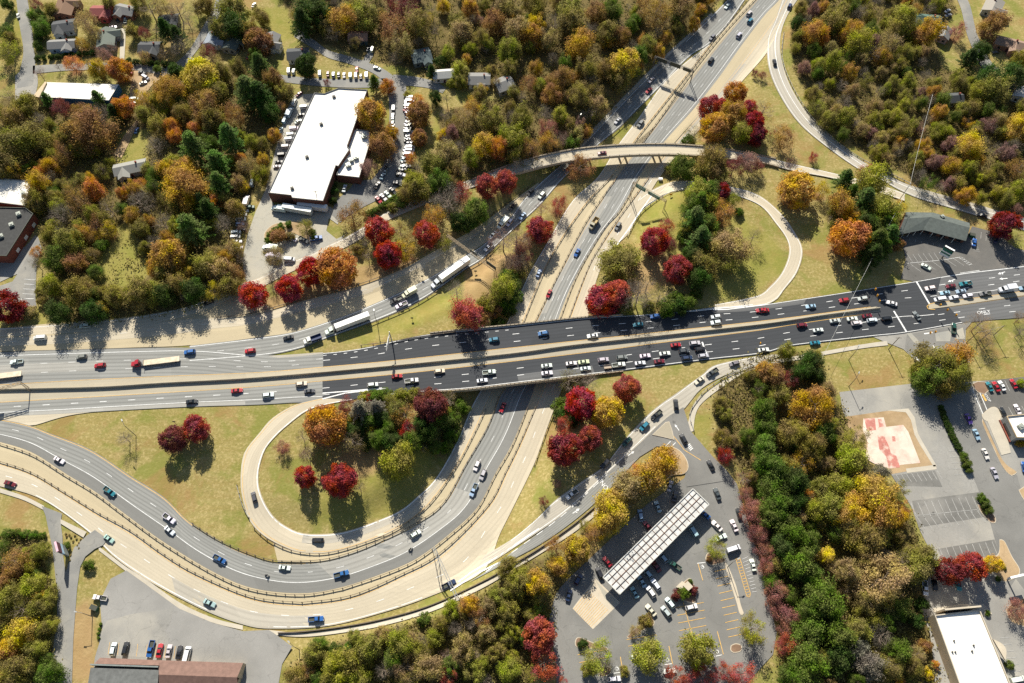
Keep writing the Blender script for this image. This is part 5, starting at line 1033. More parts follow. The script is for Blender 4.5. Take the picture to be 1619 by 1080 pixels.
proto('dump_truck', cab, 2, 3, 4, None, (2.4, -2.0, -3.2), .6, 1.0, [('dump_body', dump, 0, (0, 0, 0)), ('chassis', bmesh_of('dump_chassis', [(-4, 3, -.8, .8, .5, 1.08)], M['black']), 0, (0, 0, 0))], WH2, side=(3,))
bedd = bmesh_of('rollback', [(-4.6, .0, -1.2, 1.2, 1.0, 1.25), (-4.6, 0, -1.2, -1.1, 1.25, 2.0), (-4.6, 0, 1.1, 1.2, 1.25, 2.0)], plain('dark_blue_steel', (.015, .03, .09), .5))
proto('utility_truck', cab, 2, 3, 4, None, (2.4, -2.8), .6, 1.0, [('utility_bed', bedd, 0, (0, 0, 0)), ('chassis', bmesh_of('utility_chassis', [(-4.4, 3, -.8, .8, .5, .98)], M['black']), 0, (0, 0, 0))], WH2, side=(3,))
for k in ('sedan', 'suv', 'pickup', 'van'): PR[k] += lamps({'sedan': 4.76, 'suv': 4.76, 'pickup': 5.6, 'van': 5.4}[k], {'sedan': .62, 'suv': .78, 'pickup': .88, 'van': .95}[k], {'sedan': .78, 'suv': .95, 'pickup': .9, 'van': 1.1}[k])
PR['trailer'] = [('box_body', bmesh_of('semi_trailer_body', [(-7.5, 7.5, -1.3, 1.3, 1.15, 4.0)], M['paint']), 1, (0, 0, 0)), ('landing_leg', bmesh_of('landing_leg', [(4, 4.3, -.9, -.7, 0, 1.15)], M['black']), 0, (0, 0, 0)), ('landing_leg', bmesh_of('landing_leg', [(4, 4.3, .7, .9, 0, 1.15)], M['black']), 0, (0, 0, 0))] + [('wheel', WH2, 0, (x, y, .5)) for x in (-5, -6.3) for y in (-1, 1)]
PR['small_trailer'] = [('tray', bmesh_of('trailer_tray', [(-1.6, 1.6, -.85, .85, .45, .6), (-1.6, 1.6, -.85, -.78, .6, 1.0), (-1.6, 1.6, .78, .85, .6, 1.0)], M['paint']), 1, (0, 0, 0)), ('drawbar', bmesh_of('drawbar', [(1.6, 2.7, -.06, .06, .45, .55)], M['black']), 0, (0, 0, 0))] + [('wheel', WH1, 0, (0, y, .34)) for y in (-.95, .95)]
# small far copies: one mesh, several materials
def onemesh(kind):
    me = bpy.data.meshes.new(kind + '_far'); bm = bmesh.new(); mats = []
    for nm, m, pt, loc in PR[kind]:
        if nm in ('headlight', 'tail_light'): continue
        base = len(bm.verts); bm.from_mesh(m); bm.verts.ensure_lookup_table()
        for v in bm.verts[base:]: v.co += Vector(loc)
        bm.faces.ensure_lookup_table(); off = []
        for mm in m.materials:
            if mm not in mats: mats.append(mm)
        nf = len(bm.faces) - len(m.polygons)
        for f, p in zip(bm.faces[nf:], m.polygons): f.material_index = mats.index(m.materials[p.material_index])
    bm.to_mesh(me); bm.free()
    for mm in mats: me.materials.append(mm)
    return me
FAR = {}
CC = {'w': ('white', (.66, .67, .67)), 's': ('silver', (.42, .44, .45)), 'g': ('grey', (.16, .165, .17)), 'k': ('black', (.012, .013, .015)), 'r': ('red', (.34, .014, .022)), 'd': ('dark red', (.13, .012, .02)), 'b': ('blue', (.02, .10, .30)), 'l': ('light blue', (.28, .40, .50)),
      't': ('teal', (.02, .16, .22)), 'm': ('mint green', (.30, .46, .42)), 'c': ('cream', (.60, .58, .42)), 'o': ('tan', (.36, .30, .20)), 'n': ('navy', (.015, .03, .08)), 'e': ('dark green', (.015, .07, .05)), 'p': ('purple', (.10, .05, .25)), 'h': ('charcoal', (.05, .055, .06))}
KK = {'s': ('sedan', 'car'), 'u': ('suv', 'car'), 'p': ('pickup', 'pickup truck'), 'v': ('van', 'van'), 'x': ('box_truck', 'truck'), 'S': ('semi_truck', 'truck'), 'F': ('flatbed_truck', 'truck'), 'D': ('dump_truck', 'truck'), 'U': ('utility_truck', 'truck'), 'T': ('trailer', 'trailer'), 'q': ('small_trailer', 'trailer')}
ORD = ('first second third fourth fifth sixth seventh eighth ninth tenth eleventh twelfth thirteenth fourteenth fifteenth sixteenth seventeenth eighteenth nineteenth twentieth'.split() +
       [a + '-' + b for a in ('twenty', 'thirty', 'forty', 'fifty', 'sixty', 'seventy', 'eighty', 'ninety') for b in ('first', 'second', 'third', 'fourth', 'fifth', 'sixth', 'seventh', 'eighth', 'ninth', 'tenth')])
def rank(items, key, anchor):
    """items: list of (obj, px, py, word); numbers look-alikes outward from an anchor"""
    by = {}
    for it in items: by.setdefault(it[3], []).append(it)
    for wd, L in by.items():
        L.sort(key=lambda i: (i[1] - anchor[1]) ** 2 + (i[2] - anchor[2]) ** 2)
        for i, it in enumerate(L): it[0]['label'] = f'{wd} {key}' if len(L) == 1 else f'{ORD[i]} {wd} {key}, ' + ('counted ' if len(f'{ORD[i]} {wd} {key} {anchor[0]}'.split()) < 15 else '') + f'from {anchor[0]}'
ARC = {}
def heading(px, py, road, sgn, ang, p):
    if ang is not None:
        q = plane(px + 10 * math.cos(R(ang)), py - 10 * math.sin(R(ang)), p.z); return math.atan2(q.y - p.y, q.x - p.x)
    if road not in ARC: ARC[road] = midline(road)
    Mx = ARC[road]; i = min(range(len(Mx)), key=lambda k: (Mx[k].x - p.x) ** 2 + (Mx[k].y - p.y) ** 2); a, b = Mx[max(i - 1, 0)], Mx[min(i + 1, len(Mx) - 1)]; d = (b - a) * sgn
    return math.atan2(d.y, d.x)
NV = 0
def cars(phrase, anchor, group, data, road=None, sgn=1, flat=False, ang=None, far=False, zr=.17):
    global NV; items = []
    for blk in data.split('|'):
        tile, rest = blk.strip().split(' ', 1)
        for t in rest.split():
            f = t.split(','); px, py = T(tile, float(f[0]), float(f[1])) if tile != '--' else (float(f[0]), float(f[1]))
            k, c = f[2][0], f[2][1]; a = float(f[3]) if len(f) > 3 else ang
            hc = {'x': 1.5, 'S': 2, 'F': 1, 'T': 2, 'D': 1.5, 'U': 1.2}.get(k, .75); p = at(px, py, hc, flat); rz = heading(px, py, road, sgn, a, p); p.z -= hc; p.z += zr; kind, cat = KK[k]; word, rgb = CC[c]; NV += 1
            j = random.Random(NV); rgb = tuple(min(1, x * j.uniform(.9, 1.08)) for x in rgb); sc_ = j.uniform(.96, 1.05) * (.88 if far else 1); nice = kind.replace('_', ' ')
            if far:
                if kind not in FAR: FAR[kind] = onemesh(kind)
                o = mobj(kind, FAR[kind]); o.location = p; o.rotation_euler = (0, 0, rz); o.color = (*rgb, 1); tag(o, None, cat, group)
            else:
                o = thing(kind, None, cat, p, rz, group)
                for nm, me, painted, loc in PR[kind]:
                    q = mobj(nm, me, o); q.location = loc
                    if painted: q.color = (*rgb, 1)
            o.scale = (sc_,) * 3; o['group'] = group; items.append((o, px, py, f'{word} {nice}' if nice != 'pickup' else f'{word} pickup'))
    rank(items, phrase, anchor)
XR = ('the crossing', 1435, 505)
cars('on the far carriageway', XR, 'vehicles on the far carriageway', '02 102,125,pw 497,95,ug 610,147,ur 950,125,Fr 1157,65,ub 1525,58,ur -15,215,Fk|21 228,993,ub 527,1007,sw 805,938,st 910,888,ub 1280,890,uw 1280,926,uw 1555,850,sr|11 1470,1030,ut|31 30,853,sr 315,827,sl 518,790,ur 632,780,us', 'ud', -1, True, 187)
cars('turning across the crossing', XR, 'cars crossing the junction', '31 808,808,sw,165 962,885,sg,125', None, 1, True)
cars('in the queue facing the crossing', XR, 'queue facing the crossing', '31 1043,717,uw 1168,703,sd 1257,690,pt 1133,745,sl 1230,735,sl 1100,785,vw 1188,775,uw 1273,763,uw 1378,750,pg 1505,722,xw 1616,715,sl', 'ue', -1, True, 188)
cars('waiting at the side street mouth', XR, 'trucks at the junction', '31 1187,962,pe,88', None, 1, True)
cars('on the near carriageway', XR, 'vehicles on the near carriageway', '02 1445,300,sr 1170,367,sk|12 92,328,uw 295,260,uc 345,303,sh 730,265,uw 878,212,sr 968,240,pw 1137,182,uc 1440,188,pw 1397,238,sw|22 1035,22,sr 1150,12,us 1085,60,uh 1183,47,uk 1103,102,un 1203,88,us 968,74,sw 848,88,sw 705,98,ug 593,112,us 474,125,sc 398,134,sw 248,148,sw 250,193,sw 485,165,sw 687,143,pw 818,132,sw 935,122,sd 620,155,qo 1570,52,sw|31 262,943,ud 360,972,sw 342,1050,st 463,915,ss 594,930,uw 660,885,sd 568,903,sw 688,912,uw 780,902,uk', 'ld', 1, True, 7)
cars('on the curving slip road', ('the flyover', 880, 260), 'vehicles on the slip road', '11 215,1018,sk 355,1032,Uw 575,935,Sw 872,790,pk 905,820,pw 948,748,xc 1203,625,Sw 1437,467,pw 1463,393,ss 1520,325,xw|21 150,130,uk 218,150,uw 40,222,uk 100,277,sl|--  806,352,uw', 'slip', -1)
cars('on the sunken highway', ('the flyover', 990, 238), 'vehicles on the sunken highway', '21 533,325,Do 433,500,sb 262,750,sr|12 1522,403,sr 1365,757,uw 1402,812,us 1345,907,pl', 'hwn', -1)
cars('on the grey curving highway', ('the wide bridge', 830, 560), 'vehicles on the grey curve', '13 990,172,uw 540,416,pb 193,377,sw|03 1340,325,pb 1035,150,sw 1033,77,pw|02 670,915,pt 362,723,sw', 'hws', -1)
cars('on the pale curving road', ('the pale gantry', 707, 915), 'vehicles on the pale curved road', '03 665,200,sm 1278,592,sm|02 63,866,sd|13 385,690,pb 1195,477,pn', 'scr', -1)
cars('on the lower loop', ('the wide bridge', 760, 620), 'vehicles on the lower loop', '13 395,210,uk|02 1550,950,uh', 'swl', 1)
cars('on the pale lane before the bridge', ('the flyover', 990, 238), 'vehicles on the pale lanes', '21 200,625,sl', 'cl1', 1)
cars('on the pale exit lane by the upper loop', ('the flyover', 990, 238), 'vehicles on the pale lanes', '21 682,338,ug', 'cl2', -1)
cars('on the highway beyond the flyover', ('the flyover', 990, 238), 'vehicles beyond the flyover', '20 1348,38,sw 1258,228,ug 885,488,sw 870,552,sr 680,737,ss', 'slip', -1)
cars('on the main lanes beyond the flyover', ('the flyover', 990, 238), 'vehicles beyond the flyover', '20 1483,82,us 1488,128,ut 1420,215,us 1250,368,uk', 'hwn', 1)
cars('on the pale lane beyond the flyover', ('the flyover', 990, 238), 'vehicles beyond the flyover', '20 820,755,ug', 'cl1', -1)
cars('on the flyover', ('the flyover', 990, 238), 'vehicles on the flyover', '20 585,935,sd', 'fly', -1, True, zr=.42)
cars('half hidden under the flyover', ('the flyover', 990, 238), 'vehicles on the slip road', '20 388,1022,sr', 'slip', -1)
cars('on the outer ramp', ('the flyover', 1140, 240), 'vehicles on the outer ramp', '30 187,38,un 95,382,uk|31 1360,272,sk', 'ner', -1)
cars('on the ramp above the canopy', ('the kerbed triangle', 1045, 685), 'queue on the ramp', '22 1392,135,ug 1257,190,ph 1178,238,sc 917,447,pk 843,518,ut 738,612,ue 605,745,uk 402,933,pw', 'rp', -1)
cars('leaving the fuel station', ('the kerbed triangle', 1045, 685), 'cars leaving the fuel station', '22 1035,385,uk,95 1082,595,uk,118 1248,755,sk,118 1287,930,sh,112', None, 1, zr=.2)
cars('in the fuel station lot', ('the long canopy', 1035, 850), 'cars in the fuel station lot', '22 1000,882,ss,75 1030,945,sh,75 925,1008,sl,112 1420,1050,sk,105|23 820,58,ul,100 867,128,pd,130 617,340,sr,128 570,410,uk,115 440,450,un,62 383,545,sn,75 1140,152,vl,122 1212,52,sb,140 1285,122,sw,135 1390,120,sw,115 1310,192,sw,22 1385,262,vw,18 1505,360,sw,105 957,315,ul,130 1027,360,pe,145 915,368,sd,125 863,410,ul,130 827,460,sl,120 783,528,sl,118 883,524,uw,125 913,480,uw,125 1000,592,uw,128 975,645,us,128 883,636,sc,130 1130,617,uw,14 800,915,sw,8 998,1006,sw,8 660,1055,uw,5', None, 1)
cars('on the access lane by the hedge', ('the big two-tone tree', 1493, 584), 'cars on the access lane', '32 1278,472,sp,-65 1325,567,sl,-65 1380,685,sw,-65 1435,802,ss,-65', None, 1, True)
cars('in the restaurant lot', ('the big two-tone tree', 1493, 584), 'cars at the restaurant', '32 1405,275,st,118 1445,275,sr,118 1480,270,sw,118 1552,258,sr,118 1487,430,sk,115 1575,413,sw,115 1616,765,sb,100', None, 1, True)
cars('in the small painted lot', ('the shop row', 1480, 355), 'cars at the shop row', '31 1018,585,sw,-28 1312,437,sb,80 1448,420,sn,60', None, 1, True)
cars('before the store', ('the two crimson trees', 1510, 895), 'cars before the store', '33 1012,502,pw,-85 1072,480,sk,-80 1215,478,st,-78 1572,1058,vw,10', None, 1, True)
cars('before the brown roof', ('the slate wing', 190, 1050), 'cars parked before the brown roof', '03 692,873,uw,78 766,870,uk,76 920,872,pb,-104 974,882,sr,78 1030,886,ss,78 1093,893,sk,78 1142,905,vw,76 610,560,pw,172', None, 1, True)
cars('on the frontage road', ('the first crimson tree', 395, 466), 'cars on the frontage road', '01 520,946,us 245,1020,vw 1272,803,uk', 'front', -1)
cars('outside the factory dock', ('the dock', 470, 325), 'trucks at the factory dock', '11 272,240,Tw,-10 365,222,Tw,-8 152,232,xw,170', None, 1)
cars('on the planted island yard', ('the dock', 470, 325), 'cars in the factory yard', '11 240,412,pw,-28 310,422,ph,-30 386,413,pb,12 222,542,vw,-2 100,472,xw,170 118,520,xw,170', None, 1)
cars('parked below the factory annex', ('the annex', 555, 270), 'cars below the factory annex', '11 558,108,sw,75 757,88,sk,60 790,32,sl,65 880,78,sk,-12 853,123,sk,-42 822,145,sw,-45 795,162,sw,-45 765,177,sr,-48 902,25,sw,-5', None, 1)
cars('along the wood edge of the yard', ('the dock', 470, 325), 'vehicles in the west yard', '11 -5,75,vl,80|01 1505,178,xw,75 1525,222,ue,5 1490,245,sl,5 1475,270,vw,5 1470,297,vw,5 1462,325,ul,5 1468,357,sk,5 1440,377,vw,5 1437,404,vw,5 1448,432,sw,5 1452,468,sw,5 1430,468,sw,80', None, 1, far=True)
cars('beside the white factory', ('the road behind', 500, 125), 'vehicles beside the factory', '10 253,625,vw,68 225,680,xl,65 195,732,vl,68 168,792,sl,65 70,995,vl,65 315,655,vw,5 292,700,sk,15 275,740,sw,30 250,785,vw,5 235,822,vw,5 224,850,vw,5 203,895,vw,5 178,945,vk,5 158,988,sk,10 147,1015,sw,8 282,572,sd,40', None, 1, far=True)
cars('in the row across from the factory', ('the white pole rail', 540, 128), 'cars parked in the row', '10 218,432,vw,90 247,436,uw,85 407,447,vw,90 456,450,sd,90 490,456,ul,90 522,455,sk,90 555,458,sw,90 594,460,vm,90 627,460,vw,90 633,422,sr,90 657,465,sk,90 692,458,vw,90', None, 1, far=True)
cars('on the hamlet lane', ('the factory corner', 540, 140), 'cars on the hamlet lane', '10 757,415,sw,-20 727,300,vw,75 703,296,sh,75', None, 1, far=True)
cars('in the packed strip', ('the street corner', 640, 130), 'cars packed beside the street', '-- 649.5,155,vw,0 643.5,156,sw,60 642.5,161,uw,60 648.5,160,vw,0 641.5,166,um,60 646,166.5,uw,60 641,171,sr,60 645.5,171,sr,60 643.5,177,up,60 647,176.5,sp,60 644.5,182,sn,60 645,187,sg,60 648,187,uw,60 643,193,sw,60 647.5,192,uw,60 642.5,199,sw,60 647.5,198,uw,60 643.5,204,sw,60 648.5,203,sk,60 645.5,209,vw,0 652,210,sw,20 643,215.5,sw,60 648,215,sw,60 644.5,221,sk,20 649,220.5,sh,20 645,226,sn,60 650.5,226,sw,60 649,233,vw,0 641.5,234,sw,60 640.5,239,sw,60 648,238,vw,0 639.5,244.5,sw,60 646,244,vw,0 638,251,sl,60 636.5,257,sk,30 634.5,263,sw,60 639.5,263,uw,30 644,264,sw,30 633,269,sk,20 637,269,sh,20 632,276,uk,10 628,288,sk,-12', None, 1, far=True)
cars('in the single line by the gold trees', ('the street corner', 640, 130), 'cars lined along the street', '-- 622,171,vw,88 622,175,sk,88 621,184,uw,88 621,188,sw,88 620.5,195,sw,88 621.5,200,sw,88 622,224,sw,88 610,266,sh,70 609,271,ss,70 605,279,sl,65', None, 1, far=True)
cars('in the top hamlet', ('the long pale shop', 120, 143), 'cars in the hamlet', '00 110,95,sw,100 715,122,sk,115 765,122,pw,80 690,165,sw,10 790,435,sr,-25 865,442,sh,-5 888,473,vw,-30 872,505,sw,20 820,605,vw,5 808,630,sw,30 1178,368,ub,0 1515,345,sr,60 832,795,sb,70 650,870,sk,10|10 5,30,sw,60|30 1150,65,sw,30 1155,92,ss,20 1445,318,sk,10', None, 1, far=True)
# motorcycles with riders
mc = MB(); mc.box(-.55, .6, -.14, .14, .45, .85); mc.box(-.75, .1, -.16, .16, .8, .95); mcb = mc.mesh('motorcycle_frame', M['black']); hb = bmesh_of('handlebar', [(.45, .52, -.42, .42, 1.02, 1.1)], M['galv']); fk = bmesh_of('fork', [(.5, .75, -.05, .05, .35, 1.05)], M['galv'])
v = [(0, 0, .98), (.05, 0, 1.25), (.12, 0, 1.52), (.16, 0, 1.64), (.2, 0, 1.8), (.12, .2, 1.48), (.3, .26, 1.25), (.5, .3, 1.08), (.12, -.2, 1.48), (.3, -.26, 1.25), (.5, -.3, 1.08), (.02, .13, .95), (.4, .2, .88), (.2, .2, .45), (.35, .2, .4), (.02, -.13, .95), (.4, -.2, .88), (.2, -.2, .45), (.35, -.2, .4)]
e = [(0, 1), (1, 2), (2, 3), (3, 4), (2, 5), (5, 6), (6, 7), (2, 8), (8, 9), (9, 10), (0, 11), (11, 12), (12, 13), (13, 14), (0, 15), (15, 16), (16, 17), (17, 18)]
rad = [.17, .17, .15, .07, .13, .08, .055, .045, .08, .055, .045, .1, .085, .06, .05, .1, .085, .06, .05]
pm = bpy.data.meshes.new('rider'); pm.from_pydata(v, e, []); po = bpy.data.objects.new('rider', pm); COL.objects.link(po); sk = po.modifiers.new('skin', 'SKIN'); 
for i, q in enumerate(pm.skin_vertices[0].data): q.radius = (rad[i], rad[i])
pm.skin_vertices[0].data[0].use_root = True; po.modifiers.new('smooth', 'SUBSURF').levels = 1
RM = bpy.data.meshes.new_from_object(po.evaluated_get(bpy.context.evaluated_depsgraph_get())); bpy.data.objects.remove(po); RM.materials.append(plain('dark_riding_clothes', (.05, .05, .055), .8))
for (tile, x, y, wh) in (('13', 85, 423, 'behind the white-roofed sedan'), ('13', 960, 264, 'below the white suv')):
    p = at(*T(tile, x, y), .7); p.z -= .56; rz = heading(*T(tile, x, y), 'hws', -1, None, p); o = thing('motorcycle', 'black motorcycle on the grey curve ' + wh, 'motorcycle', p, rz, 'motorcycles on the grey curve')
    for nm, me, loc in (('frame', mcb, (0, 0, 0)), ('handlebar', hb, (0, 0, 0)), ('fork', fk, (0, 0, 0)), ('wheel', WH1, (-.65, 0, .34)), ('wheel', WH1, (.7, 0, .34))): q = mobj(nm, me, o); q.location = loc; q.scale = (1, .6, 1) if nm == 'wheel' else (1, 1, 1)
    q = mobj('person', RM); q.location = p; q.rotation_euler = (0, 0, rz); tag(q, 'person in dark clothes riding the motorcycle ' + wh, 'person', 'riders on the grey curve'); hm = MB(); c0_ = Vector((.2, 0, 1.78))
    bm = bmesh.new(); bmesh.ops.create_icosphere(bm, subdivisions=2, radius=.16); me = bpy.data.meshes.new('helmet'); bm.to_mesh(me); bm.free(); me.materials.append(M['black']); h_ = mobj('helmet', me, q); h_.location = c0_
# ------------------------------------------------------------------ trees
def leafmesh(name, pts, nrm, size, mat='leaf', aspect=.75):
    """small leaf-spray faces: one irregular quad per point"""
    n = len(pts); r = RNG.normal(size=(n, 3)); nn = nrm + r * .55; nn /= np.linalg.norm(nn, axis=1)[:, None]
    t = np.cross(nn, RNG.normal(size=(n, 3))); t /= np.linalg.norm(t, axis=1)[:, None] + 1e-9; u = np.cross(nn, t)
    s = (size * RNG.uniform(.65, 1.3, n))[:, None] / 2
    k = RNG.uniform(.6, 1.2, (n, 4, 1))
    q = np.stack([pts - t * s * k[:, 0], pts - u * s * aspect * k[:, 1], pts + t * s * k[:, 2], pts + u * s * aspect * k[:, 3]], 1).reshape(-1, 3)
    me = bpy.data.meshes.new(name); me.vertices.add(4 * n); me.vertices.foreach_set('co', q.ravel().astype(np.float32)); me.loops.add(4 * n); me.loops.foreach_set('vertex_index', np.arange(4 * n))
    me.polygons.add(n); me.polygons.foreach_set('loop_start', np.arange(0, 4 * n, 4)); me.update(calc_edges=True); me.materials.append(M[mat]); return me
def dirs(n, up=.0):
    d = RNG.normal(size=(n, 3)); d[:, 2] += up; return d / np.linalg.norm(d, axis=1)[:, None]
def blobs(nb, rx, rz, zc, rb, flat=.55, kin=.5):
    d = dirs(nb, .25 if kin < .8 else .1); k = RNG.uniform(kin, 1.0, nb)[:, None] * .78; c = d * k * np.array([rx, rx, rz]); c[:, 2] = np.where(c[:, 2] < 0, c[:, 2] * flat, c[:, 2]) + zc
    return c, rb * RNG.uniform(.7, 1.25, nb)
def crown(name, nb, n, rx, rz, zc, rb, size, shell=(.7, 1.05), flat=.55, core=.15, zlo=2.0, zhi=11.0, kin=.5):
    c, r = blobs(nb, rx, rz, zc, rb, flat, kin); i = RNG.integers(0, nb, n); d = dirs(n, .3); k = RNG.uniform(*shell, n); k[: int(n * core)] = RNG.uniform(.1, .8, int(n * core))
    p = c[i] + d * (r[i] * k)[:, None]; q = np.hypot(p[:, 0], p[:, 1]); f = 5.0 / np.percentile(q, 96); p[:, :2] *= f
    lo, hi = np.percentile(p[:, 2], (2, 98)); p[:, 2] = zlo + (p[:, 2] - lo) / (hi - lo) * (zhi - zlo)
    return leafmesh(name, p, d, np.full(n, size))
def limbs(mb, base, top, r0, n, spread, up, rng, tw=2, m=0):
    """tapered trunk with limbs that fork"""
    base, top = Vector(base), Vector(top); mb.bar(base, base.lerp(top, .5), r0, 7, m, r0 * .75); mb.bar(base.lerp(top, .5), top, r0 * .75, 6, m, r0 * .3)
    for i in range(n):
        t = rng.uniform(.35, .98); p = base.lerp(top, t); a = i * 2.4 + rng.uniform(-.4, .4); L = spread * rng.uniform(.6, 1.0) * (1.15 - .5 * t)
        q = p + Vector((math.cos(a) * L, math.sin(a) * L, up * L * rng.uniform(.4, 1.0))); r = r0 * .36 * (1.1 - .6 * t); mb.bar(p, q, r, 5, m, r * .4)
        for k in range(tw):
            u = rng.uniform(.35, .95); p2 = p.lerp(q, u); a2 = a + rng.choice((-1, 1)) * rng.uniform(.4, .9); L2 = L * rng.uniform(.35, .65)
            q2 = p2 + Vector((math.cos(a2) * L2, math.sin(a2) * L2, up * L2 * rng.uniform(.3, 1.2))); mb.bar(p2, q2, r * .5, 4, m, r * .15)
            if tw > 2:
                for k2 in range(3): u3 = rng.uniform(.3, 1); p3 = p2.lerp(q2, u3); a3 = a2 + rng.uniform(-1, 1); L3 = L2 * .6; mb.bar(p3, p3 + Vector((math.cos(a3) * L3, math.sin(a3) * L3, L3 * rng.uniform(.1, 1))), r * .22, 3, m, r * .08)
TP = {}
def addproto(kind, parts, h): TP.setdefault(kind, []).append((parts, h))
# all prototypes have a crown 10 m wide
for s in range(4):
    rng = random.Random(s); g = MB(); limbs(g, (0, 0, -.3), (0, 0, 7.8), .28, 10, 3.8, .7, rng)
    addproto('m', [('trunk', g.mesh('maple_trunk', M['bark'])), ('crown', crown('maple_crown', 90, 9800, 4.6, 4.6, 6.2, 1.0, .52, flat=.9, zlo=1.3, zhi=11.0, kin=.7, core=.3))], 10.4)
for s in range(6):
    rng = random.Random(20 + s); g = MB(); limbs(g, (0, 0, -.3), (rng.uniform(-.6, .6), rng.uniform(-.6, .6), 9), .26, 10, 3.6, .8, rng)
    addproto('d', [('trunk', g.mesh('broadleaf_trunk', M['bark'])), ('crown', crown('broadleaf_crown', 42, 8200, 4.5, 4.4, 7.0, 1.15, .48, shell=(.45, 1.35), zlo=1.6, zhi=11.4))], 11.4)
for s in range(4):
    rng = random.Random(40 + s); g = MB(); limbs(g, (0, 0, -.3), (rng.uniform(-.5, .5), rng.uniform(-.5, .5), 9), .3, 14, 4.0, .7, rng)
    addproto('t', [('trunk', g.mesh('oak_trunk', M['bark'])), ('crown', crown('oak_crown', 70, 13500, 4.7, 4.3, 6.6, .95, .36, shell=(.45, 1.35), zlo=1.6, zhi=10.6))], 10.6)
for s in range(5):
    rng = random.Random(60 + s); g = MB(); limbs(g, (0, 0, -.3), (rng.uniform(-.6, .6), rng.uniform(-.6, .6), 8.5), .22, 14, 3.6, .9, rng, 3)
    addproto('w', [('trunk', g.mesh('thin_trunk', M['barkpale'])), ('crown', crown('thin_crown', 30, 4600, 4.3, 4.2, 6.4, 1.2, .34, shell=(.3, 1.2), zlo=1.8, zhi=10.2))], 10.2)
for s in range(4):
    rng = random.Random(80 + s); g = MB(); limbs(g, (0, 0, -.3), (rng.uniform(-.6, .6), rng.uniform(-.6, .6), 9), .22, 22, 4.0, .9, rng, 4)
    addproto('b', [('trunk', g.mesh('bare_trunk_and_limbs', M['barkpale'])), ('twigs', crown('bare_twigs', 24, 2600, 4.2, 4.0, 6.6, 1.3, .19, shell=(.2, 1.2), zlo=2.2, zhi=10.4))], 10.4)
for s in range(4):                                   # pines: whorls of upswept boughs
    rng = random.Random(90 + s); g = MB(); g.bar((0, 0, -.3), (0, 0, 13.8), .3, 7, 0, .05); P, N = [], []
    nw = 13
    for i in range(nw):
        z = 2 + (i / (nw - 1)) ** .9 * 11.5; L = 5.2 * (1 - (i / nw) ** 1.25) + .5
        for k in range(7):
            a = k * 6.283 / 7 + i * .7 + rng.uniform(-.3, .3); l = L * rng.uniform(.65, 1.1); e = Vector((math.cos(a) * l, math.sin(a) * l, z + l * .22)); g.bar((0, 0, z), e, .07, 3, 0, .02)
            for _ in range(95):
                t = rng.uniform(.25, 1.02); w2 = .75 * (1.15 - .5 * t); P.append((e.x * t + rng.gauss(0, w2 * .5), e.y * t + rng.gauss(0, w2 * .5), z + l * .22 * t + rng.gauss(.1, .25))); N.append((math.cos(a) * .3, math.sin(a) * .3, 1))
    addproto('c', [('trunk', g.mesh('pine_trunk', M['bark'])), ('crown', leafmesh('pine_crown', np.array(P), np.array(N), np.full(len(P), .6), aspect=.5))], 14)
for s in range(3):
    rng = random.Random(100 + s); g = MB(); limbs(g, (0, 0, -.3), (0, 0, 4), .3, 6, 3, .8, rng)
    addproto('s', [('stem', g.mesh('shrub_stem', M['bark'])), ('crown', crown('shrub_crown', 30, 4600, 4.4, 3.6, 3.6, 1.3, .62, flat=.9, zlo=.1, zhi=7.2))], 7.0)
TC = {'C': ('crimson', (.36, .014, .03)), 'X': ('deep crimson', (.24, .010, .024)), 'R': ('coral red', (.38, .06, .045)), 'S': ('salmon pink', (.34, .13, .10)), 'O': ('orange', (.50, .20, .03)), 'G': ('gold', (.50, .34, .03)), 'Y': ('bright yellow', (.56, .42, .04)), 'B': ('rust brown', (.31, .165, .05)), 'L': ('olive', (.255, .225, .042)),
      'K': ('tan', (.33, .24, .09)), 'N': ('dark green', (.062, .10, .016)), 'E': ('mid green', (.12, .185, .035)), 'V': ('yellow-green', (.30, .29, .03)), 'D': ('green', (.12, .17, .02)), 'P': ('pinkish', (.28, .15, .125)), 'W': ('grey', (.24, .21, .16)), 'A': ('amber', (.44, .25, .03)), 'U': ('maroon', (.19, .04, .04)), 'H': ('bronze', (.25, .195, .045))}
TK = {'m': ('maple_tree', 'round', 'maple'), 'd': ('broadleaf_tree', 'bushy', 'tree'), 't': ('oak_tree', 'spreading', 'oak'), 'w': ('thin_tree', 'thin-leaved', 'tree'), 'b': ('bare_tree', 'bare', 'tree'), 'c': ('pine_tree', 'tall', 'pine'), 's': ('shrub', 'low', 'shrub')}
ALLT = []; MAPLES = []; POOL = {}
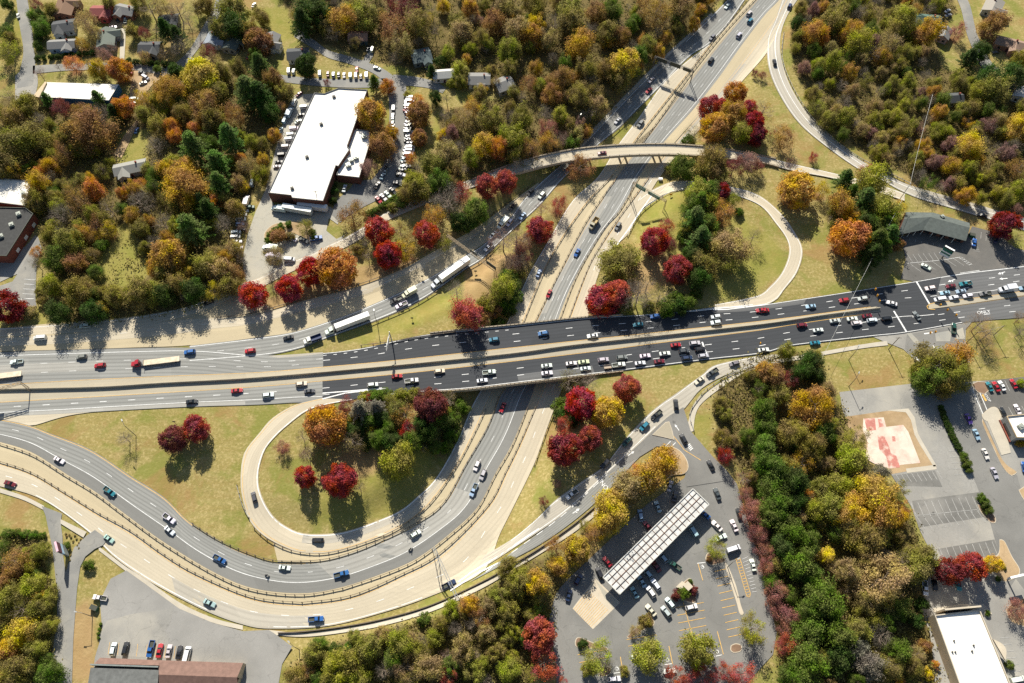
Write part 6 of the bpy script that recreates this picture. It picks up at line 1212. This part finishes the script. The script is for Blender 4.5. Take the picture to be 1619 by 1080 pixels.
def plant(px, py, dm, k, c, seed, group, crownpx=True):
    kind = TP[k]; rnd = random.Random(seed); parts, h = kind[seed % len(kind)]; s = dm / 10; sz = s * rnd.uniform(.9, 1.1) * min(1, 11 / max(dm, .1)) ** .4
    hc = h * sz * (.58 if k != 'c' else .5) if crownpx else 0
    p = at(px, py, hc); z = zf(p.x, p.y) - .12; name, adj, noun = TK[k]; lim = (.95, 1.05) if k in 'ms' else (.84, 1.16)
    if k == 'd': name = 'leafy_tree' if c in 'LVDNE' else 'autumn_tree'
    o = thing(name, None, 'tree' if k != 's' else 'shrub', (p.x, p.y, z), rnd.uniform(0, 6.28), group); o.scale = (s * rnd.uniform(*lim), s * rnd.uniform(*lim), sz); col = TC[c][1]; v = rnd.uniform(.88, 1.12); col = tuple(min(1, x * v * rnd.uniform(.94, 1.06)) for x in col); col = (col[0], col[1] * rnd.uniform(.8, 2.6), col[2] * rnd.uniform(.7, 1.3)) if c in 'CX' else col
    for nm, me in parts:
        q = mobj(nm, me, o); q.color = (*col, 1)
        if nm == 'twigs': q.color = (*[x * .8 for x in TC['W' if c == 'W' else c][1]], 1)
    ALLT.append((px, py, dm * pxm(py) / 2))
    if k == 'm' or (k == 'w' and c in 'RCSOGA'): MAPLES.append((p.x, p.y, dm / 2))
    return o
def trees(phrase, anchor, group, data, seed=0):
    items = []
    for blk in data.split('|'):
        tile, rest = blk.strip().split(' ', 1)
        for t in rest.split():
            f = t.split(','); px, py = T(tile, float(f[0]), float(f[1])); dm = float(f[2]) * SC / pxm(py) * (1.06 if f[3][0] == 'm' else .97); k, c = f[3][0], f[3][1]; seed += 1
            o = plant(px, py, dm, k, c, seed * 7 + len(ALLT) * 3, group); name, adj, noun = TK[k]; size = 'small ' if dm < 6 and k != 's' else 'big ' if dm > 12.5 else ''
            items.append((o, px, py, f'{size}{TC[c][0]} {adj} {noun}'.replace('low shrub', 'shrub')))
    POOL.setdefault(phrase, (anchor, []))[1].extend(items)
trees('in the crimson row bank', ('the dock', 470, 325), 'trees on the frontage bank', '11 345,615,150,mC 220,715,142,mC 510,590,225,mO 768,370,148,mC 825,515,150,mC 1060,385,145,mC 5,755,150,mC 600,270,185,wB 315,340,110,wL 150,390,110,sB 225,400,70,sH 120,510,150,wK 930,480,150,wG 900,370,130,wK 700,520,90,bK 985,400,110,wK 1160,430,110,wL 1190,190,220,bW 1275,130,120,wR 1430,95,130,mR 1545,65,120,mR 1250,310,120,sN 1360,240,160,dD 1320,320,110,sD 1100,260,130,wA 1010,110,150,dL 1130,70,160,dD 930,140,120,dH 980,60,130,dV 900,190,90,sD 850,225,70,sL 690,440,80,bW 100,650,90,bW 130,720,70,bK 640,480,80,sH')
trees('beside the slip road', ('the wide bridge', 830, 540), 'trees between slip road and highway', '11 1525,430,190,bP 1300,870,190,dR 1240,740,140,bW 1430,800,130,sL 1520,710,160,dV 1545,820,120,sD 1410,890,90,sB 1480,860,90,sB 1500,930,90,sN|21 60,430,200,bP 212,362,155,mC 322,205,130,wR 215,240,120,bS 462,-20,160,wB 40,700,120,sD 20,780,110,sD 110,430,110,wB 90,560,130,bW 75,620,100,sL 15,650,120,sD 55,760,110,sD 20,850,100,sN 100,520,140,wU 30,560,140,bP')
trees('in the upper loop', ('the shop row', 1480, 355), 'trees in the upper loop', '21 700,550,245,tL 910,430,158,mC 980,335,110,wR 1048,600,148,mC 1195,570,175,dH 1170,130,150,dV 1240,125,130,dD 1180,200,150,cD 1150,300,170,cE 1185,410,180,cE 1090,340,120,wV 1080,400,90,sD 1308,125,98,mX 1385,170,100,wV 1325,255,150,wA 1425,250,60,sD 1375,470,220,tK 1340,560,150,wL 1510,400,110,bL 580,800,185,mC 670,750,150,mR 805,760,210,bW 930,770,190,bL 1040,790,120,sD 1110,790,110,sD 1165,755,80,sD 1000,440,90,wU 1000,830,90,sN 870,820,80,sL 980,830,130,sD 1060,830,120,sN 860,700,130,bK 740,820,110,sL 1180,660,150,dN 1240,620,110,dH 1120,520,140,dN 1230,330,130,dD 1260,420,120,wL 1140,220,140,dD 1250,200,130,dV')
trees('on the north fringe of the upper loop', ('the flyover', 990, 238), 'trees on the loop fringe', '20 1075,1020,150,dD 1010,1030,90,sL 1250,985,195,tH 1390,1020,130,wU 1480,985,130,wP 1150,820,140,bL 1110,860,90,sD 1540,1020,90,wU 1190,1060,90,sD 1320,1060,90,wL')
trees('on the grass island by the outer ramp', ('the flyover', 1140, 240), 'trees on the outer ramp island', '20 1245,660,130,mC 1305,635,75,mC 1400,565,125,mO 1385,690,140,dA 1485,660,85,mC 1265,775,155,mA 1510,750,115,mC 1435,805,145,dV 1525,820,110,mX 1520,445,55,wU|30 20,680,170,bA 145,825,155,wB 335,955,65,wC 205,1000,100,bU 20,455,55,wU')
trees('in the eastern roadside stand', ('the shop row', 1480, 355), 'trees east of the upper loop', '31 235,115,205,mA 385,115,110,wG 520,60,150,cE 500,195,150,dA 640,185,170,cE 560,140,120,cD 690,55,200,dV 655,10,120,wR 770,240,190,dV 845,225,120,wG 550,400,205,mO 715,430,150,cD 790,395,150,cE 690,520,150,cN 430,290,60,bK 850,450,80,sB 620,300,120,dD 760,330,110,cD 460,250,80,sL 640,330,140,dN 600,250,130,dN 720,340,130,dD 700,500,130,dN 760,480,120,cD 560,280,110,dA 480,330,90,sL 800,300,130,dV|31 1500,330,155,mX 1560,420,90,bK')
trees('in the lower loop', ('the wide bridge', 760, 615), 'trees in the lower loop', '12 445,515,230,mO 575,385,125,wU 710,345,75,wC 655,425,160,cW 755,410,130,cW 800,325,100,sD 845,370,115,wL 905,325,100,sV 985,320,90,sV 1085,385,180,mU 930,450,150,wB 945,530,130,wC 1190,350,120,bK 1270,390,120,sD 1220,480,120,sD 1210,570,110,sD 720,540,85,wG 820,530,110,dD 605,610,170,bK 330,690,120,bP 300,580,110,bL 175,640,95,wS 317,822,118,mC 530,842,185,mC 890,725,215,dV 880,790,130,dV 1040,650,70,bG 650,890,90,bK 1000,590,120,sN 870,600,110,sN 560,470,90,sN 620,540,130,dN 760,600,130,dD 840,620,130,dN 960,610,130,dD 1080,560,140,dN 1150,470,130,dD 700,480,110,dD 1020,500,120,dN 1100,640,110,sD 1170,640,100,sD 880,420,130,dL 620,470,110,dH 1150,410,110,dV 780,470,120,dN 740,330,100,sD 680,340,90,sV 1040,320,120,wU 690,630,90,sN')
trees('in the left grass triangle', ('the road edge', 279, 660), 'trees in the left triangle', '02 1055,592,142,mU 1190,530,150,mC 765,590,120,bW')
trees('on the bank below the bridge', ('the wide bridge', 850, 600), 'trees on the bank below the bridge', '22 390,240,180,bL 505,250,160,bW 345,400,130,sD 345,450,110,sN 460,380,178,mC 738,280,150,mR 620,430,178,mG 360,505,110,wR 355,655,190,mX 508,590,140,mR 310,865,60,wP 230,970,65,wU 700,340,90,wR 420,470,100,sN')
trees('in the gold row by the forecourt', ('the kerbed triangle', 1045, 685), 'gold row of the forecourt', '22 970,730,185,dA 870,825,205,dA 740,890,205,dK 650,1000,205,dG 800,800,120,wO 700,940,130,dA 810,870,120,dA|23 640,60,190,dG 545,155,150,wA 430,265,155,mG 310,250,140,wB 325,370,120,dA 195,465,180,dG 110,430,130,dL 60,520,120,dL 480,120,90,wL 210,560,130,wH')
trees('in and round the forecourt lot', ('the long canopy', 1035, 850), 'trees of the forecourt lot', '23 200,790,185,mR 235,960,190,wR 1045,1040,140,wR 1205,1030,150,wR 1325,1005,120,wR 1440,1020,155,wR 350,1080,80,wR 560,915,190,wV 505,1000,110,dV 865,915,220,dV 1180,875,220,dV 1500,750,180,wV 1280,255,130,wV 470,840,70,sN 1040,540,75,sU 1090,530,85,sD 1148,515,60,sU 1238,325,40,sB 850,700,95,sH 1125,462,35,sD 790,760,80,wK 30,1000,110,dV 60,470,150,dL 20,380,130,dL 610,960,110,bL 720,1010,70,sL 1090,1075,90,wR 1390,1060,90,wR')
trees('in the pink forecourt hedge', ('the leaving cars', 1124, 736), 'pink hedge of the forecourt', '22 1340,690,125,wC 1445,840,115,bS 1495,1010,140,wS 1460,930,100,wS|23 1490,40,140,wS 1520,100,120,wS 1535,170,130,wS 1570,270,120,wS|33 15,190,125,wS 50,370,135,wS 110,520,150,wS 165,670,155,wS 180,845,160,wR 100,600,110,wS 60,290,110,wS 170,760,120,wS 30,110,110,wS')
trees('in the tree belt', ('the dry lawn', 1370, 570), 'trees of the belt', '32 30,420,150,dD 40,520,150,dD 30,640,165,dD 70,760,170,dD 90,890,175,dD 210,850,170,dN 110,1010,170,dD 250,960,130,dN 335,400,250,tA 210,560,210,tH 250,750,150,wA 590,595,160,wL 560,720,170,dV 705,950,320,tG 840,1020,150,wO 745,800,110,dW 845,910,150,wL 310,950,110,wO 340,1030,130,dV 80,200,160,dB 180,230,115,wU 40,170,110,dA 420,300,120,dK 170,60,110,dV 310,130,140,dN 250,190,120,dN 350,200,110,dN 340,90,100,dL 120,330,130,dL 320,640,170,tH 400,560,150,dD 480,880,170,dV 560,1000,200,tG 440,1010,180,dL')
trees('in the lower tree belt', ('the yellow tree', 1305, 878), 'trees of the lower belt', '33 60,60,170,dD 180,150,190,dD 130,250,160,dN 240,350,200,dD 380,560,220,dD 290,640,180,dD 430,650,200,dD 300,790,210,dD 480,790,200,dD 285,960,220,dD 200,1040,180,dD 480,930,180,dN 300,220,150,dD 310,420,140,dD 700,30,290,tA 560,60,200,tG 850,60,150,tA 760,455,310,tK 545,400,170,dK 640,580,190,tH 650,200,220,tH 560,150,170,tH 410,300,98,dY 455,370,110,wK 1010,310,160,dL 950,370,170,dL 860,320,150,bL 750,300,140,bW 705,695,115,dV 740,780,170,bW 600,760,150,dL 680,970,180,dW 960,900,120,wK 1075,970,55,sO 850,880,150,dD 1090,385,120,wP 865,1070,70,sO 860,620,150,dD 540,520,120,wK 1010,850,90,sB 1030,1020,80,sG 960,700,100,sN 990,600,90,sN 800,980,150,tH 600,870,140,dW')
trees('at the store end of the lane', ('the store', 1540, 975), 'trees at the store', '33 1160,395,150,mX 1290,370,155,mC 1430,352,100,mG 1575,625,140,wS 1395,655,40,sD 1530,970,60,sD 1460,445,40,sN 1498,380,30,sN')
trees('along the access lane', ('the crossing', 1435, 505), 'trees along the access lane', '32 1075,130,260,tL 1220,90,190,dA 1200,210,210,tL 1040,230,170,dD 1110,270,150,dH 980,170,90,dV 950,240,50,sD 1400,15,120,bL 1595,620,60,sA 1600,255,60,sV|31 1340,930,170,bB 1390,1000,140,bW 1590,900,110,bB 1600,980,120,bW')
trees('in the hamlet', ('the long pale shop', 120, 143), 'trees of the hamlet', '00 435,390,120,wO 590,415,125,dG 730,425,130,mO 50,310,160,wV 60,590,130,bK 350,400,60,bW 245,450,90,bP 870,200,85,wU 510,120,170,wK 560,190,120,wK 490,262,85,wG 1420,60,180,dL 1440,160,160,dN 1380,200,110,dL 235,80,70,dN 245,170,100,dD 230,270,70,sD 1010,190,120,cN 1080,220,110,cN 1110,260,120,bW 920,60,180,bH 1090,70,160,bW 1000,40,140,wK 40,170,70,sN 1450,410,110,dH 1270,310,115,wU 1320,370,110,wK 270,130,80,sD 230,230,60,sN 960,190,90,bK 690,300,90,bP 1220,470,195,mY 1150,470,100,dV 1080,440,95,mN 220,20,90,wU 40,20,80,dN 850,20,110,dL 1580,250,150,mB 1560,350,90,dD 1590,100,110,dH 480,30,80,bK 1190,60,110,bK 660,20,90,dL 1240,30,110,dH 1150,140,120,bW 1010,330,100,bK 1080,300,120,bW 800,180,80,dL 20,200,90,dD 60,240,80,dL 210,110,90,dD 310,60,80,dL 1330,170,120,dL 1530,180,120,dH 1240,400,110,wH 1350,440,110,dH 880,340,90,wK 640,330,110,wP 960,420,60,sD')
items_ = []
for i in range(9): items_.append('%d,%d,42,sN' % (225 + i * 42, 352 - i * 4))
for i in range(7): items_.append('%d,%d,46,sN' % (790 + i * 42, 372 + i * 3))
trees('in the clipped hamlet hedge', ('the street corner', 50, 110), 'clipped hedge of the hamlet', '00 ' + ' '.join(items_))
trees('in the hill wood', ('the white factory', 480, 220), 'trees of the hill wood', '00 885,600,140,wA 1030,550,190,tA 1250,640,210,tB 1440,690,160,wB 1515,560,180,cE 1400,840,180,cE 1180,900,180,cE 1330,1000,170,cE 1180,780,80,dO 1070,830,90,dO 1300,720,140,dH 755,650,125,mO 700,690,110,cN 360,650,135,wU 480,670,110,wB 160,640,150,dL 80,710,150,dH 290,610,90,cE 600,605,90,cE 545,780,270,tB 420,830,160,dH 390,930,160,wB 200,830,180,dL 300,1010,110,dA 90,880,200,dL 1500,1010,140,wK 1130,1040,160,tA 950,900,150,bW 620,690,130,bW 870,690,90,dL 1010,1040,120,dA 40,1000,170,dH 960,760,130,dL 250,740,120,bW 1100,680,130,tH 1330,560,120,dL 960,1000,100,bW|01 230,80,155,dA 215,180,150,tH 370,280,170,bW 490,170,190,wB 570,110,130,dO 420,110,120,wH 850,80,100,wO 860,200,200,bW 1130,90,270,tA 1340,80,170,cE 1230,190,110,cE 1270,240,140,cN 1160,360,210,cE 1030,520,200,mA 1370,330,140,bW 1260,570,170,dL 1340,600,160,dK 1430,610,140,wB 1430,480,120,dK 860,740,190,dH 700,760,130,dL 925,730,150,dL 860,805,100,wK 610,835,80,dG 480,740,180,dH 310,700,135,dV 420,430,170,dL 350,540,160,dD 225,570,120,bL 210,490,80,wO 450,560,130,dB 590,330,140,wB 620,450,90,sD 360,860,140,dN 240,735,60,sH 255,790,65,sH 280,815,50,sH 40,830,175,mX 1000,330,160,bW 940,440,110,bW 560,860,140,dN 1010,620,130,dH 1080,690,150,dH 1180,730,150,dN 1000,760,140,dN 670,230,150,bK 180,860,90,sK 1400,700,130,dH 560,500,100,wH 1490,340,90,bP')
trees('in the north wood', ('the white factory', 560, 200), 'trees of the north wood', '10 340,50,200,dN 300,140,150,cN 420,90,150,dN 540,120,160,dA 500,190,140,bW 690,90,160,dL 610,50,90,dL 900,30,220,wU 860,160,200,wB 1000,150,160,dH 1090,60,100,bV 900,280,150,dK 1110,200,110,bL 1270,190,150,dK 1330,50,110,dA 1390,230,120,tH 1480,130,180,tB 1550,40,150,dK 1560,310,130,dV 1140,370,90,sN 1270,430,110,dV 1190,320,90,dV 1090,440,80,cN 1380,575,90,dH 1340,650,120,wA 1280,720,150,wK 1440,720,180,dL 1180,600,110,bL 1400,880,160,dG 1500,905,125,dO 1550,820,130,dV 1330,960,110,dV 1170,950,160,dK 1100,1010,150,dL 1010,690,145,mB 1000,610,90,wO 1010,840,90,mB 960,960,75,wO 720,690,165,mA 750,780,115,wB 785,880,145,dB 835,800,100,dA 740,510,95,cD 815,525,88,dO 700,1020,120,wP 325,400,115,mN 120,480,130,dB 190,560,110,dH 170,650,80,wB 100,680,120,dN 40,590,170,cN 40,400,130,cE 1110,590,90,dN 940,575,50,sV 450,500,50,wU 1400,540,70,wA 1480,500,80,wK 1590,560,90,dL 1210,500,70,sV 1270,500,80,dL|20 60,180,170,dK 150,210,145,dA 250,240,130,dK 450,270,175,dA 720,385,165,mY 700,490,130,dH 700,220,110,dB 620,200,130,dH 560,80,150,tB 650,60,120,dD 760,160,90,dD 920,80,200,wB 1070,40,160,dK 850,10,130,wB 380,50,180,dL 300,150,150,bW 400,130,180,dH 180,20,180,tH 140,510,110,wB 330,480,160,tB 280,570,130,tB 450,570,160,tH 560,640,130,dK 60,840,165,dV 255,780,120,wS 260,860,120,wA 150,900,120,wB 340,850,110,bP 330,700,90,dV 240,700,120,bW 100,720,150,dL 40,300,130,dL 480,420,130,dH 600,420,110,dH 520,690,110,bL 30,420,110,dH')
trees('in the east wood', ('the shop row', 1480, 355), 'trees of the east wood', '30 330,200,130,dA 385,220,100,dO 560,200,130,dA 620,260,160,dV 455,375,135,dV 1040,200,170,dA 1285,890,155,dY 1590,1020,160,wB 1590,780,150,dG 1215,190,110,wS 830,180,150,dL 1440,150,160,dB 690,180,90,dD 880,110,160,dV 450,110,150,dH 800,250,170,wK 240,140,90,dN 560,440,110,dA 700,330,110,bW 1350,310,120,dN 1280,360,120,cN 1400,470,140,dN 1540,460,170,dN 1450,540,160,dL 1330,560,120,dV 1600,360,120,dV')
trees('in the south wood', ('the street lamp', 473, 1027), 'trees of the south wood', '13 900,840,170,dV 700,860,170,dL 540,990,230,dV 480,960,130,dV 370,900,130,dL 1040,690,95,sD 1150,720,110,dL 1320,600,120,dA 1290,880,180,dK 1080,980,170,dK 930,990,140,wK 800,1000,140,bW 850,930,120,dD 400,845,110,dD 500,870,90,sD 1190,1040,120,wR 1390,680,120,wB 1500,540,140,dL 1550,1000,130,dV 1180,915,110,bP 340,1010,95,wB 250,1040,120,dH 1440,620,130,dK 1210,640,120,dV 1110,800,110,dV 620,800,110,dL 780,780,100,dK 1000,880,110,dH 1420,780,120,dK 1480,900,130,dH 640,1060,150,dV 1560,640,130,dL 1340,1020,130,dL')
trees('in the corner wood', ('the pylon sign', 100, 860), 'trees of the corner wood', '03 90,340,170,wB 190,275,95,sH 60,420,130,dB 200,490,150,dV 60,560,170,dL 150,640,180,bL 240,620,140,dL 130,780,190,dG 60,880,150,dA 220,880,150,dL 100,1010,170,dH 300,1030,150,dD 300,730,100,dL 30,480,120,dB 230,760,110,dL 30,700,150,dH 190,980,120,dH')
trees('in the clipped dark hedge', ('the pylon sign', 100, 860), 'clipped shrubs by the driveway', '03 40,165,66,sD 95,165,64,sD 150,170,64,sD 205,175,64,sD 248,180,60,sD')
trees('beside the forked driveway', ('the pylon sign', 100, 860), 'round shrubs by the driveway', '03 405,238,52,sD 540,362,80,sD 612,722,24,sD 605,750,24,sD 598,778,24,sD 600,805,22,sD')
hx = [(405, 185), (430, 190), (465, 200), (445, 215), (490, 205), (480, 225), (420, 175), (455, 180), (400, 170), (470, 240), (480, 258), (430, 300), (425, 330)]
trees('in the mulch bed', ('the pylon sign', 100, 860), 'tiny bedding shrubs', '03 ' + ' '.join('%d,%d,14,sK' % p for p in hx))
hl_ = PL('1110,405 1150,500 1190,590 1225,660', '32'); hs = smooth(hl_, n=19); tmp = ' '.join('%.0f,%.0f,44,sN' % ((p.x - 1200) / SC, (p.y - 540) / SC) for p in hs)
trees('in the long dark lane hedge', ('the big two-tone tree', 1493, 584), 'clipped lane hedge', '32 ' + tmp + ' 1250,705,66,sD 1268,745,66,sD 1280,780,50,sD 1362,950,62,sD 1378,985,66,sD 1398,1025,62,sD')
hy = smooth(PL('690,262 760,232 830,190 885,150', '11'), n=10); trees('in the clipped yard hedge', ('the annex', 555, 270), 'clipped yard hedge', '11 ' + ' '.join('%.0f,%.0f,46,sD' % ((p.x - 400) / SC, (p.y - 270) / SC) for p in hy) + ' 90,420,50,sD 100,390,50,sD 130,360,50,sD 170,335,50,sD 215,325,50,sD 360,370,50,sD 370,400,40,sD 480,80,60,sN 490,120,60,sN 485,180,50,sN')
# ------------------------------------------------------------------ fill the woods between the placed trees
FILL = {'hill': ('in the hill wood', ('the white factory', 480, 220), 'LVHDALKVGDAWOL', 7.4, 100), 'north': ('in the north wood', ('the white factory', 560, 200), 'HLWKAHWDGWAVP', 7.6, 115), 'east': ('in the east wood', ('the shop row', 1480, 355), 'LLVKWLDVHLWPLVAW', 7.4, 190),
        'stream': ('in the tree belt', ('the dry lawn', 1370, 570), 'LDHLDKN', 6.6, 45), 'south': ('in the south wood', ('the street lamp', 473, 1027), 'LVLKDVLW', 5.8, 40), 'corner': ('in the corner wood', ('the pylon sign', 100, 860), 'LVLAD', 5.6, 18)}
BPX = [[proj(x, y, 2) for x, y in B] for B in BLD]
def inside(x, y, P):
    r = False
    for i in range(len(P)):
        x1, y1 = P[i]; x2, y2 = P[(i + 1) % len(P)]
        if (y1 > y) != (y2 > y) and x < (x2 - x1) * (y - y1) / (y2 - y1) + x1: r = not r
    return r
STREETS = [p for k in S if k.startswith('st') for p in midline(k)]
for wi, (wn, (ph, anc, pal, dm0, cnt)) in enumerate(FILL.items()):
    P = WOODS[wn]; rnd = random.Random(500 + wi); xa, xb = max(-25, min(p[0] for p in P)), min(1645, max(p[0] for p in P)); ya, yb = max(-30, min(p[1] for p in P)), min(1110, max(p[1] for p in P)); items = []; tries = 0
    while len(items) < cnt and tries < 14000:
        tries += 1; x, y = rnd.uniform(xa, xb), rnd.uniform(ya, yb)
        if not inside(x, y, P) or inside(x, y, CLEARING) or inside(x, y, CLEAR2) or (wn == 'hill' and y > 476): continue
        dm = dm0 * rnd.uniform(.75, 1.25); r = dm * pxm(y) / 2; cr = 1.0 if tries < 4000 else .85
        if any((x - a) ** 2 + (y - b_) ** 2 < (max(.62 * (r + q), r * .8) * cr * .82) ** 2 for a, b_, q in ALLT): continue
        g = at(x, y, dm * .6)
        if any(inside(x, y + 4, Q) or inside(x, y - 6, Q) for Q in LOTS) or any(inside(g.x, g.y, B) for B in BLD) or any((g.x - s.x) ** 2 + (g.y - s.y) ** 2 < 25 for s in STREETS): continue
        c = rnd.choice(pal); k = rnd.choice('dddwtt') if c != 'W' else 'b'
        if c == 'N': k = 'd'
        o = plant(x, y, dm, k, c, rnd.randrange(10 ** 6), 'trees of the belt' if wn == 'stream' else 'trees of the %s wood' % wn); size = 'small ' if dm < 6 else 'big ' if dm > 12.5 else ''
        items.append((o, x, y, f'{size}{TC[c][0]} {TK[k][1]} {TK[k][2]}'))
    for it in items: POOL['in the lower tree belt' if wn == 'stream' and it[2] > 800 else ph][1].append(it)
for ph, (anc, items) in POOL.items(): rank(items, ph, anc)
# ------------------------------------------------------------------ undergrowth: nobody could count it
def undergrowth():
    P, N, C = [], [], []; rnd = random.Random(9)
    for wn, poly in WOODS.items():
        xa, xb = max(-30, min(p[0] for p in poly)), min(1650, max(p[0] for p in poly)); ya, yb = max(-30, min(p[1] for p in poly)), min(1110, max(p[1] for p in poly))
        n = int((xb - xa) * (yb - ya) / 42)
        for _ in range(n):
            x, y = rnd.uniform(xa, xb), rnd.uniform(ya, yb)
            if not inside(x, y, poly) or inside(x, y, CLEAR2) or (inside(x, y, CLEARING) and rnd.random() < .7) or any(inside(x, y + 2, Q) for Q in LOTS): continue
            g = plane(x, y, 0)
            if any(inside(g.x, g.y, B) for B in BLD) or any((g.x - s.x) ** 2 + (g.y - s.y) ** 2 < 16 for s in STREETS): continue
            z = zf(g.x, g.y); R_ = rnd.uniform(.6, 2.0)
            for _ in range(12):
                P.append((g.x + rnd.gauss(0, R_), g.y + rnd.gauss(0, R_), z + abs(rnd.gauss(0, .7)) * R_)); N.append((rnd.gauss(0, .5), rnd.gauss(0, .5), 1))
    o = mobj('undergrowth', leafmesh('undergrowth', np.array(P), np.array(N), np.full(len(P), .85)))
    o.color = (.20, .165, .045, 1); tag(o, 'brown and olive undergrowth covering the wood floors', 'undergrowth', None, 'stuff')
undergrowth()
make_ground()
